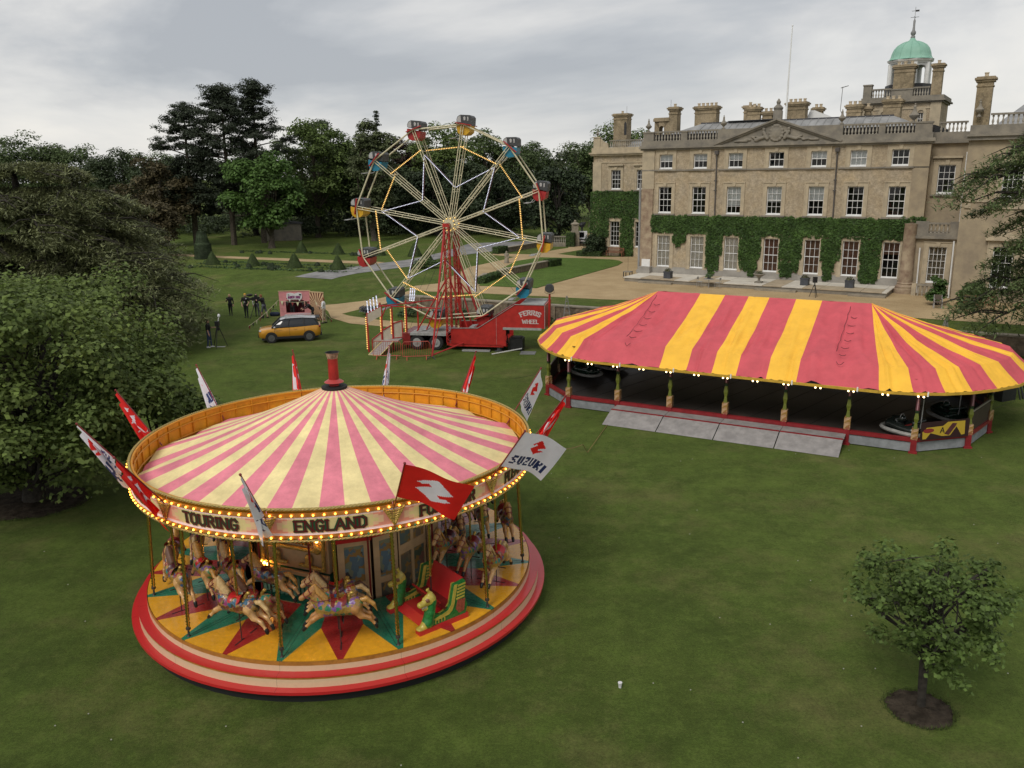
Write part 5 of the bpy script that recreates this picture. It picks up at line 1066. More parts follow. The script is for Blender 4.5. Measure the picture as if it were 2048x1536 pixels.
# ---- horses
HC = mat('horse_cream', (.56, .32, .13), .3, var=.38, scale=5, coat=.35); HC2 = mat('horse_tan', (.42, .20, .065), .3, var=.38, scale=5, coat=.35); HH = mat('horse_hoof', (.012, .012, .012), .3)
def trap_mat(name, cs, sc=16):
    M = bpy.data.materials.new(name); M.use_nodes = True; t = M.node_tree; b = t.nodes['Principled BSDF']; b.inputs['Roughness'].default_value = .3; b.inputs['Coat Weight'].default_value = .3
    c = nn(t, 'ShaderNodeTexCoord'); v = nn(t, 'ShaderNodeTexVoronoi', i={'Scale': sc}); w_ = nn(t, 'ShaderNodeTexNoise', i={'Scale': 9, 'Detail': 2}); ad_ = nn(t, 'ShaderNodeVectorMath', operation='MULTIPLY_ADD', i={1: (.16, .16, .16)})
    t.links.new(c.outputs['Object'], w_.inputs[0]); t.links.new(w_.outputs['Color'], ad_.inputs[0]); t.links.new(c.outputs['Object'], ad_.inputs[2]); t.links.new(ad_.outputs[0], v.inputs[0])
    s_ = nn(t, 'ShaderNodeSeparateColor'); t.links.new(v.outputs['Color'], s_.inputs[0]); r = nn(t, 'ShaderNodeValToRGB'); r.color_ramp.interpolation = 'CONSTANT'; t.links.new(s_.outputs[0], r.inputs[0])
    el = r.color_ramp.elements; el[0].color = (*cs[0], 1); el[1].position = .75; el[1].color = (*cs[-1], 1)
    for i, q in enumerate(cs[1:-1]): z_ = el.new(.75*(i+1)/(len(cs)-1)); z_.color = (*q, 1)
    r2 = nn(t, 'ShaderNodeValToRGB'); t.links.new(v.outputs['Distance'], r2.inputs[0]); r2.color_ramp.elements[0].position = .60; r2.color_ramp.elements[0].color = (0, 0, 0, 1); r2.color_ramp.elements[1].position = .68
    m_ = nn(t, 'ShaderNodeMix', data_type='RGBA'); t.links.new(r2.outputs[0], m_.inputs[0]); t.links.new(r.outputs[0], m_.inputs[6]); m_.inputs[7].default_value = (.30, .17, .045, 1); t.links.new(m_.outputs[2], b.inputs['Base Color'])
    bp = nn(t, 'ShaderNodeBump', i={'Strength': .8, 'Distance': .02}); t.links.new(v.outputs['Distance'], bp.inputs['Height']); t.links.new(bp.outputs[0], b.inputs['Normal'])
    return M
TRAPS = [trap_mat('carved_trappings_rose', [(.36, .045, .07), (.30, .15, .03), (.02, .22, .17), (.26, .03, .14)], 10), trap_mat('carved_trappings_green', [(.03, .19, .06), (.32, .19, .04), (.18, .08, .26), (.02, .15, .09)], 10), trap_mat('carved_trappings_dark', [(.05, .045, .02), (.16, .05, .02), (.03, .10, .16), (.26, .035, .13)], 10), trap_mat('carved_trappings_blue', [(.04, .12, .28), (.36, .19, .03), (.26, .03, .03), (.03, .23, .17)], 10)]
MANES = [mat('mane_gold', (.46, .24, .06), .35, var=.3, scale=20), mat('mane_brown', (.12, .055, .03), .4, var=.3, scale=20), mat('mane_pale', (.56, .38, .17), .35, var=.25, scale=20)]
def horse_prims():
    p = [('c', (-.26, 0, .04), (.26, 0, .07), .165, .155, 0), ('e', (.34, 0, .09), (.17, .16, .19), 3), ('e', (-.36, 0, .09), (.20, .17, .19), 3), ('e', (0, 0, .10), (.32, .19, .16), 3), ('c', (.30, 0, .055), (-.32, 0, .045), .172, .176, 3),
         ('c', (.38, 0, .17), (.55, 0, .47), .125, .08, 0), ('c', (.54, 0, .52), (.80, 0, .37), .083, .05, 0), ('e', (.82, 0, .345), (.06, .048, .05), 0), ('e', (.60, 0, .46), (.09, .06, .08), 0),
         ('c', (.40, 0, .12), (.49, 0, .30), .145, .118, 3)]
    for s in (-1, 1):
        p += [('c', (.53, s*.045, .58), (.52, s*.055, .68), .026, .008, 0), ('c', (.36, s*.09, .0), (.60, s*.10, -.15), .08, .05, 0), ('c', (.60, s*.10, -.15), (.76, s*.10, -.30), .045, .033, 0), ('c', (.77, s*.10, -.31), (.82, s*.10, -.36), .036, .042, 1),
              ('c', (-.38, s*.10, .04), (-.50, s*.11, -.14), .12, .07, 0), ('c', (-.50, s*.11, -.14), (-.70, s*.11, -.22), .062, .042, 0), ('c', (-.70, s*.11, -.22), (-.82, s*.11, -.38), .04, .032, 0), ('c', (-.83, s*.11, -.39), (-.85, s*.11, -.45), .036, .042, 1)]
    return p
horse_body = sdf_mesh('horse_body', horse_prims(), .024, [HC, HH, HC, TRAPS[0]], k=.022)
mane_pr = []
for i in range(7):
    f = i/6; x, z = .255+.235*f, .28+.30*f
    for s in (-1, 1): mane_pr.append(('c', (x, s*.02, z+.03), (x-.04, s*.10, z-.09), .042, .022, 0))
mane_pr += [('c', (.56, 0, .60), (.66, 0, .52), .03, .015, 0)]
mane_me = sdf_mesh('mane', mane_pr, .018, [MANES[0]], k=.01)
brid = MB()
for c_, r_ in (((.735, 0, .405), .068), ((.60, 0, .485), .098)):
    ax_ = Vector((.26, 0, -.15)).normalized(); u_ = Vector((0, 1, 0)); w_ = ax_.cross(u_); brid.tube([Vector(c_)+(u_*math.cos(i*PI/6)+w_*math.sin(i*PI/6))*r_ for i in range(13)], .011, 5)
for s in (-1, 1): brid.tube([(.735, s*.066, .405), (.66, s*.085, .44), (.56, s*.095, .52)], .010, 4); brid.tube([(.735, s*.066, .405), (.5, s*.14, .30), (.18, s*.10, .30)], .009, 4)
brid_me = brid.mesh('bridle', G_DARKRED)
tail_me = sdf_mesh('tail', [('c', (-.50, 0, .18), (-.64, 0, .20), .05, .06, 0), ('c', (-.64, 0, .20), (-.80, 0, .06), .06, .05, 0), ('c', (-.80, 0, .06), (-.88, 0, -.12), .045, .012, 0)], .02, [MANES[0]], k=.01)
saddle_me = MB().grid(lambda u, v: (-.20+.36*u, .19*math.sin((v-.5)*2.6)*(1.0+.05*math.cos(u*6)), .11+.16*math.cos((v-.5)*2.6)+.10*max(0, .28-u)/.28+.05*max(0, u-.8)/.2-.02*abs(v-.5)), 8, 12).mesh('saddle', G_DARKRED, 'all')
cant_me = sdf_mesh('cantle', [('c', (-.22, 0, .26), (-.30, 0, .37), .05, .035, 0), ('e', (-.33, 0, .38), (.05, .045, .04), 0), ('c', (-.24, -.1, .20), (-.24, .1, .20), .03, .03, 0)], .018, [G_GOLD], k=.012)
pom_me = sdf_mesh('pommel', [('c', (.17, -.1, .20), (.17, .1, .20), .022, .022, 0)], .018, [G_GOLD], k=.012)
pole_me = twist(1.75, .038, .16).mesh('brass_pole', G_BRASS, 'all'); rod_me = MB().tube([(0, 0, -1.15), (0, 0, -.08)], .014, 6).mesh('lower_rod', G_STEEL); step_me = MB().bar((-.10, -.24, -.22), (-.10, .24, -.22), .018).mesh('foot_bar', G_STEEL)
rsh = random.Random(17); VAR = []
def set_obj_mat(o, slot, m_): o.material_slots[slot].link = 'OBJECT'; o.material_slots[slot].material = m_
hn = 0
for k in range(12):
    a = KA+PI/12+k*PI/6
    for row, r in enumerate((4.2, 3.57, 2.95)):
        if k == 1: continue                      # the dragon car takes this bay
        zz = 1.50+.17*math.sin(k*1.9+row*2.1+.6)
        h = link('horse', horse_body, car, pol(r, a-(.02*row), zz), a-PI/2); h.scale = (.84, .84, .9) if row else (.9, .9, .95)
        set_obj_mat(h, 3, TRAPS[(k*3+row*2+1) % 4]); set_obj_mat(h, 0, HC if (k+row) % 3 else HC2)
        mn = MANES[(k+2*row) % 3]
        for nm, me in (('mane', mane_me), ('tail', tail_me)): o = link(nm, me, h); set_obj_mat(o, 0, mn)
        o = link('saddle', saddle_me, h); set_obj_mat(o, 0, (G_DARKRED, mat('saddle_plum', (.06, .012, .02), .3, coat=.3), G_RED)[(k+row) % 3]); link('cantle', cant_me, h); link('bridle', brid_me, h); link('pommel', pom_me, h); link('brass_pole', pole_me, h, (0, 0, .2)); link('lower_rod', rod_me, h); link('foot_bar', step_me, h)
# ---- dragon car
dg = bpy.data.objects.new('dragon_car', None); COL.objects.link(dg); dg.parent = car; am = R(-51.2); dg.location = pol(3.85, am, .78); dg.rotation_euler = (0, 0, am-PI/2)   # local +x = direction of travel, +y = outwards
D_G = mat('dragon_green', (.02, .16, .035), .3, var=.35, scale=18, coat=.3); D_Y = mat('dragon_yellow', (.46, .36, .06), .35, var=.2, scale=12, coat=.2); D_B = mat('dragon_brown', (.16, .06, .025), .4); D_R = mat('dragon_panel', (.30, .07, .04), .4, var=.35, scale=25); D_W = mat('dragon_teeth', (.8, .78, .7), .4)
def dragon_side(y0, y1):
    t_ = .09; yc = (y0+y1)/2
    mb = MB().box(-.66, .62, y0-.03, y1+.03, 0, .11, 3)
    body = [(-.60, .11), (.45, .11), (.42, .30), (.30, .42), (.16, .34), (.0, .27), (-.16, .30), (-.24, .42), (-.34, .86), (-.62, .90), (-.60, .5), (-.66, .3)]
    mb.prism(body, y0, y1, 0)
    for sg, yy in ((-1, y0), (1, y1)):
        e = .012*sg
        ya, yb = sorted((yy, yy+e))
        mb.prism([(-.24, .30), (-.16, .24), (.20, .20), (.24, .26), (.0, .30), (-.14, .34), (-.22, .44), (-.32, .88), (-.40, .88), (-.30, .42)], ya, yb, 1)
        for i in range(5): z = .86-i*.075; mb.prism([(-.62+.01*i, z), (-.41+.012*i, z-.01), (-.41+.012*i, z-.05), (-.62+.01*i, z-.035)], ya, yb, 1 if i % 2 == 0 else 1)
        mb.prism([(-.60, .48), (-.40, .5), (-.34, .30), (-.42, .18), (-.56, .2)], ya, yb, 4)
        for i in range(4): x = -.05+i*.08; mb.prism([(x, .13), (x+.02, .13), (x+.02, .22), (x, .22)], ya, yb, 1)
    mb.build('dragon_side', [D_G, D_Y, D_B, G_RED, D_R], dg)
    hd = [('c', (.36, yc, .20), (.30, yc, .42), .13, .11, 0), ('c', (.30, yc, .42), (.24, yc, .66), .11, .11, 0), ('e', (.28, yc, .74), (.13, .10, .13), 1), ('c', (.32, yc, .72), (.52, yc, .66), .085, .06, 1), ('e', (.54, yc, .68), (.055, .06, .05), 1), ('c', (.30, yc, .58), (.46, yc, .54), .05, .03, 1), ('c', (.26, yc, .86), (.34, yc, .97), .045, .02, 1), ('c', (.34, yc, .97), (.30, yc, 1.0), .02, .012, 1), ('e', (.38, yc-.07, .755), (.03, .03, .03), 2), ('e', (.38, yc+.07, .755), (.03, .03, .03), 2), ('c', (.33, yc, .78), (.44, yc, .79), .04, .03, 1),
          ('c', (.40, yc, .20), (.50, yc, .12), .09, .08, 1), ('e', (.58, yc, .12), (.07, .09, .04), 1)]
    link('dragon_head', sdf_mesh('dragon_head', hd, .02, [D_G, D_Y, D_B], k=.018), dg)
    te = MB()
    for i in range(5):
        for sg in (-1, 1): x = .36+i*.035; te.add([(x, yc+sg*.05, .625), (x+.025, yc+sg*.05, .625), (x+.012, yc+sg*.045, .575), (x+.012, yc+sg*.03, .62)], [(0, 1, 2), (0, 3, 2), (1, 2, 3)])
    te.build('teeth', D_W, dg)
dragon_side(.50, .62); dragon_side(-.72, -.60)
MB().box(-.50, .25, -.60, .50, .10, .16).add([(.25, -.6, .16), (.25, .5, .16), (.42, .5, .02), (.42, -.6, .02)], [(0, 1, 2, 3)]).build('car_floor', G_RED, dg)
MB().add([(-.30, -.6, .16), (-.30, .5, .16), (-.60, .5, .92), (-.60, -.6, .92), (-.34, -.6, .14), (-.34, .5, .14), (-.64, .5, .92), (-.64, -.6, .92)], [(0, 1, 2, 3), (7, 6, 5, 4), (3, 2, 6, 7), (1, 5, 6, 2), (0, 3, 7, 4)]).build('seat_back', G_RED, dg); MB().box(-.42, -.10, -.6, .5, .30, .36).build('seat', G_DARKRED, dg)
MB().bar((.0, -.6, .52), (.0, .52, .52), .035).build('lap_bar', G_RED, dg)
link('brass_pole', pole_me, dg, (-.15, -.05, .9)); MB().tube([(-.15, -.05, -.0), (-.15, -.05, .95)], .014, 6).build('lower_rod', G_STEEL, dg)
# ---- centre: organ, painted panels, cylinder drum
def art_mat(name, cs, sc):
    M = trap_mat(name, cs, sc); b = M.node_tree.nodes['Principled BSDF']; b.inputs['Coat Weight'].default_value = 0; b.inputs['Roughness'].default_value = .55
    for l in list(b.inputs['Normal'].links): M.node_tree.links.remove(l)
    return M
ART = [art_mat('painted_scene_blue', [(.16, .25, .27), (.10, .16, .20), (.05, .05, .055), (.20, .22, .14)], 6), art_mat('painted_scene_green', [(.07, .11, .07), (.14, .15, .09), (.22, .10, .08), (.10, .14, .13)], 6), art_mat('painted_scene_brown', [(.16, .12, .08), (.09, .08, .06), (.13, .14, .10), (.20, .15, .09)], 6)]
C_FR = mat('cream_frame', (.52, .35, .19), .5, var=.1, scale=4)
MB().lathe([(1.9, .1), (1.9, 3.3)], 20, cap=False).build('centre_drum', G_WOOD, car); MB().lathe([(0, .2), (2.48, .2)], 32, cap=False).build('centre_deck', G_BLACK, car)
MB().tube([(0, 0, .2), (0, 0, 5.3)], .22, 12).build('centre_pole', G_DARKRED, car)
def panel(az, r, w_, z0, z1, arts, parts, red_top=True):
    """flat painted panel facing outwards; parts = list of (x0,x1,z0,z1,art) openings in 0..1"""
    o = bpy.data.objects.new('centre_panel', None); COL.objects.link(o); o.parent = car; o.location = pol(r, az); o.rotation_euler = (0, 0, az+PI/2)
    mb = MB(); wall_holes(mb, -w_/2, w_/2, z0, z1, 0, [(-w_/2+a*w_, -w_/2+b*w_, z0+c*(z1-z0), z0+d*(z1-z0)) for a, b, c, d, q in parts], .05); mb.build('panel_frame', C_FR, o)
    for a, b, c, d, q in parts: MB().add([(-w_/2+a*w_, .03, z0+c*(z1-z0)), (-w_/2+b*w_, .03, z0+c*(z1-z0)), (-w_/2+b*w_, .03, z0+d*(z1-z0)), (-w_/2+a*w_, .03, z0+d*(z1-z0))], [(0, 1, 2, 3)]).build('painting', ART[q], o)
    if red_top: MB().box(-w_/2-.03, w_/2+.03, -.06, .06, z1, z1+.09).build('panel_cap', G_RED, o)
    return o
panel(R(-73), 2.36, .75, .45, 2.25, ART, [(.2, .8, .42, .93, 0), (.2, .8, .06, .34, 1)]); panel(R(-55), 2.38, .62, .45, 2.3, ART, [(.25, .75, .42, .92, 0), (.25, .75, .06, .34, 2)])
panel(R(-36), 2.38, .95, .45, 3.3, ART, [(.06, .46, .50, .94, 1), (.55, .95, .50, .94, 2), (.06, .46, .08, .42, 2), (.55, .95, .08, .42, 1)], False); panel(R(-12), 2.38, .95, .45, 3.3, ART, [(.08, .92, .5, .94, 1), (.08, .92, .08, .42, 2)], False)
for az in (15, 45, 75, 105, 135, 165, -165): panel(R(az), 2.3, 1.15, .45, 3.3, ART, [(.08, .92, .5, .94, (az//15) % 3), (.08, .92, .08, .42, 1)], False)
og = bpy.data.objects.new('fairground_organ', None); COL.objects.link(og); og.parent = car; og.location = pol(2.15, R(-112)); og.rotation_euler = (0, 0, R(-112)+PI/2)
MB().box(-1.0, 1.0, -.05, .3, .45, .72).box(-.95, .95, .0, .3, .72, 1.35).build('organ_plinth', mat('organ_green', (.02, .15, .09), .4, var=.2, scale=5), og)
MB().box(-1.02, 1.02, -.08, .02, .45, .60).box(-1.0, 1.0, -.08, 0, 1.35, 1.44).box(-.95, .95, .08, .3, 1.44, 3.25).build('organ_case', C_FR, og)
lf = MB()
for i in range(15): x = -.85+i*.12; lf.prism([(x, .76), (x+.09, .80), (x+.05, 1.0), (x+.09, 1.22), (x+.02, 1.3), (x-.02, 1.05)], -.06, -.052)
lf.build('organ_leaf_frieze', mat('frieze_pale_green', (.16, .30, .20), .5), og)
pp = MB()
for i in range(11): x = -.5+i*.1; pp.tube([(x, .04, 2.1), (x, .04, 2.85+.25*math.cos(i-5)*.3)], .035, 7)
pp.build('organ_pipes', G_BRASS, og)
pr = []
for sg in (-1, 1):
    for i in range(16): a = i*.7; rr_ = .04+.018*i; pr.append(('e', (sg*(.45+.1*math.cos(a)*rr_*8*.3), -.0, 1.75+.12*math.sin(a)*rr_*4), (.045, .04, .04), 0))
    pr += [('c', (sg*.2, 0, 1.6), (sg*.85, 0, 1.55), .05, .04, 0), ('c', (sg*.85, 0, 1.55), (sg*.88, 0, 2.3), .05, .05, 0), ('c', (sg*.88, 0, 2.3), (sg*.55, 0, 2.95), .05, .04, 0), ('e', (sg*.7, 0, 2.05), (.1, .05, .14), 0)]
pr += [('c', (-.6, 0, 2.0), (.6, 0, 2.0), .05, .05, 0), ('c', (-.9, 0, 3.05), (.9, 0, 3.05), .06, .06, 0)]
link('organ_scrolls', sdf_mesh('organ_scrolls', pr, .03, [G_GOLD], k=.015), og)
for x, z in ((-.9, 1.52), (-.78, 1.50), (-.68, 1.49), (-.2, 2.85), (.42, 2.85), (.44, 2.35), (.72, 2.9), (.76, 2.3), (-.6, 2.6)): link('bulb', bulb_big, og, (x, -.07, z))
for az in (-128, -96, -66, -22): MB().tube([pol(2.55, R(az), .3), pol(2.55, R(az), 3.5)], .025, 6).build('red_upright', G_DARKRED, car)
sw = MB()
for k in range(12): a = KA+k*PI/6+PI/12; sw.bar(pol(.4, a, 3.5), pol(4.5, a, 3.36), .07, .09); sw.bar(pol(2.2, a, 3.2), pol(3.4, a, 3.36), .03)
sw.build('swift_arms', G_WOOD, car); ck = MB()
for k in range(12):
    a = KA+k*PI/6+PI/12
    for r in (4.2, 3.57, 2.95): ck.bar(pol(r, a-.03, 3.3), pol(r, a+.03, 3.3), .05, .05)
ck.build('crank_blocks', G_STEEL, car)
# ---- flags round the top
def in_poly(x, y, P):
    c = False
    for i in range(len(P)):
        (x1, y1), (x2, y2) = P[i], P[i-1]
        if (y1 > y) != (y2 > y) and x < (x2-x1)*(y-y1)/(y2-y1)+x1: c = not c
    return c
EMB = [[(.50, .98), (.98, .62), (.66, .38), (.82, .26), (.62, .10), (.50, .02), (.60, .24), (.36, .42), (.62, .62), (.80, .62)], [(.50, .98), (.02, .62), (.16, .50), (.30, .62), (.44, .50), (.60, .66)], [(.50, .02), (.02, .36), (.34, .60), (.50, .48), (.30, .36), (.36, .30)]]
def emblem(x, y):
    """angular S emblem in a unit square"""
    x = 1-x
    if not (0 < x < 1 and 0 < y < 1): return False
    S1 = [(.50, 1), (1, .66), (.80, .60), (.50, .78), (.24, .60), (.60, .36), (.84, .36), (.50, .60), (.36, .60)]
    up = [(.5, 1), (1, .62), (.78, .58), (.5, .76), (.27, .60), (.72, .30), (.5, .15), (.28, .30), (.0, .36), (.5, 0), (1, .34), (.62, .62), (.5, .62), (.38, .62), (.0, .66)]
    return in_poly(x, y, [(.5, 1), (.0, .64), (.42, .38), (.30, .30), (.16, .40), (.0, .36), (.5, 0), (1, .36), (.58, .62), (.70, .70), (.84, .60), (1, .64)])
FONT5 = {'S': ['01111', '11000', '01110', '00011', '11110'], 'U': ['11011', '11011', '11011', '11011', '01110'], 'Z': ['11111', '00011', '01110', '11000', '11111'], 'K': ['11011', '11110', '11100', '11110', '11011'], 'I': ['11', '11', '11', '11', '11']}
def word_hit(x, y):
    if not (0 <= y < 1 and 0 <= x < 1): return False
    tot = 5*5+2+5; p = x*tot
    for ch in 'SUZUKI':
        g = FONT5[ch]; w_ = len(g[0])
        if p < 0: return False
        if p < w_: return g[int((1-y)*4.999)][int(p)] == '1'
        p -= w_+1
    return False
def red_mi(u, v):     # white emblem on red
    return 1 if emblem((u-.22)/.56, (v-.16)/.68) else 0
def white_mi(u, v):
    if word_hit((u-.10)/.80, (v-.12)/.24): return 2
    return 1 if emblem((u-.34)/.32, (v-.46)/.40) else 0
def flag(az, kind, style, label, L=1.25, el=54):
    a = KA+R(az); base = Vector(pol(4.63, a, 3.72)); e = R(el); d = Vector((math.cos(a)*math.cos(e), math.sin(a)*math.cos(e), math.sin(e))); tan = Vector((-math.sin(a), math.cos(a), 0)); out_ = Vector((math.cos(a), math.sin(a), 0))
    base = base+d*.0
    t = thing('flag', label, 'flag', (KX, KY, 0), 0, 'flags round the carousel top'); tot = L+.55
    MB().tube([base, base+d*tot], .016, 6).sphere(base+d*tot, .03, 6, 4).build('flag_pole', G_DARKRED, t)
    h0, h1 = (tot-1.12)/tot, .985; fly = 1.42; rs = random.Random(int(az*7)); ph = rs.uniform(0, 6)
    dn = Vector((0, 0, -1))
    def F(u, v):
        p = base+d*tot*(h0+(h1-h0)*v)
        if style == 'fly_right' or style == 'fly_out':
            g = (tan*.92+out_*.25+dn*.30).normalized() if style == 'fly_right' else (tan*.8+out_*.5+dn*.55).normalized()
            wv = math.sin(u*7+ph+v*1.5)*.075*u; nrm = g.cross(d).normalized()
            sh = 1-.18*u*(1-v)
            return p+g*fly*u*sh+nrm*wv+dn*(.22*u*u)*(1.1-v)-d*(.30*u*u*(v-.1))
        # limp: cloth folds and hangs from the pole
        drop = fly*(.20+.34*(1-v))*u; sw_ = (.07+.13*(1-v))*math.sin(u*13+ph+v*2)*u**.7
        return p-d*(.42*u*u*(1-.25*v))+dn*drop*.8+tan*(sw_+.11*u*(1-v)*math.cos(ph))+out_*(.09*math.cos(u*12+ph)*u**.7)
    mats = [G_FRED, G_FWHITE] if kind == 'r' else [G_FWHITE, G_FRED, G_NAVY]
    mb = MB().grid(F, 72, 46, red_mi if kind == 'r' else white_mi); mb.build('flag_cloth', mats, t, 'all')
FL = [(0, 'w', 'limp', 'limp white flag on the carousel rim above the word ENGLAND'), (30, 'r', 'fly_right', 'red flag with white emblem streaming open in front of the lettered board'), (60, 'w', 'fly_right', 'white flag streaming open with dark blue letters at the right of the carousel'), (90, 'r', 'limp', 'furled red flag leaning out at the far right of the carousel'), (120, 'w', 'fly_out', 'white flag half open at the back right of the carousel'), (150, 'r', 'limp', 'red flag hanging at the back right of the carousel beside the half open white one'), (180, 'w', 'limp', 'limp white flag at the back of the carousel right of the chimney'), (210, 'r', 'limp', 'limp red flag at the back of the carousel left of the chimney'), (240, 'w', 'limp', 'white flag with red fold at the back left of the carousel'), (270, 'r', 'limp', 'red flag leaning out at the left of the carousel above the orange board'), (300, 'w', 'limp', 'white flag leaning furthest out at the left of the carousel'), (330, 'r', 'furl', 'tightly furled dark red flag at the lower left rim of the carousel')]
for az, kd, st, lb in FL: flag(az, kd, 'limp' if st == 'furl' else st, lb)
# ================================================================== ferris wheel on its trailer (local x along the wheel plane, -y towards the lawn)
FR = mat('fairground_red', (.40, .025, .022), .35, var=.15, scale=3, coat=.2); FCR = mat('wheel_cream', (.60, .55, .37), .45, var=.12, scale=6); FDK = mat('gondola_hood', (.05, .053, .055), .5, var=.3, scale=4); FHW = mat('hood_grey', (.40, .40, .39), .5, var=.2, scale=5)
FTY = mat('gondola_yellow', (.60, .34, .02), .35, var=.12, scale=5); FTR = mat('gondola_red', (.36, .025, .025), .35, var=.12, scale=5); FTB = mat('gondola_blue', (.02, .19, .30), .35, var=.12, scale=5)
FLY = mat('lit_yellow_led', (1., .62, .16), .4, emit=.9); FLW = mat('lit_white_led', (.8, .85, 1.), .4, emit=.9); FLP = mat('strip_purple', (.10, .02, .09), .5); FLD = mat('strip_dark', (.05, .012, .015), .5); FTYRE = mat('tyre_rubber', (.018, .018, .018), .85); FDECK = mat('deck_plate', (.30, .30, .285), .5, var=.25, scale=3); FGREY = mat('galvanised', (.36, .36, .35), .5, var=.2, scale=6, metal=.3)
FW_O = (-3.5, 50, 0); FW_R = -R(10.6); fw = thing('ferris_wheel', 'cream spoked ferris wheel with coloured gondolas on a red lettered trailer', 'ferris wheel', FW_O, FW_R)
HZ, RG, PH, YS = 7.44, 5.72, 1.39, .68
def wp(r, t, y=0.): return Vector((r*math.cos(t), y, HZ+r*math.sin(t)))
def strip(a, b, w_, m1, m2, n):
    mb = MB(); a, b = Vector(a), Vector(b)
    for i in range(n): mb.bar(a.lerp(b, i/n), a.lerp(b, (i+1)/n), w_, w_, m1 if i % 2 == 0 else m2)
    return mb
for k in range(12):
    t = PH+k*PI/6; tv = Vector((-math.sin(t), 0, math.cos(t)))
    for y in (-YS, YS):
        mb = MB(); yh = y*.75
        for off in (-.065, .065): mb.tube([wp(.22, t, yh)+tv*off, wp(RG-.05, t, y)+tv*off], .026, 6)
        for j in range(6): f = .18+.15*j; p = wp(.22, t, yh).lerp(wp(RG, t, y), f); mb.bar(p-tv*.065, p+tv*.065, .03)
        mb.build('spoke', FCR, fw)
        t2 = t+PI/6; MB().tube([wp(RG, t, y), wp(RG, t2, y)], .045, 6).build('rim_bar', FCR, fw)
        MB().bar(wp(RG+.02, t, y*1.06)-tv*.52, wp(RG+.02, t, y*1.06)+tv*.42, .05, .17, up=(0, 1, 0)).build('rim_plate', FR, fw)
    MB().tube([wp(1.9, t, -YS*.85), wp(1.9, t, YS*.85)], .025, 5).build('cross_tie', FCR, fw); MB().tube([wp(4.45, t, -YS), wp(4.45, t, YS)], .025, 5).build('cross_tie', FCR, fw)
    ys = -YS*.97 if k % 2 else YS*.5
    o = strip(wp(4.5, t, ys), wp(4.5, t+PI/6, ys), .055, 0, 1, 46).build('yellow_light_strip', [FLY, FLP], fw)
    r0, r1 = (4.25, 2.15) if k % 2 else (2.15, 4.25)
    a, b = wp(r0, t, -YS*.4), wp(r1, t+PI/6, -YS*.4); strip(a, b, .035, 0, 1, 60).build('white_light_strip', [FLW, FLP], fw); MB().bar(a+Vector((.05, .05, 0)), b+Vector((.05, .05, 0)), .07, .05).build('light_backing', FLD, fw)
MB().tube([(0, -1.05, HZ), (0, 1.05, HZ)], .12, 10).build('axle', FDK, fw)
for y in (-.52, .52):
    hb = MB().tube([(0, y-.06, HZ), (0, y+.06, HZ)], .30, 16).build('hub', FCR, fw)
    lb = MB()
    for j in range(10): lb.sphere((.36*math.cos(j*.628), y-.08, HZ+.36*math.sin(j*.628)), .035, 6, 4)
    stuff(lb.build('hub_bulbs', FLY, hb))
# gondolas hang upright
def gondola_meshes():
    prof = [(-.36, .05), (-.36, -.18), (-.28, -.42), (-.10, -.52), (.16, -.50), (.32, -.36), (.36, -.05), (.30, -.05), (.24, -.30), (.10, -.42), (-.10, -.44), (-.22, -.36), (-.29, -.16), (-.29, .05)]
    tub = MB().prism(prof, -.50, .50); tub.prism([(-.36, .05), (-.36, -.18), (-.28, -.42), (-.10, -.52), (.16, -.50), (.32, -.36), (.36, -.05), (.1, -.02)], -.54, -.50).prism([(-.36, .05), (-.36, -.18), (-.28, -.42), (-.10, -.52), (.16, -.50), (.32, -.36), (.36, -.05), (.1, -.02)], .50, .54)
    hood = MB(); hp = [(.40, .0), (.42, .36), (.34, .46), (-.16, .48), (-.30, .40), (-.36, .26), (-.34, .12)]
    hood.prism(hp+[(-.28, .14), (-.30, .25), (-.25, .34), (-.14, .42), (.30, .40), (.35, .33), (.34, .0)], -.50, .50, 0); hood.prism(hp, -.525, -.50, 0).prism(hp, .50, .525, 0)
    hood.prism([(-.15, .455), (-.28, .38), (-.34, .26), (-.32, .13), (-.12, .12)], -.532, -.526, 1).prism([(.0, .36), (.06, .40), (.12, .34), (.1, .22), (.02, .2)], -.532, -.526, 1).prism([(.20, .38), (.26, .38), (.27, .2), (.2, .18)], -.532, -.526, 1)
    foot = MB().tube([(-.30, -.45, -.45), (-.42, -.45, -.62), (-.62, -.45, -.66)], .02, 5).tube([(-.30, .45, -.45), (-.42, .45, -.62), (-.62, .45, -.66)], .02, 5).box(-.80, -.56, -.46, .46, -.68, -.65)
    bar_ = MB().tube([(-.33, -.5, .05), (-.33, .5, .05)], .02, 5); seat = MB().box(-.2, .26, -.49, .49, -.34, -.28)
    return tub, hood.mesh('hood', [FDK, FHW]), foot.mesh('footrest', FGREY), bar_.mesh('lap_bar', FGREY), seat.mesh('seat', FDK)
tub, hood_me, foot_me2, lap_me, gseat_me = gondola_meshes(); tub_me = {c: tub.mesh('gondola', c) for c in (FTY, FTR, FTB)}
for k in range(12):
    p = wp(RG, PH+k*PI/6); g = link('gondola', tub_me[(FTY, FTR, FTB)[k % 3]], fw, p+Vector((.02, 0, -.02))); g.scale = (1.12, 1.12, 1.12); g.rotation_euler = (0, R(random.uniform(-4, 4)), 0)
    for nm, me in (('hood', hood_me), ('footrest', foot_me2), ('lap_bar', lap_me), ('seat', gseat_me)): link(nm, me, g)
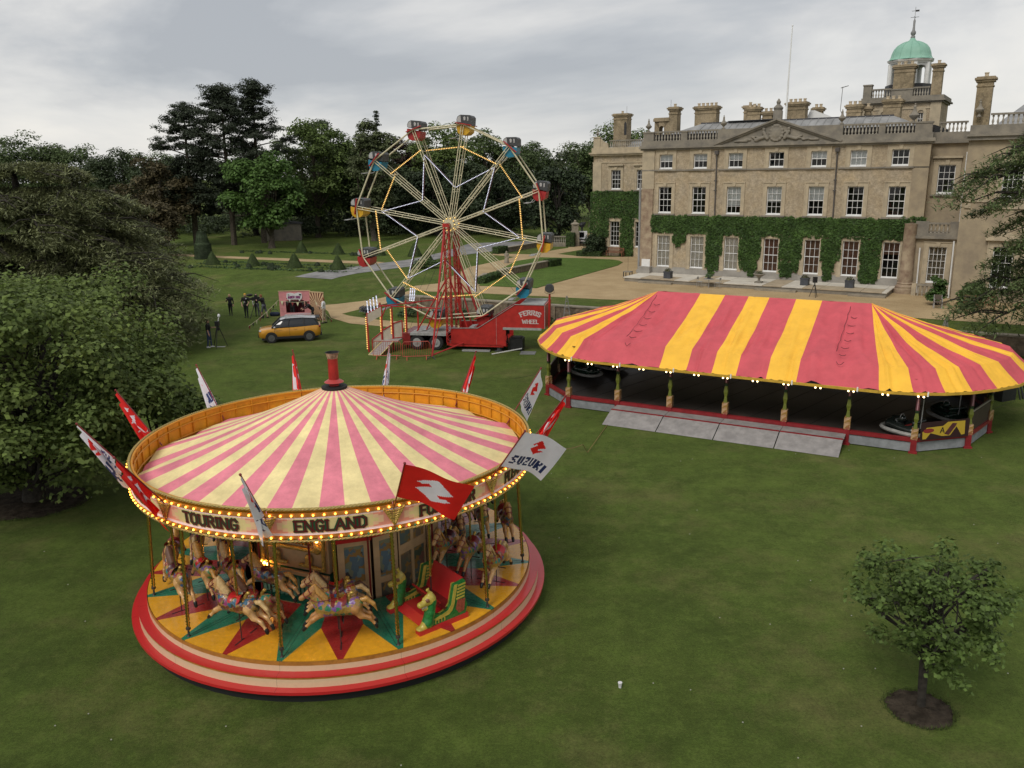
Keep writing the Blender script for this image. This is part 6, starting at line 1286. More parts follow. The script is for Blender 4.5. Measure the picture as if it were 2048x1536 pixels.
# lattice masts, legs and braces
def lattice(x, y, z0, z1, w_):
    mb = MB(); n = int((z1-z0)/.28)
    for a in (-1, 1):
        for b in (-1, 1): mb.bar((x+a*w_/2, y+b*w_/2, z0), (x+a*w_/2, y+b*w_/2, z1), .05)
    for i in range(n):
        za, zb = z0+(z1-z0)*i/n, z0+(z1-z0)*(i+1)/n; s_ = 1 if i % 2 else -1
        for b in (-1, 1): mb.bar((x-s_*w_/2, y+b*w_/2, za), (x+s_*w_/2, y+b*w_/2, zb), .028); mb.bar((x+b*w_/2, y-s_*w_/2, za), (x+b*w_/2, y+s_*w_/2, zb), .028)
    return mb.box(x-w_/2-.04, x+w_/2+.04, y-w_/2-.04, y+w_/2+.04, z1, z1+.2)
lattice(.0, -1.12, .5, HZ-.1, .30).build('front_mast', FR, fw); lattice(.0, 1.12, .5, HZ-.1, .30).build('rear_mast', FR, fw)
for a, b, r_ in (((-.1, -1.25, HZ-.25), (-.45, -3.55, .12), .06), ((-.1, 1.25, HZ-.25), (-.45, 3.4, .12), .06), ((.1, -1.2, 4.4), (1.1, -.9, 1.2), .05), ((.1, 1.2, 5.2), (1.5, .9, 1.3), .06), ((.1, 1.2, 4.0), (.9, .9, 1.2), .05), ((.1, 1.15, 3.9), (2.1, .9, 1.5), .05), ((-.15, -1.15, 4.2), (-2.1, -.9, 1.1), .045), ((-.2, -1.15, 3.7), (-1.5, -.9, 1.2), .045), ((-.45, -3.5, .2), (.9, -1.2, .5), .05), ((-.45, -3.5, .2), (-.15, -1.25, 3.4), .03)):
    MB().tube([a, b], r_, 8).build('mast_leg', FR, fw)
for x, y in ((-.45, -3.55), (-.45, 3.4)):
    MB().bar((x-.25, y-.2, .0), (x, y, .18), .04).bar((x+.25, y-.2, .0), (x, y, .18), .04).bar((x, y+.25, 0), (x, y, .18), .04).build('leg_foot', FDK, fw)
gy = MB()
for a, b in (((0, -1.1, HZ), (-3.6, -.2, .2)), ((0, -1.1, HZ), (2.8, -.3, 1.6)), ((0, 1.1, HZ), (-3.4, .8, .3)), ((0, 1.1, HZ), (4.2, .8, 2.7))): gy.tube([a, b], .008, 4)
gy.build('guy_wires', FDK, fw)
# trailer
prof = [(.12, .45), (.14, 1.38), (1.77, 1.41), (4.03, 2.86), (5.82, 2.85), (5.81, 1.47), (3.48, 1.42), (3.46, .36), (2.88, .42)]
MB().prism(prof, -1.28, -1.22).prism(prof, 1.22, 1.28).box(5.76, 5.82, -1.22, 1.22, 1.47, 2.85).box(.2, 3.4, -1.21, 1.21, .45, .6).add([(3.4, -1.21, 1.46), (5.8, -1.21, 1.46), (5.8, 1.21, 1.46), (3.4, 1.21, 1.46)], [(0, 1, 2, 3)]).build('trailer_body', FR, fw)
tl = MB(); pts = [(.12, 1.38), (1.77, 1.41), (4.03, 2.86), (5.82, 2.85)]
for y in (-1.29, 1.25):
    tl = MB()
    for a, b in zip(pts, pts[1:]): tl.bar((a[0], y, a[1]+.015), (b[0], y, b[1]+.015), .06, .03)
    tl.build('trailer_edging', FGREY, fw)
MB().bar((5.80, -1.29, 1.47), (5.80, -1.29, 2.85), .03).build('corner_strip', FGREY, fw); MB().bar((2.9, -1.283, .45), (2.9, -1.283, 2.1), .012).build('panel_seam', FGREY, fw)
MB().box(3.3, 5.6, -1.31, -1.2, 1.36, 1.5).build('side_flap', FGREY, fw); MB().box(4.3, 5.7, -1.0, .9, 2.80, 2.86).box(4.4, 5.7, .6, .75, 2.9, 2.94).build('roof_deck', FDECK, fw)
MB().box(-.2, 3.5, -1.1, 1.1, .30, .45).box(.0, 3.3, -1.24, -1.2, .28, .46).build('chassis_rail', FR, fw)
cx = 4.94
def arcF(x, y, d):
    r_ = 1.15; a = x/r_; return (cx+(r_+y)*math.sin(a), -1.281-d, 1.10+(r_+y)*math.cos(a))
LT = mat('painted_letter_grey', (.52, .46, .44), .5, var=.1, scale=8)
letters('FERRIS', .30, arcF, .22, squeeze=.98).build('letters_ferris', LT, fw); letters('WHEEL', .255, lambda x, y, d: (cx+x, -1.281-d, 1.74+y), .22).build('letters_wheel', LT, fw)
MB().box(-2.45, -.2, -1.25, 1.25, .92, 1.03).build('low_deck', FDECK, fw)
dk = MB()
for x in (-1.9, -1.3, -.7): dk.box(x, x+.02, -1.2, 1.2, 1.03, 1.036)
dk.box(-2.45, -.2, -1.29, -1.255, .90, 1.05).build('deck_edges', FGREY, fw)
MB().box(-2.95, -2.46, -1.2, 1.2, .28, 1.0).build('rear_locker', G_DARKRED, fw)
def wheel(x, y, z, r_, w_, par, hubm):
    t = MB().tube([(x, y-w_/2, z), (x, y-w_/2+.03, z), (x, y+w_/2-.03, z), (x, y+w_/2, z)], [r_*.92, r_, r_, r_*.92], 20).build('tyre', FTYRE, par); s_ = -1 if y < 0 else 1
    MB().tube([(x, y+s_*(w_/2-.01), z), (x, y+s_*(w_/2+.012), z)], [r_*.62, r_*.58], 16).tube([(x, y+s_*(w_/2), z), (x, y+s_*(w_/2+.05), z)], [r_*.22, r_*.18], 10).build('rim', hubm, t); return t
for x in (-2.04, -.85):
    for y in (-1.12, 1.12): wheel(x, y, .45, .45, .26, fw, FGREY)
MB().tube([(3.0, -1.0, 0), (3.0, -1.0, .5)], .16, 10).box(2.75, 3.25, -1.2, -.8, -.0, .05).build('landing_leg', FDK, fw); MB().tube([(3.0, 1.0, 0), (3.0, 1.0, .5)], .16, 10).build('landing_leg', FDK, fw)
MB().box(.8, 2.5, -1.45, -1.15, .02, .10).build('packing_board', FGREY, fw)
def fl(x, y, z=0.): return Matrix.Translation(FW_O) @ Matrix.Rotation(FW_R, 4, 'Z') @ Vector((x, y, z))
t = thing('floodlight', 'round black floodlight on a red post at the tall end of the wheel trailer', 'floodlight', fl(6.0, -1.0, 1.4), FW_R)
MB().tube([(0, 0, 0), (.05, 0, 2.1)], .06, 8).build('post', FR, t); MB().tube([(.05, -.2, 2.42), (.05, -.1, 2.42), (.05, .15, 2.42), (.05, .22, 2.42)], [.24, .27, .24, .1], 16).build('lamp_head', FDK, t); MB().tube([(-.2, -.05, 2.42), (-.22, -.05, 2.15), (.05, -.05, 2.08), (.32, -.05, 2.15), (.3, -.05, 2.42)], .015, 5).build('yoke', FDK, t)
# ---- entrance platform left of the trailer
st = thing('entrance_steps', 'ferris wheel entrance platform with cream panels, lit posts and a ramp', 'steps', fl(-3.6, -1.5), FW_R)
MB().box(-.6, .6, -.5, .9, .60, .68).build('platform', FDECK, st)
MB().add([(-.35, -.5, .64), (.35, -.5, .64), (-.1, -1.75, .02), (-.85, -1.65, .02), (-.35, -.5, .60), (.35, -.5, .60), (-.1, -1.75, -.0), (-.85, -1.65, -.0)], [(0, 1, 2, 3), (4, 7, 6, 5), (0, 3, 7, 4), (1, 5, 6, 2), (2, 6, 7, 3)]).build('ramp', mat('ramp_mesh', (.27, .235, .22), .6, var=.25, scale=12), st)
MB().bar((-.35, -.5, .66), (-.85, -1.65, .04), .05, .03).bar((.35, -.5, .66), (-.1, -1.75, .04), .05, .03).bar((-.85, -1.65, .04), (-.1, -1.75, .04), .05, .03).build('ramp_edge', mat('yellow_edge', (.6, .5, .22), .5), st)
CP = mat('cream_panel', (.55, .48, .38), .5, var=.08, scale=4)
for (a, b, z0, z1, z2, z3) in (((-.95, -.62), (-.45, -.3), .1, .75, .45, 1.15), ((-.42, -.28), (.12, .1), .62, 1.25, .68, 1.55), ((.15, .12), (.62, .45), .72, 1.62, .72, 1.75)):
    MB().add([(a[0], a[1], z0), (b[0], b[1], z2), (b[0], b[1], z3), (a[0], a[1], z1), (a[0], a[1]+.03, z0), (b[0], b[1]+.03, z2), (b[0], b[1]+.03, z3), (a[0], a[1]+.03, z1)], [(0, 1, 2, 3), (7, 6, 5, 4), (3, 2, 6, 7)]).build('railing_panel', CP, st)
    MB().bar((a[0], a[1], z1), (b[0], b[1], z3), .06).bar((a[0], a[1], z0), (a[0], a[1], z1), .06).bar((b[0], b[1], z2), (b[0], b[1], z3), .06).bar((a[0], a[1], z0), (b[0], b[1], z2), .05).build('railing_frame', FR, st)
for x, y, z, led in ((-1.15, -.75, 2.35, 1), (-.42, -.25, 2.75, 1), (.12, .1, 2.7, 1), (.75, .9, 2.9, 1), (-.9, .9, 2.75, 0), (1.4, 1.2, 2.6, 0)):
    MB().bar((x, y, 0), (x, y, z), .08).build('post', FR, st)
    if led: strip((x-.07, y-.05, .2 if x < -1 else 1.0), (x-.07, y-.05, z-.15), .05, 0, 1, 34).build('yellow_light_strip', [FLY, FLP], st)
for a, b in (((-1.15, -.75, 2.35), (-.42, -.25, 2.75)), ((-.42, -.25, 2.75), (1.4, 1.2, 2.75)), ((-.42, -.25, 2.75), (3.2, -.1, 2.62)), ((.75, .9, 2.75), (3.4, 2.4, 2.9)), ((-.42, -.25, 2.05), (-.15, -.05, 2.7))): MB().bar(a, b, .06).build('top_rail', FR, st)
MB().add([(-1.15, -.80, 1.75), (-.42, -.30, 2.15), (-.42, -.30, 2.7), (-1.15, -.80, 2.3), (-1.15, -.76, 1.75), (-.42, -.26, 2.15), (-.42, -.26, 2.7), (-1.15, -.76, 2.3)], [(0, 1, 2, 3), (7, 6, 5, 4), (3, 2, 6, 7), (0, 4, 5, 1)]).build('sign_board', CP, st)
for i in range(4): x = -1.08+i*.16; y = -.72+i*.11; z = 2.38+i*.09; strip((x, y, z), (x-.04, y, z+.75), .055, 0, 1, 18).build('white_light_strip', [FLW, FLD], st)
for i in range(3): x = 1.0+i*.13; strip((x, .95, 2.9), (x+.1, .95, 3.7), .055, 0, 1, 18).build('white_light_strip', [FLW, FLD], st)
# crowd barriers
def barrier(a, b, label):
    a, b = fl(*a), fl(*b); L = (b-a).length; t = thing('crowd_barrier', label, 'barrier', a, math.atan2(b.y-a.y, b.x-a.x), 'red crowd barriers at the ferris wheel'); BR = mat('barrier_red', (.42, .07, .045), .5, var=.15, scale=5)
    MB().tube([(.02, 0, .2), (.02, 0, .92), (.12, 0, 1.05), (L-.12, 0, 1.05), (L-.02, 0, .92), (L-.02, 0, .2), (.02, 0, .2)], .022, 6).build('frame', BR, t); mb = MB(); n = int(L/.12)
    for i in range(1, n): mb.tube([(L*i/n, 0, .2), (L*i/n, 0, 1.05)], .009, 4)
    stuff(mb.build('bars', BR, t))
    for x in (.25, L-.25): MB().bar((x, -.28, .01), (x, 0, .2), .035).bar((x, .28, .01), (x, 0, .2), .035).build('foot', BR, t)
barrier((-3.85, -4.05), (-2.2, -3.85), 'red crowd barrier in front of the entrance ramp'); barrier((-2.05, -4.1), (-.5, -3.65), 'red crowd barrier in front of the trailer wheels')
# black gear under the tall end of the trailer, mats on the grass
gk = thing('generator', 'black generator and stands under the raised end of the wheel trailer', 'generator', fl(4.1, -.6), FW_R); GB = mat('black_gear', (.014, .014, .015), .5, var=.3, scale=6)
MB().box(-.5, .3, -.3, .5, .08, .75).box(-.4, .2, -.2, .4, .75, .82).build('case', GB, gk); MB().bar((-.9, -.4, 0), (-.7, 0, 1.1), .04).bar((-.5, -.4, 0), (-.7, 0, 1.1), .04).bar((-.7, .4, 0), (-.7, 0, 1.1), .04).box(-.85, -.55, -.12, .12, 1.0, 1.3).build('stand', GB, gk)
for i in range(2): wheel(-.3+.5*i, -.33, .09, .09, .06, gk, GB)
tag(MB().box(-.45, .45, -.45, .45, .0, .02).build('rubber_mat', mat('grey_mat', (.16, .165, .16), .8, var=.2, scale=4), None, loc=fl(4.8, -1.35, 0), rz=FW_R+.05), 'square grey mat on the grass at the end of the wheel trailer', 'mat')
tag(MB().bar((-.9, 0, .03), (.9, 0, .30), .05).build('striped_pole', [mat('pole_white', (.6, .6, .58), .5)], None, loc=fl(3.6, -1.75, 0), rz=FW_R+.3), 'thin pale pole leaning low beside the trailer landing leg', 'pole')
# ================================================================== dodgem track (local x along the front, -y towards the lawn in front)
DO = (11.19, 37.12, 0); DR = -math.atan2(.479, .878); dod = thing('dodgem_track', 'long dodgem ride under a big red and yellow striped canvas canopy', 'dodgems', DO, DR)
def dl(x, y, z=0.): return Matrix.Translation(DO) @ Matrix.Rotation(DR, 4, 'Z') @ Vector((x, y, z))
DCR = mat('red_canvas', (.56, .085, .105), .7, var=.10, scale=1.5, bump=.25, bscale=7, detail=8); DCY = mat('yellow_canvas', (.88, .49, .045), .7, var=.08, scale=1.5, bump=.25, bscale=7, detail=8)
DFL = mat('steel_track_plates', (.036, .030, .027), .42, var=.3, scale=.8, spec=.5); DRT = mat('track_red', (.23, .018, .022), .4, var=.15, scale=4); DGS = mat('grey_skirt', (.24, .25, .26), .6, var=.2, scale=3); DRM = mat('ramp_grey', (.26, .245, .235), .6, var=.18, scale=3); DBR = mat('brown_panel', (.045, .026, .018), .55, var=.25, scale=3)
END = [(5.75, -5.6), (6.8, -5.38), (7.75, -4.92), (8.55, -4.28), (9.3, -3.42), (9.95, -2.4), (10.4, -1.2), (10.55, 0)]
FX = [(-4.7, -5.85), (-2.65, -2.7), (-1.5, -1.55), (-.42, -.5), (.5, .48), (1.66, 1.66), (2.75, 2.8), (4.75, 5.75)]
# stations once round: (ridge point, eave point, colour of the stripe that starts here)
ST = []
for i, (rx, ex_) in enumerate(FX[:-1]): ST.append(((rx, 0), (ex_, -5.6), i % 2))            # 0 red 1 yellow; front
EX = lambda x: 5.75+(x-5.75)*1.09
for i, (x, y) in enumerate(END[:-1]): ST.append(((4.75, 0), (EX(x), y), 1-i % 2))
e2 = [(x, -y) for x, y in END[::-1]]
for i, (x, y) in enumerate(e2[:-1]): ST.append(((4.75, 0), (EX(x), y), i % 2))
for i, (rx, ex_) in enumerate(FX[::-1][:-1]): ST.append(((rx, 0), (ex_, 5.6), i % 2))
for i, (x, y) in enumerate(END[:-1]): ST.append(((-4.7, 0), (-x, -y), 1-i % 2))
for i, (x, y) in enumerate(e2[:-1]): ST.append(((-4.7, 0), (-x, -y), i % 2))
SUB = 16; nst = len(ST); RZ, BZ, EZ = 4.78, 3.14, 2.40
rngd = np.random.default_rng(3); NZ = rngd.normal(size=(nst*SUB+1, 30)); 
for _ in range(3): NZ = (NZ+np.roll(NZ, 1, 0)+np.roll(NZ, 1, 1)+np.roll(NZ, -1, 1))/2.4
rcr = random.Random(8); CR = [[(rcr.uniform(.1, .9), rcr.choice([-1, 1])*rcr.uniform(.05, .11)*(1.5 if abs(ST[(i+1) % nst][0][0]-ST[i][0][0]) > 1.5 else 1), rcr.uniform(.35, .95), rcr.uniform(.1, .35)) for _ in range(rcr.randint(2, 4) if abs(ST[(i+1) % nst][0][0]-ST[i][0][0]) < 1.5 else 9)] for i in range(nst)]
vs = []; mi = []; NV = 22; QB0 = 18
for i in range(nst):
    (r0, e0, c) = ST[i]; (r1, e1, _) = ST[(i+1) % nst]
    for j in range(SUB):
        f = j/SUB; r = Vector((*r0, RZ)).lerp(Vector((*r1, RZ)), f); e = Vector((*e0, EZ)).lerp(Vector((*e1, EZ)), f); b = r.lerp(e, .865); b.z = BZ
        for q in range(NV+1):
            v = q/NV
            if q <= QB0: w_ = q/QB0; p = r.lerp(b, w_); p.z -= .10*math.sin(w_*PI)+(.05*math.sin(w_*PI)*math.sin(f*PI) if r0 == r1 else 0)
            else: w_ = (q-QB0)/(NV-QB0); p = b.lerp(e, w_); p.z -= .03*math.sin(w_*PI)
            fold = NZ[i*SUB+j, q]*.020*math.sin(min(1, v*1.05)*PI)
            if r0 != r1: fold += .06*math.exp(-((f-.5)/.10)**2)*math.sin(v*PI)*(1 if abs(r1[0]-r0[0]) < 1.5 else .0)      # ridge pole showing under the cloth
            if abs(r1[0]-r0[0]) > 1.5: fold += (.12*math.exp(-((f-.40)/.05)**2)-.06*math.exp(-((f-.52)/.06)**2)+.10*math.exp(-((f-.76)/.05)**2)+.06*math.exp(-((f-.12)/.05)**2))*max(0, math.sin(min(1, v*1.15)*PI))**.6
            fold += CR[i][q_sel(f)]*math.sin(min(1, v*1.1)*PI) if 0 else sum(a_*math.exp(-((f-c_-.05*math.sin(v*5+c_*9))/.06)**2)*math.exp(-((v-m_)/w2)**2) for c_, a_, m_, w2 in CR[i])
            p.z += fold+(.022*math.sin(26*f*PI+i) if v > .97 else 0); vs.append(p)
    mi += [c]*(SUB*NV)
n = nst*SUB; fs = []
for i in range(n):
    for q in range(NV): a = i*(NV+1)+q; b = ((i+1) % n)*(NV+1)+q; fs.append((a, a+1, b+1, b))
QB = QB0
can = None
for nm, lo, hi in (('canvas_canopy', 0, QB), ('canvas_valance', QB, NV)):
    mb = MB(); mb.v = [tuple(vs[i*(NV+1)+q]) for i in range(n) for q in range(lo, hi+1)]; W = hi-lo+1
    mb.f = [(i*W+q, i*W+q+1, ((i+1) % n)*W+q+1, ((i+1) % n)*W+q) for i in range(n) for q in range(hi-lo)]; mb.mi = [ST[i//SUB][2] for i in range(n) for q in range(hi-lo)]
    o = mb.build(nm, [DCR, DCY], dod, 'all'); can = can or o
# lacing loops and seams on the wide red bays
lc = MB(); rs = random.Random(4)
def roof_z(x, y): v = abs(y)/5.6; return (RZ+(BZ-RZ)*(v/.88)-.13*math.sin(min(1, v/.88)*PI) if v < .88 else BZ+(EZ-BZ)*(v-.88)/.12)+.05
for x0 in (-4.35, 4.25):
    for i in range(7): y = -1.2-i*.62; s_ = rs.uniform(.25, .4); lc.tube([(x0+s_*(k/6-.5), y-.10*math.sin(k/6*PI)+rs.uniform(-.02, .02), roof_z(x0, y-.1*math.sin(k/6*PI))+.015) for k in range(7)], .012, 4)
    lc.tube([(x0-.28+.02*math.sin(k*2.3), -.4-k*.3, roof_z(x0, -.4-k*.3)) for k in range(14)], .009, 4)
lc.build('canopy_lacing', mat('lacing_cord', (.10, .02, .025), .8), can)
# eave rail and bulbs
EV = [Vector((*s[1], EZ-.05)) for s in ST]
for i in range(nst): MB().bar(EV[i], EV[(i+1) % nst], .07, .10).build('eave_rail', mat('eave_yellow', (.55, .34, .045), .45, var=.15, scale=4), dod)
blb = MB().sphere((0, 0, 0), .035, 8, 5).mesh('bulb', mat('warm_bulb', (1., .72, .38), .4, emit=5.), 'all')
for i in range(13):
    for d in (-.09, .09): link('bulb', blb, dod, (-7.0+i*1.18+d, -5.62+.5*max(0, abs(-7.0+i*1.18)-5.9)*.4, EZ-.13))
for x in (-7.08, -4.72, -2.36, 0, 2.36, 4.72, 7.08): MB().tube([(x+.3, -5.66+.25*max(0, abs(x+.3)-5.9), EZ-.12), (x+.3, -5.64+.25*max(0, abs(x+.3)-5.9), EZ+.06)], .03, 6).build('rope_tie', M_WHITE, dod)
# floor, skirt, posts
PO = [(-7.08+2.36*k, -5.0) for k in range(7)]+[(8.85, -3.45), (9.55, -1.0), (9.55, 1.0), (8.85, 3.45)]; PO = PO+[(7.08-2.36*k, 5.0) for k in range(7)]+[(-8.85, 3.45), (-9.55, 1.0), (-9.55, -1.0), (-8.85, -3.45)]
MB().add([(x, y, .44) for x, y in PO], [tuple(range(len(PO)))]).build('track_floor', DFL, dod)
sm_ = MB()
for i in range(-8, 9): sm_.bar((i*1.18-1.6, -4.95 if abs(i) < 6 else -3, .444), (i*1.18+1.2, 4.9 if abs(i) < 6 else 3, .444), .02, .004)
sm_.build('plate_joints', G_BLACK, dod)
for i in range(len(PO)):
    a, b = PO[i], PO[(i+1) % len(PO)]
    MB().bar((*a, .50), (*b, .50), .16, .14).build('red_kerb', DRT, dod); MB().bar((*a, .22), (*b, .22), .06, .36).build('skirt_panel', DGS, dod)
P_TAN = trap_mat('tan_carved_panel', [(.42, .25, .13), (.46, .29, .17), (.30, .10, .06)], 9); P_GR = mat('lime_green_panel', (.13, .15, .02), .5, var=.2, scale=6); P_PU = mat('plum_post', (.10, .03, .035), .45, var=.2, scale=5); P_DG = mat('dark_green_panel', (.02, .04, .016), .5)
def post_mesh():
    mb = MB(); mb.box(-.09, .09, -.09, .09, .0, .62, 0).box(-.13, .13, -.13, .13, 0, .08, 0).box(-.10, .10, -.10, .10, .62, 1.10, 1)
    mb.lathe([(.09, 1.10), (.055, 1.35), (.10, 1.55), (.06, 1.8), (.085, 1.92)], 4, mi=[2, 2, 2, 3], a0=PI/4, a1=2*PI+PI/4); mb.box(-.055, .055, -.055, .055, 1.92, 2.75, 4); mb.box(-.02, .02, -.075, -.056, 1.95, 2.7, 5)
    return mb.mesh('post', [DRT, P_TAN, P_GR, P_DG, P_PU, mat('post_highlight', (.38, .20, .22), .4)])
pm = post_mesh()
for i, (x, y) in enumerate(PO): o = link('post', pm, dod, (x, y-.02 if y < 0 else y+.02, 0), math.atan2(y*1.4, x*.2)+PI/2 if abs(x) > 7.5 else 0); o.scale = (1.15, 1.15, .86 if abs(x) > 7 else 1)
for i in range(len(PO)):   # low painted sides all round except the open front
    a, b = PO[i], PO[(i+1) % len(PO)]
    if a[1] < -4.9 and b[1] < -4.9 or (a[0] > 7 and a[1] < -3 and b[1] < -3): continue
    if i == 21: continue
    MB().bar((*a, .95), (*b, .95), .05, .75).build('side_panel', DBR, dod); MB().bar((*a, 1.38), (*b, 1.38), .06, .05).build('side_rail', mat('rail_pale', (.3, .27, .22), .5), dod)
cl = MB().add([(x*.98, y*.98, 2.80) for x, y in PO], [tuple(range(len(PO)-1, -1, -1))]).build('darkening_ceiling', mat('dark_ceiling', (.02, .017, .016), .8), dod)  # solid dark sheet added under the canvas to keep the track dark
for k in range(4):
    x0, x1 = -4.72+k*2.36, -2.36+k*2.36
    MB().add([(x0+.01, -5.10, .43), (x1-.01, -5.10, .43), (x1-.01, -5.75, .40), (x0+.01, -5.75, .40)], [(3, 2, 1, 0)]).add([(x0+.01, -5.10, .37), (x1-.01, -5.10, .37), (x1-.01, -5.75, .34), (x0+.01, -5.75, .34)], [(0, 1, 2, 3)]).build('loading_plate', DRM, dod)
    MB().bar((x0+.02, -5.80, .40), (x1-.02, -5.80, .40), .10, .05).build('hinge_strip', DRT, dod)
    MB().add([(x0+.02, -5.86, .40), (x1-.02, -5.86, .40), (x1-.02, -6.85, .015), (x0+.02, -6.85, .015), (x0+.02, -5.86, .34), (x1-.02, -5.86, .34), (x1-.02, -6.85, .0), (x0+.02, -6.85, .0)], [(3, 2, 1, 0), (0, 1, 5, 4), (1, 2, 6, 5), (3, 0, 4, 7)]).build('ramp', DRM, dod)
# painted panel with the letter at the right corner
a, b = Vector((7.15, -5.12, 0)), Vector((8.88, -3.55, 0)); L = (b-a).length; u_ = (b-a)/L; nv_ = Vector((u_.y, -u_.x, 0))
def PF(x, y, d): p = a+u_*(x+L/2)+nv_*(.06+d); return (p.x, p.y, y)
pp_ = bpy.data.objects.new('painted_panel', None); COL.objects.link(pp_); pp_.parent = dod
q = MB(); ya = .52
q.add([PF(-L/2+.1, ya, 0), PF(L/2-.1, ya, 0), PF(L/2-.1, 1.22, 0), PF(-L/2+.1, 1.22, 0)], [(0, 1, 2, 3)]); q.build('panel_board', mat('panel_maroon', (.035, .014, .016), .4), pp_)
def flat(nm, pts, d, mt): MB().add([PF(x, y, d) for x, y in pts], [tuple(range(len(pts)))]).build(nm, mt, pp_)
YP = mat('panel_yellow', (.50, .34, .035), .45); flat('yellow_scroll', [(-.95, .56), (-.80, .56), (-.62, .78), (-.1, .62), (.25, .62), (.5, .95), (.75, .6), (.9, .62), (.86, 1.15), (.1, 1.16), (-.1, 1.02), (-.8, 1.0), (-.98, .85)], .004, YP); flat('red_oval', [(-.72+.24*math.cos(t_*PI/6), .88+.09*math.sin(t_*PI/6)) for t_ in range(12)], .008, mat('panel_red', (.24, .03, .03), .4)); flat('plum_shape', [(.2, .64), (.46, .98), (.5, 1.08), (.3, 1.1), (-.02, .7)], .008, P_PU)
letters('A', .24, lambda x, y, d: PF(x-.12, y+.74, d+.01), .14).build('letter', G_BLACK, pp_)
# bumper cars
BC = [mat('bumper_car_black', (.012, .016, .014), .25, coat=.4, var=.2, scale=4), mat('bumper_car_green', (.012, .03, .02), .25, coat=.4, var=.3, scale=4)]
def bumper_car(x, y, rz, label, mt):
    t = thing('bumper_car', label, 'bumper car', dl(x, y, .445), DR+rz, 'bumper cars parked on the dodgem track')
    n = 24; ring = lambda k: (.80*abs(math.cos(k))**.75*math.copysign(1, math.cos(k)), .52*abs(math.sin(k))**.75*math.copysign(1, math.sin(k)))
    MB().tube([(*[v*1.08 for v in ring(2*PI*i/n)], .20) for i in range(n+1)], .075, 8).build('rubber_bumper', mat('pale_bumper', (.30, .30, .28), .6, var=.2, scale=5), t, True)
    bd = [('c', (-.45, -.22, .30), (-.45, .22, .30), .2, .2, 0), ('c', (.48, -.15, .34), (.48, .15, .34), .2, .2, 0), ('c', (.45, 0, .48), (.15, 0, .58), .16, .14, 0), ('c', (-.55, -.3, .62), (-.55, .3, .62), .09, .09, 0), ('c', (-.5, -.36, .3), (.5, -.30, .38), .12, .12, 0), ('c', (-.5, .36, .3), (.5, .30, .38), .12, .12, 0), ('e', (0, 0, .26), (.66, .40, .12), 0)]
    link('body', sdf_mesh('body', bd, .035, [mt], k=.04), t); MB().tube([(-.62, 0, .3), (-.66, 0, 2.3)], .02, 6).build('pickup_pole', FGREY, t); MB().box(-.42, -.12, -.28, .28, .34, .42).build('seat', G_DARKRED, t)
    MB().tube([(.16, .12*math.cos(i*PI/6), .66+.12*math.sin(i*PI/6)) for i in range(13)], .015, 5).build('steering_wheel', FGREY, t); MB().sphere((.64, -.2, .42), .05, 8, 5).sphere((.64, .2, .42), .05, 8, 5).build('headlamp', FGREY, t)
bumper_car(-8.0, -.9, -.5, 'dark bumper car with pale rim nearest the left end of the dodgem track', BC[1]); bumper_car(-7.4, .9, -.3, 'dark bumper car behind the other at the left end of the dodgem track', BC[0]); bumper_car(6.7, -4.2, 2.6, 'black bumper car by the front post near the painted panel', BC[0]); bumper_car(8.1, -1.4, 2.2, 'dark bumper car deep in the right corner of the dodgem track', BC[1])
# gear behind the right end, cable across the grass
t = thing('equipment_pile', 'black folded stands and cases on the grass behind the right end of the dodgems', 'equipment', (22.6, 36.6, 0), .4); MB().box(-.6, .3, -.4, .4, 0, .7).box(-.3, .5, -.2, .5, .7, 1.0).build('case', GB, t)
for i in range(3): MB().bar((.5+.2*i, -.5, 0), (.7+.2*i, .2, 1.5), .05).bar((.9+.2*i, -.4, 0), (.7+.2*i, .2, 1.5), .05).build('folded_stand', GB, t)
tag(MB().tube([dl(-4.5, -6.7, .05).lerp(Vector((.12, 20.9, 3.4)), i/16)+Vector((0, 0, -.75*math.sin(i/16*PI)*(1-.35*i/16)+.0)) if i > 5 else Vector((*dl(-4.5, -6.7, .05).lerp(Vector((.12, 20.9, 3.4)), i/16).xy, .02+.02*i)) for i in range(17)], .012, 5).build('power_cable', mat('orange_cable', (.22, .13, .05), .7)), 'thin orange cable from the dodgem ramp up to the carousel rim', 'cable')
# ================================================================== people
SKIN = mat('skin', (.46, .27, .19), .6); HAIRB = mat('blond_hair', (.34, .24, .12), .7, var=.2, scale=30); HAIRD = mat('dark_hair', (.03, .02, .015), .7); HAIRR = mat('ginger_hair', (.20, .08, .03), .7); CBLK = mat('black_cloth', (.014, .014, .016), .85, var=.25, scale=12); CWHT = mat('white_cloth', (.66, .66, .66), .85, var=.08, scale=10); CGRY = mat('grey_cloth', (.09, .10, .12), .85, var=.2, scale=12); CBGE = mat('beige_cloth', (.38, .31, .22), .85, var=.12, scale=12); CJEAN = mat('blue_jeans', (.035, .05, .10), .85, var=.2, scale=14); CBLUE = mat('blue_cloth', (.045, .085, .19), .85, var=.15, scale=12); CYEL = mat('yellow_cap', (.55, .32, .03), .7); SHOE = mat('dark_shoes', (.02, .018, .016), .6); SHOEW = mat('white_shoes', (.6, .6, .6), .6)
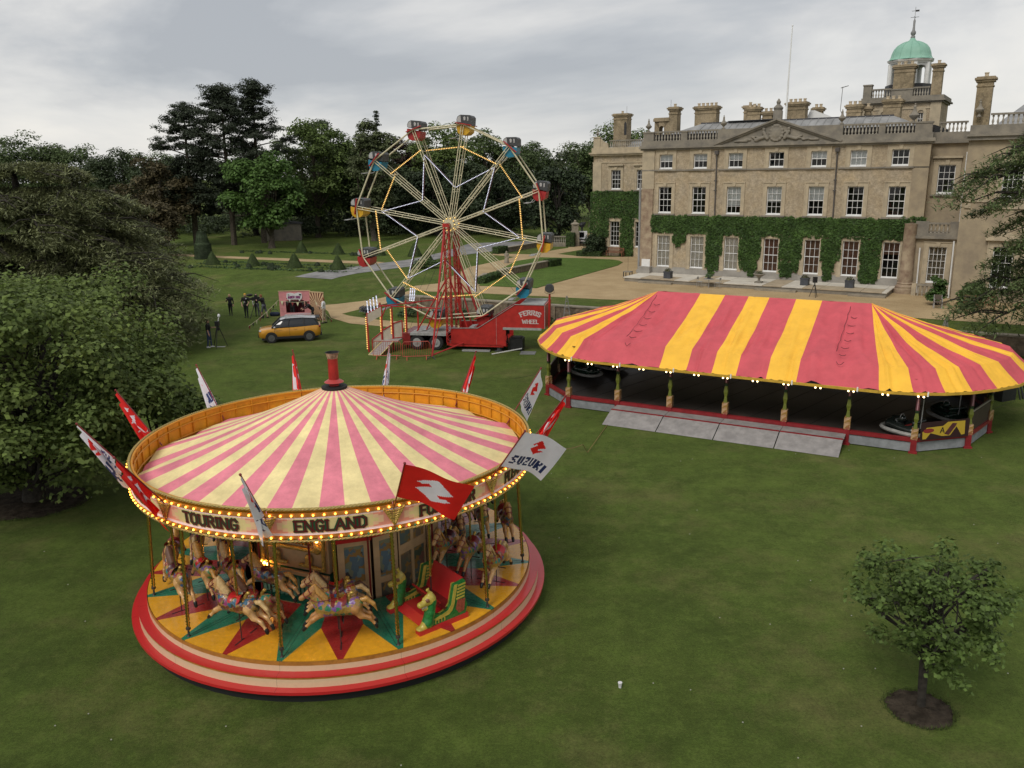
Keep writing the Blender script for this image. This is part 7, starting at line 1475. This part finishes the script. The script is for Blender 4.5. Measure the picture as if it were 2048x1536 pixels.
def person(label, x, y, face, H=1.75, top=CBLK, legs=CBLK, hair=HAIRD, shoes=SHOE, la=None, ra=None, stride=.1, bend=0., sleeves='long', longhair=False, cap=None, shorts=False, bald=False, twist_=0.):
    """arms: (elbow, wrist) offsets from the shoulder in metres at 1.75 m height; x forward, y to the person's left"""
    s = H/1.75; t = thing('person', label, 'person', (x, y, float(gz(x, y))), face)
    hip = np.array([0, 0, .93]); lean = math.sin(bend); ch = np.array([.42*lean, 0, .93+.42*math.cos(bend)]); nk = np.array([.56*lean, 0, .93+.57*math.cos(bend)]); hd = nk+np.array([.02+.16*lean, 0, .15-.03*abs(lean)])
    p = [('c', hip+[0, -.07, 0], hip+[0, .07, 0], .125, .125, 3), ('c', hip+[0, 0, .08], ch*.55+hip*.45, .13, .125, 2), ('c', ch+[0, -.10, 0], ch+[0, .10, 0], .125, .125, 2), ('c', ch*.5+hip*.5, ch, .13, .14, 2), ('c', ch+[0, -.16, .09], ch+[0, .16, .09], .07, .07, 2), ('c', nk-[0, 0, .05], nk+[0, 0, .07], .055, .05, 0),
         ('e', hd, (.092, .075, .115), 0), ('e', hd+[.085, 0, -.01], (.022, .016, .022), 0), ('e', hd+[.03, 0, -.075], (.05, .045, .045), 0), ('e', hd+[.0, .075, -.005], (.02, .014, .03), 0), ('e', hd+[.0, -.075, -.005], (.02, .014, .03), 0), ('e', hd+[.078, .03, .012], (.012, .012, .01), 1), ('e', hd+[.078, -.03, .012], (.012, .012, .01), 1), ('e', hd+[.08, 0, -.055], (.012, .025, .007), 1 if 0 else 0)]
    if not bald: p += [('e', hd+[-.025, 0, .045], (.09, .083, .088), 1), ('e', hd+[-.055, 0, -.01], (.055, .07, .085), 1)]
    if longhair: p += [('c', hd+[-.05, .05, .02], hd+[-.05, .07, -.22], .05, .035, 1), ('c', hd+[-.05, -.05, .02], hd+[-.05, -.07, -.22], .05, .035, 1), ('c', hd+[-.07, 0, 0], hd+[-.09, 0, -.24], .06, .045, 1)]
    for sg, st in ((1, stride), (-1, -stride)):
        kn = np.array([st*.55+.02, sg*.095, .50]); an = np.array([st, sg*.10, .09]); lt = 3
        p += [('c', hip+[0, sg*.085, -.02], kn, .098, .068, 3), ('c', kn, an, .062, .042, 0 if shorts else 3), ('c', an+[-.04, 0, -.045], an+[.15, sg*.015, -.055], .045, .036, 4)]
    arms = [(1, la or ((0, .06, -.29), (.06, .06, -.54))), (-1, ra or ((0, -.06, -.29), (.06, -.06, -.54)))]
    for sg, (e_, w_) in arms:
        sh = ch+np.array([0, sg*.205, .10]); el = sh+np.array(e_); wr = sh+np.array(w_); d = (wr-el)/(np.linalg.norm(wr-el)+1e-6); sd_ = np.cross(d, [0, 0, 1.]); sd_ = sd_/(np.linalg.norm(sd_)+1e-6) if np.linalg.norm(sd_) > .1 else np.array([0, 1., 0])
        p += [('c', sh, el, .06, .046, 2), ('c', el, wr, .044, .03, 2 if sleeves == 'long' else 0), ('c', wr, wr+d*.075, .032, .036, 0)]
        for i, o_ in enumerate((-.03, -.01, .01, .03)): b_ = wr+d*.08+sd_*o_; p.append(('c', b_, b_+d*(.075, .085, .08, .06)[i]+np.array([0, 0, -.012]), .0115, .0095, 0))
        p.append(('c', wr+d*.03+sd_*.035, wr+d*.075+sd_*.068, .013, .010, 0))
    q = []
    for a in p:
        if a[0] == 'c': q.append(('c', np.array(a[1])*s, np.array(a[2])*s, a[3]*s, a[4]*s, a[5]))
        else: q.append(('e', np.array(a[1])*s, np.array(a[2])*s, a[3]))
    link('body', sdf_mesh('body', q, .021, [SKIN, hair, top, legs, shoes], k=.012), t)
    if cap: MB().lathe([(.095, 0), (.10, .03), (.09, .08), (.05, .115), (0, .12)], 14, tuple((hd+[-.01, 0, .03])*s)).build('cap', cap, t, True)
    return t, hd*s, ch*s
W_ = lambda deg: R(deg)
person('blond person in black jacket and trousers standing furthest left on the lawn', -21.5, 62.79, W_(-80), 1.62, CBLK, CBLK, HAIRB, longhair=True, ra=((.02, -.08, -.26), (.24, -.02, -.14)))
pt, hd, chs = person('person in yellow cap and black work clothes with white patches', -19.94, 61.66, W_(-85), 1.80, CBLK, mat('dark_green_cloth', (.018, .024, .022), .85), HAIRB, sleeves='short', cap=CYEL, la=((.05, .08, -.27), (.22, .0, -.42)), ra=((.05, -.08, -.27), (.20, -.02, -.46)))
MB().box(.13, .142, .05, .12, 1.42, 1.50).tube([(.142, -.06+.05*math.cos(i*PI/5), 1.2+.05*math.sin(i*PI/5)) for i in range(11)], .012, 5).build('white_patch', CWHT, pt)
pt, hd, chs = person('person in white shirt and dark dungarees behind the film camera', -19.34, 62.36, W_(-70), 1.68, CWHT, CGRY, HAIRD, stride=.16, la=((.1, .08, -.24), (.34, .05, -.20)))
MB().box(.10, .15, -.11, .11, 1.0, 1.24).box(.11, .145, -.11, -.07, 1.24, 1.42).box(.11, .145, .07, .11, 1.24, 1.42).build('dungaree_bib', CBLK, pt)
person('camera operator in black t-shirt and grey shorts bending to the camera', -18.5, 61.35, W_(165), 1.78, CBLK, CGRY, HAIRR, sleeves='short', shorts=True, stride=.2, bend=.25, la=((.22, .05, -.14), (.46, .0, .0)), ra=((.24, -.05, -.12), (.48, .02, .05)))
person('bald person in dark top reaching up inside the pink booth', -16.2, 60.75, W_(-80), 1.74, CBLK, CBLK, HAIRD, sleeves='short', bald=True, la=((.12, .10, .20), (.14, .02, .46)), ra=((.10, -.14, .12), (.06, -.10, .38)))
person('dark haired person in black leaning over behind the orange car', -14.45, 59.6, W_(205), 1.66, CBLK, CBLK, HAIRD, bend=.75, longhair=True, la=((.2, .06, -.2), (.42, .05, -.28)), ra=((.2, -.06, -.2), (.42, -.05, -.28)))
person('person in white t-shirt and beige trousers beside the striped panel', -13.45, 58.79, W_(185), 1.84, CWHT, CBGE, HAIRR, sleeves='short', la=((.06, .08, -.26), (.30, .05, -.22)))
person('person in black top and jeans standing by the tripod under the cedar', -18.85, 50.6, W_(10), 1.78, CBLK, CJEAN, HAIRD, SHOEW, la=((.08, .06, -.26), (.30, .0, -.24)), sleeves='short')
person('person in blue top standing beside the orange car half hidden by the cedar', -23.5, 53.6, W_(100), 1.76, CBLUE, CJEAN, HAIRD, sleeves='short')
# ---- tripods and film gear
def tripod(name, label, x, y, h, head, spread=.5, rz=0.):
    t = thing(name, label, 'tripod', (x, y, float(gz(x, y))), rz)
    for k in range(3): a = 2*PI*k/3+.5; MB().tube([(spread*math.cos(a), spread*math.sin(a), .0), (.05*math.cos(a), .05*math.sin(a), h*.82)], [.02, .028], 6).build('leg', GB, t)
    MB().tube([(0, 0, h*.75), (0, 0, h)], .04, 8).build('column', GB, t); head(t, h); return t
def cam_head(t, h): MB().box(-.34, .22, -.10, .10, h, h+.26).box(.22, .42, -.07, .07, h+.05, h+.2).box(-.2, .05, -.06, .06, h+.26, h+.40).tube([(-.3, 0, h+.05), (-.75, .1, h-.12)], .015, 5).build('film_camera', GB, t); MB().sphere((.35, 0, h+.42), (.24, .13, .11), 10, 6).build('fluffy_microphone', GB, t)
tripod('camera_tripod', 'black film camera with fluffy microphone on a tripod beside the operator', -19.1, 61.3, 1.35, cam_head, .55, W_(200))
def lamp_head(t, h): MB().box(-.12, .12, -.12, .12, h-.3, h-.02).box(-.06, .1, -.06, .06, h-.6, h-.4).build('monitor', GB, t); MB().tube([(.08, 0, h), (.14, 0, h+.25)], .03, 6).sphere((.15, 0, h+.33), (.09, .09, .12), 10, 6).build('white_lamp', CWHT, t); MB().box(-.2, .35, -.05, .1, 0, .03).build('base_plate', FGREY, t)
tripod('monitor_tripod', 'tripod with black monitor and small white lamp beside the cedar', -18.3, 50.75, 1.65, lamp_head, .5)
def spk(t, h): MB().box(-.14, .14, -.12, .12, h, h+.42).build('speaker_box', GB, t)
tripod('speaker_stand', 'small black speaker on a stand on the gravel behind the striped canopy', 22.6, 61.2, 1.1, spk, .35)
t = thing('kit_bag', 'dark blue kit bag on the grass behind the camera operator', 'bag', (-18.0, 62.3, 0)); link('body', sdf_mesh('body', [('c', (-.24, 0, .15), (.24, 0, .15), .15, .15, 0), ('c', (-.14, -.08, .1), (.2, .08, .1), .11, .11, 0)], .03, [mat('bag_cloth', (.02, .03, .06), .8, var=.3, scale=9)], k=.04), t); MB().tube([(-.25, 0, .36), (-.15, 0, .5), (.15, 0, .5), (.25, 0, .36)], .018, 5).build('handle', GB, t)
t = thing('light_case', 'small black case with pale lid on the grass under the cedar tips', 'case', (-21.2, 47.1, 0), .3); MB().box(-.3, .3, -.25, .25, .02, .4).build('case', GB, t); MB().box(-.28, .2, -.2, .2, .4, .55).build('pale_lid', FGREY, t); MB().box(-.2, .5, -.5, -.4, 0, .04).build('board', CWHT, t)
t = thing('equipment_case', 'black case half hidden by leaves behind the left of the carousel', 'case', (-18.9, 41.3, 0), .3); MB().box(-.4, .4, -.3, .3, .02, .55).build('case', GB, t); MB().box(-.2, .2, -.2, .2, .55, .85).build('top_box', GB, t); MB().box(.35, .9, -.15, .15, 0, .2).build('bag', mat('bag_navy', (.012, .018, .035), .8), t)
# ---- booth with sunburst wing
BP = mat('booth_pink', (.62, .25, .26), .7, var=.14, scale=2.5); BM = mat('booth_curtain', (.10, .012, .02), .8, var=.3, scale=9); BW = mat('booth_wood', (.55, .38, .22), .7)
bt = thing('puppet_booth', 'pink puppet show booth with dark red curtains and a white shield sign', 'booth', (-15.95, 60.6, 0), .08)
mb = MB(); wall_holes(mb, -1.13, 1.13, 0, 2.1, 0, [(-.68, .66, .5, 1.42)], .06); mb.build('front', BP, bt); MB().box(-1.13, -1.10, .062, .8, 0, 1.9).box(1.10, 1.13, .062, .8, 0, 1.9).box(-1.10, 1.10, .77, .8, 0, 1.7).build('sides', BP, bt)
MB().box(-1.16, 1.16, -.03, .07, 2.1, 2.14).build('top_edge', BW, bt)
MB().grid(lambda u, v: (-.95+1.9*u, .55+.05*math.sin(u*40), .2+1.5*v), 60, 2).build('curtain', BM, bt)
MB().prism([(-.52, 1.50), (.50, 1.50), (.56, 1.72), (.52, 1.95), (.30, 2.0), (0, 1.93), (-.30, 2.0), (-.54, 1.95), (-.58, 1.72)], -.06, -.03).prism([(-.44, 1.5), (-.36, 1.32), (-.28, 1.5)], -.055, -.03).prism([(.26, 1.5), (.36, 1.34), (.44, 1.5)], -.055, -.03).build('shield_sign', CWHT, bt)
PUR = mat('purple_letter', (.20, .02, .14), .6); letters('PUNCH JUDY', .20, lambda x, y, d: (x-.02, -.062-d, 1.53+y+.08*(1-(x/.45)**2)*.6), .24, squeeze=.62, serif=False).build('letters', PUR, bt)
for x in (-.42, .42): MB().tube([(x, -.066, 1.84), (x, -.075, 1.84)], .07, 10).build('rosette', GB if x > 0 else FGREY, bt)
sb = MB(); cx_, cz_ = .55, .95; SBW, SBH = 1.22, 2.02; N_ = 56
for i in range(N_):
    a0, a1 = 2*PI*i/N_, 2*PI*(i+1)/N_
    def edge(a):
        dx, dz = math.cos(a), math.sin(a); tt = min([(SBW-cx_)/dx if dx > 1e-6 else (-cx_/dx if dx < -1e-6 else 9), (SBH-cz_)/dz if dz > 1e-6 else (-cz_/dz if dz < -1e-6 else 9)]); return (cx_+dx*tt, 0, cz_+dz*tt)
    sb.add([(cx_, 0, cz_), edge(a0), edge(a1)], [(0, 1, 2)], i % 2)
wg = thing('sunburst_panel', 'tall panel painted with a brown and cream sunburst beside the pink booth', 'panel', (-14.80, 60.45, 0), -.42)
sb.build('sunburst', [mat('sun_cream', (.66, .46, .27), .7), mat('sun_brown', (.13, .03, .02), .7)], wg); MB().box(0, SBW, .01, .05, 0, SBH).box(-.02, SBW+.02, -.02, .06, SBH, SBH+.07).build('frame', BW, wg)
# ---- bunting
def bunting(label, pts, n):
    t = thing('bunting', label, 'bunting', tuple(pts[0]), 0); P = [Vector(q)-Vector(pts[0]) for q in pts]
    def at(f): f *= len(P)-1; i = min(int(f), len(P)-2); g = f-i; q = P[i].lerp(P[i+1], g); q.z -= .12*math.sin(g*PI); return q
    MB().tube([at(i/24) for i in range(25)], .014, 4).build('string', mat('bunting_cord', (.5, .44, .3), .8), t); cs = [mat('bunting_cream', (.6, .58, .38), .8), mat('bunting_dark', (.02, .02, .022), .8), mat('bunting_maroon', (.20, .03, .03), .8)]
    for i in range(n):
        a, b = at((i+.35)/n), at((i+.35)/n+.55/n); c = (a+b)/2; c.z -= .30; c.y -= .03; MB().add([a, b, c, a+Vector((0, .006, 0)), b+Vector((0, .006, 0)), c+Vector((0, .006, 0))], [(0, 1, 2), (5, 4, 3)]).build('pennant', cs[i % 3], t)
bunting('string of cream and dark pennants from the booth down to the grass on its left', [(-17.1, 60.4, 1.5), (-18.24, 56.5, .25)], 9); bunting('string of pennants across the front of the booth', [(-17.1, 60.45, 1.45), (-14.8, 60.42, 1.4)], 6); bunting('string of pennants from the sunburst panel down to the right', [(-14.3, 59.7, 1.6), (-12.99, 59.22, .15)], 6)
# ================================================================== cars
CPAINT = mat('metallic_orange_paint', (.58, .27, .025), .28, metal=.35, var=.06, scale=3, coat=.6); CSIL = mat('silver_roof', (.50, .50, .51), .25, metal=.5, coat=.4); CGL = mat('car_glass', (.012, .014, .016), .06, spec=.7); CPL = mat('black_cladding', (.016, .016, .017), .6); CLAMP = mat('headlamp_glass', (.5, .5, .5), .15, metal=.4); CTAIL = mat('tail_lamp', (.22, .012, .012), .2, coat=.5)
def make_car(label, loc, rz):
    t = thing('orange_car', label, 'car', loc, rz)
    X = [-2.08, -2.05, -1.95, -1.75, -1.4, -1.0, -.55, 0, .6, 1.1, 1.6, 1.9, 2.03, 2.08]      # rear .. front
    hw_ = [.66, .74, .82, .865, .88, .885, .885, .885, .885, .885, .87, .80, .72, .64]; tz = [1.02, 1.06, 1.08, 1.07, 1.05, 1.03, 1.01, .995, .985, .975, .93, .88, .82, .72]; bz = [.45, .40, .36, .33, .31, .30, .30, .30, .30, .30, .31, .33, .38, .42]
    vs = []; n = 8
    for x, w_, a, b in zip(X, hw_, tz, bz):
        sec = [(w_*.90, b), (w_*.985, b+.10), (w_, .62), (w_*.985, a-.12), (w_*.93, a-.02)]; sec = sec+[(w_*.55, a+.025), (0, a+.035)]
        vs += [(x, -q, z) for q, z in sec]+[(x, q, z) for q, z in sec[-2::-1]]
    m = 13; mb = MB(); fs = []
    for i in range(len(X)-1): fs += [(i*m+j, i*m+j+1, (i+1)*m+j+1, (i+1)*m+j) for j in range(m-1)]
    fs += [tuple(range(m-1, -1, -1)), tuple((len(X)-1)*m+j for j in range(m))]
    bd = mb.add(vs, fs).build('body', CPAINT, t, True)
    G = [(-1.98, 1.05, .76), (-1.72, 1.52, .60), (-.9, 1.60, .62), (.2, 1.59, .62), (.62, 1.50, .60), (1.22, .99, .72)]     # x, z, half width
    g = MB(); vs = []
    for x, z, w_ in G: zb = max(.98, min(z, 1.02)); vs += [(x, -.80 if z > 1.1 else -w_, zb), (x, -w_-.03, z-.10 if z > 1.1 else z), (x, -w_*.86, z), (x, w_*.86, z), (x, w_+.03, z-.10 if z > 1.1 else z), (x, .80 if z > 1.1 else w_, zb)]
    g.add(vs, [(i*6+j, i*6+j+1, (i+1)*6+j+1, (i+1)*6+j) for i in range(5) for j in range(5)]); g.build('glasshouse', CGL, t, True)
    r = MB(); rv = []
    for x, z, w_ in [(-1.86, 1.50, .58), (-1.7, 1.565, .60), (-.9, 1.635, .62), (.2, 1.625, .62), (.60, 1.535, .60)]: rv += [(x, -w_*1.03, z-.05), (x, -w_*.8, z), (x, w_*.8, z), (x, w_*1.03, z-.05)]
    r.add(rv, [(i*4+j, i*4+j+1, (i+1)*4+j+1, (i+1)*4+j) for i in range(4) for j in range(3)]); r.build('roof', CSIL, t, True)
    for s in (-1, 1):
        MB().tube([(-1.5, s*.56, 1.63), (-1.3, s*.56, 1.67), (.1, s*.56, 1.66), (.3, s*.56, 1.61)], .02, 5).build('roof_rail', CSIL, t)
        MB().bar((1.2, s*.745, 1.0), (.62, s*.635, 1.50), .06, .05).bar((.1, s*.79, 1.0), (.0, s*.66, 1.5), .07, .03).build('pillar', CPL, t)
        MB().bar((-.95, s*.80, 1.0), (-.98, s*.67, 1.5), .09, .03).build('pillar', CPL, t)
        MB().bar((-1.95, s*.74, 1.08), (-1.70, s*.62, 1.50), .10, .06).build('rear_pillar', CPL, t)
        MB().box(-1.0, 1.0, s*.90-.03, s*.90+.03, .28, .42).build('sill_cladding', CPL, t)
        for x in (-1.27, 1.25):
            a = MB()
            for i in range(12):
                t0, t1 = PI*(i/12*1.16-.08), PI*((i+1)/12*1.16-.08); a.add([(x+q*math.cos(tt), s*.905, .34+q*math.sin(tt)) for q, tt in ((.36, t0), (.41, t0), (.41, t1), (.36, t1))]+[(x+q*math.cos(tt), s*.82, .34+q*math.sin(tt)) for q, tt in ((.36, t0), (.36, t1))], [(0, 1, 2, 3), (0, 3, 5, 4)])
            a.build('wheel_arch', CPL, t); MB().tube([(x, s*.60, .34), (x, s*.891, .34)], .362, 20).build('arch_well', CPL, t)
            wl = MB().tube([(x, s*.70, .34), (x, s*.72, .34), (x, s*.90, .34), (x, s*.915, .34)], [.31, .34, .34, .31], 24).build('wheel', FTYRE, t); sp = MB().tube([(x, s*.90, .34), (x, s*.918, .34)], [.22, .215], 20)
            for k in range(5): a_ = 2*PI*k/5; sp.bar((x, s*.922, .34), (x+.20*math.cos(a_), s*.922, .34+.20*math.sin(a_)), .045, .02)
            sp.build('rim', mat('dark_alloy', (.16, .16, .165), .35, metal=.5), wl)
        MB().sphere((1.93, s*.62, .80), (.13, .16, .07), 10, 6).build('headlight', CLAMP, t); MB().sphere((-2.0, s*.68, .97), (.10, .16, .09), 10, 6).build('tail_light', CTAIL, t)
        MB().sphere((1.0, s*.97, 1.05), (.08, .11, .075), 8, 6).build('wing_mirror', CSIL, t)
        for x in (-.45, .55): MB().box(x, x+.18, s*.895-.012, s*.895+.012, .86, .885).build('door_handle', CPAINT, t)
        sm2 = MB()
        for x in (-.98, .02, 1.02): sm2.box(x-.006, x+.006, s*.888-.004, s*.888+.004, .44, .97)
        sm2.build('door_seams', CPL, t)
    MB().box(2.02, 2.12, -.62, .62, .36, .56).box(2.03, 2.10, -.5, .5, .64, .74).build('grille', CPL, t); MB().box(-2.14, -2.02, -.72, .72, .34, .56).build('rear_bumper', CPL, t); MB().box(-1.9, 1.9, -.75, .75, .2, .34).build('underbody', CPL, t)
    MB().box(-2.05, -1.70, -.55, .55, 1.50, 1.54).build('spoiler', CPL, t)
    t.scale = (.93, .93, .96)
    return t
ca = math.atan2(51.67-52.24, -15.29+12.99); mid = Vector(((-15.29-12.99)/2, (51.67+52.24)/2, 0)); nrm = Vector((-math.sin(ca), math.cos(ca), 0)); nrm = nrm if nrm.y > 0 else -nrm
make_car('orange crossover car with silver roof parked in front of the pink booth', mid+nrm*.86, ca)
make_car('orange car partly hidden behind the drooping cedar boughs', Vector((-25.3, 55.6, 0)), R(8))
# ================================================================== house front furniture
TK = mat('teak', (.20, .085, .045), .6, var=.25, scale=7)
def bench(label, loc, rz, L=1.75):
    t = thing('garden_bench', label, 'bench', loc, rz)
    for x in (-L/2, L/2):
        MB().box(x-.035, x+.035, .22, .29, 0, .95).build('leg', TK, t); MB().box(x-.035, x+.035, -.30, -.23, 0, .62).build('leg', TK, t); MB().box(x-.04, x+.04, -.32, .25, .60, .65).build('armrest', TK, t)
    for k in range(5): MB().box(-L/2, L/2, -.28+.1*k, -.20+.1*k, .42, .45).build('seat_slat', TK, t)
    MB().box(-L/2, L/2, .22, .28, .88, .96).box(-L/2, L/2, .22, .28, .50, .56).build('back_rail', TK, t)
    for k in range(15): x = -L/2+.09+(L-.18)*k/14; MB().box(x-.022, x+.022, .235, .262, .56, .88).build('back_slat', TK, t)
bench('teak bench in front of the ivy on the left wing', (11.75, 93.25, 1.06), HROT, 1.9); bench('teak bench in front of the shrub at the right wing', (31.15, 54.4, 1.06), HROT, 1.8)
def chair_g(label, loc, rz):
    t = thing('garden_chair', label, 'chair', loc, rz)
    for x in (-.24, .24):
        for y in (-.24, .24): MB().box(x-.02, x+.02, y-.02, y+.02, 0, .9 if y > 0 else .62).build('leg', FGREY, t)
    MB().box(-.26, .26, -.26, .26, .42, .46).build('seat', mat('woven_seat', (.10, .08, .06), .8), t); MB().box(-.26, .26, .225, .255, .55, .9).build('back', mat('woven_seat', (.1, .08, .06), .8), t)
    for x in (-.24, .24): MB().box(x-.03, x+.03, -.26, .26, .62, .65).build('armrest', FGREY, t)
chair_g('grey framed garden chair left of the shrub by the porch balustrade', (28.95, 55.5, 1.06), HROT+.2)
PLN = mat('lead_planter', (.055, .06, .07), .6, var=.2, scale=4); FLW_ = leafmat('planter_plants', (.09, .09, .05), .5, .2)
def planter(label, s_, off, kind='box'):
    p = hw(s_, -off, 1.42); t = thing('planter' if kind == 'box' else 'stone_urn', label, 'planter', p, HROT)
    if kind == 'box': MB().box(-.3, .3, -.3, .3, 0, .55).box(-.33, .33, -.33, .33, .50, .58).build('tub', PLN, t); z = .58
    else: MB().box(-.28, .28, -.28, .28, 0, .12).lathe([(.22, .12), (.10, .2), (.10, .4), (.2, .5), (.42, .66), (.5, .72), (.46, .76), (.3, .74)], 18).build('urn', M_GREYST, t, True); z = .72
    rg = np.random.default_rng(int(s_*10)); d = rdir(rg, 130); d[:, 2] = np.abs(d[:, 2]); link('plants', leaf_mesh('plants', d*np.array([.34, .34, .32])*rg.uniform(.4, 1, (130, 1))+[0, 0, z], d, .12, FLW_, rg), t)
planter('grey square planter on the terrace below the two leftmost ground windows', 2.75, 3.3); planter('stone urn of plants on the terrace below the middle windows', 10.4, 2.9, 'urn'); planter('grey planter on the terrace just right of the middle window', 13.95, 2.6); planter('grey planter on the terrace below the second window from the right', 17.3, 2.6)
t = thing('cafe_table', 'small round table with a potted plant on the gravel at the terrace edge', 'table', hw(6.95, -5.0, 1.06), HROT); MB().tube([(0, 0, .70), (0, 0, .74)], .4, 20).tube([(0, 0, 0), (0, 0, .7)], .03, 8).build('table', FGREY, t); rg = np.random.default_rng(5); d = rdir(rg, 120); d[:, 2] = np.abs(d[:, 2]); link('plant', leaf_mesh('plant', d*.3+[0, 0, .9], d, .14, L_BED, rg), t); MB().lathe([(.12, .74), (.18, .95), (.2, .98)], 12).build('pot', PLN, t)
for dx, nm in ((-.75, 'left'), (.75, 'right')):
    t = thing('metal_chair', 'thin metal chair %s of the small round table at the terrace edge' % nm, 'chair', hw(6.95+dx, -5.0, 1.06), HROT+(PI/2 if dx < 0 else -PI/2))
    for x in (-.2, .2): MB().tube([(x, -.2, 0), (x, -.2, .45)], .012, 5).build('leg', FGREY, t); MB().tube([(x, .2, 0), (x, .2, .85)], .012, 5).build('leg', FGREY, t)
    MB().box(-.21, .21, -.21, .21, .44, .46).build('seat', FGREY, t); MB().box(-.2, .2, .19, .21, .65, .85).build('back', FGREY, t)
t = thing('wooden_stool', 'low dark wooden plant stand at the left corner of the terrace', 'stool', hw(-1.5, -2.2, 1.06), HROT); MB().box(-.35, .35, -.3, .3, .55, .62).build('top', M_GREYST, t)
for x in (-.3, .3):
    for y in (-.25, .25): MB().box(x-.03, x+.03, y-.03, y+.03, 0, .55).build('leg', GB, t)
MB().tube([(0, 0, .62), (0, 0, 1.9)], .012, 5).build('bare_stem', M_BARK, t)
def obelisk(label, x, y, h):
    t = thing('plant_obelisk', label, 'obelisk', (x, y, float(gz(x, y)))); W = mat('weathered_timber', (.26, .25, .23), .8, var=.2, scale=6)
    for a in (-1, 1):
        for b in (-1, 1): MB().bar((a*.3, b*.3, 0), (a*.04, b*.04, h), .04).build('upright', W, t)
    for z in (.4, .8, 1.2, 1.6):
        w_ = .3-.26*z/h; MB().bar((-w_, -w_, z), (w_, -w_, z), .025).bar((w_, -w_, z), (w_, w_, z), .025).bar((w_, w_, z), (-w_, w_, z), .025).bar((-w_, w_, z), (-w_, -w_, z), .025).build('rung', W, t)
    MB().sphere((0, 0, h+.04), .06, 8, 5).build('finial', W, t)
obelisk('grey wooden plant obelisk against the brick wall right of the red trailer', 3.9, 57.2, 1.9); obelisk('grey wooden plant obelisk behind the right end of the striped canopy', 24.9, 46.6, 1.9)
# ---- gate pier, balustrade, statue, buggy beside the far drive
t = thing('garden_balustrade', 'short stone balustrade left of the clipped hedge block by the drive', 'balustrade', (5.2, 107.1, 1.05), -.14); MB().box(-.2, 2.1, -.2, .2, 0, .5).build('plinth', M_STONE, t); balustrade(t, -.1, 2.0, 0, .5, .7, 9)
t = thing('gate_pier', 'stone gate pier with domed cap and ball beside the drive', 'pier', (8.35, 107.4, 1.05), -.1); MB().box(-.55, .55, -.5, .5, 0, 1.9).box(-.9, -.5, -.4, .4, 0, 1.7).box(-.42, .42, -.42, .42, 1.9, 2.7).lathe([(.55, 2.7), (.58, 2.8), (.35, 2.95), (.14, 3.05), (.17, 3.15), (.1, 3.28), (0, 3.3)], 14).build('stonework', M_STONE, t)
t = thing('statue', 'small weathered stone figure at the corner of the garden path', 'statue', (-.4, 87.8, 1.05)); link('figure', sdf_mesh('figure', [('c', (0, 0, .0), (0, 0, .5), .28, .2, 0), ('c', (0, 0, .5), (0, 0, .9), .14, .17, 0), ('c', (-.16, 0, .95), (.16, 0, .95), .08, .08, 0), ('e', (0, 0, 1.16), (.1, .1, .13), 0), ('c', (.2, 0, .9), (.26, -.1, .6), .06, .05, 0), ('c', (-.2, 0, .9), (-.14, -.2, .7), .06, .05, 0)], .04, [M_STONE], k=.04), t)
t = thing('camera_buggy', 'small white and black buggy with a camera rig on its roof on the far drive', 'buggy', (9.35, 108.6, 1.05), R(-92)); MB().box(-1.1, .9, -.68, .68, .35, .95).box(-.9, .1, -.66, .66, .95, 1.75).build('body', CWHT, t); MB().box(.85, 1.25, -.72, .72, .25, .85).box(-1.2, -1.1, -.7, .7, .3, .8).build('bumper', GB, t); MB().box(.02, .13, -.38, .25, 1.0, 1.65).build('windscreen', CGL, t); MB().box(1.25, 1.262, -.5, .5, .58, .70).build('number_strip', CWHT, t)
for x in (-.75, .75):
    for y in (-.6, .6): wheel(x, y, .3, .3, .22, t, FGREY)
MB().tube([(-.4, 0, 1.75), (-.4, 0, 2.3)], .12, 8).sphere((-.4, 0, 2.55), (.35, .4, .35), 10, 6).sphere((-.4, .3, 2.75), .2, 8, 5).bar((-.4, -.5, 2.6), (-.4, .5, 2.9), .06).build('camera_rig', GB, t)
t = thing('park_shed', 'low grey shed in the shade under the pines', 'shed', (-33.5, 124, 1.05), .2); MB().box(-2.6, 2.6, -1.5, 1.5, 0, 2.4).build('wall', M_GREYST, t); MB().prism([(-2.8, 2.4), (2.8, 2.4), (0, 3.0)], -1.7, 1.7).build('roof', M_SLATE, t)
# ---- paper cup on the lawn
t = thing('paper_cup', 'white paper cup lying alone on the lawn right of the carousel', 'cup', (2.16, 15.03, 0)); MB().lathe([(.03, 0), (.042, .11), (.045, .115), (.036, .115), (.028, .02)], 14).build('cup', CWHT, t, True); MB().lathe([(.046, .108), (.046, .122), (.038, .126), (0, .126)], 14).build('lid', CWHT, t, True)
# ================================================================== daisies in the lawn (too many to count)
rng = np.random.default_rng(77)
n = 70; yy = rng.uniform(12, 34, n); xx = rng.uniform(-.6, .6, n)*(yy+2); k_ = np.hypot(xx-KX, yy-KY) > 5.4; dz = MB()
for x, y in zip(xx[k_], yy[k_]): dz.sphere((x, y, .03), (.018, .018, .012), 5, 3)
stuff(tag(dz.build('daisies', mat('daisy_white', (.36, .36, .30), .7)), 'tiny pale daisy heads dotted over the lawn', 'flowers'))
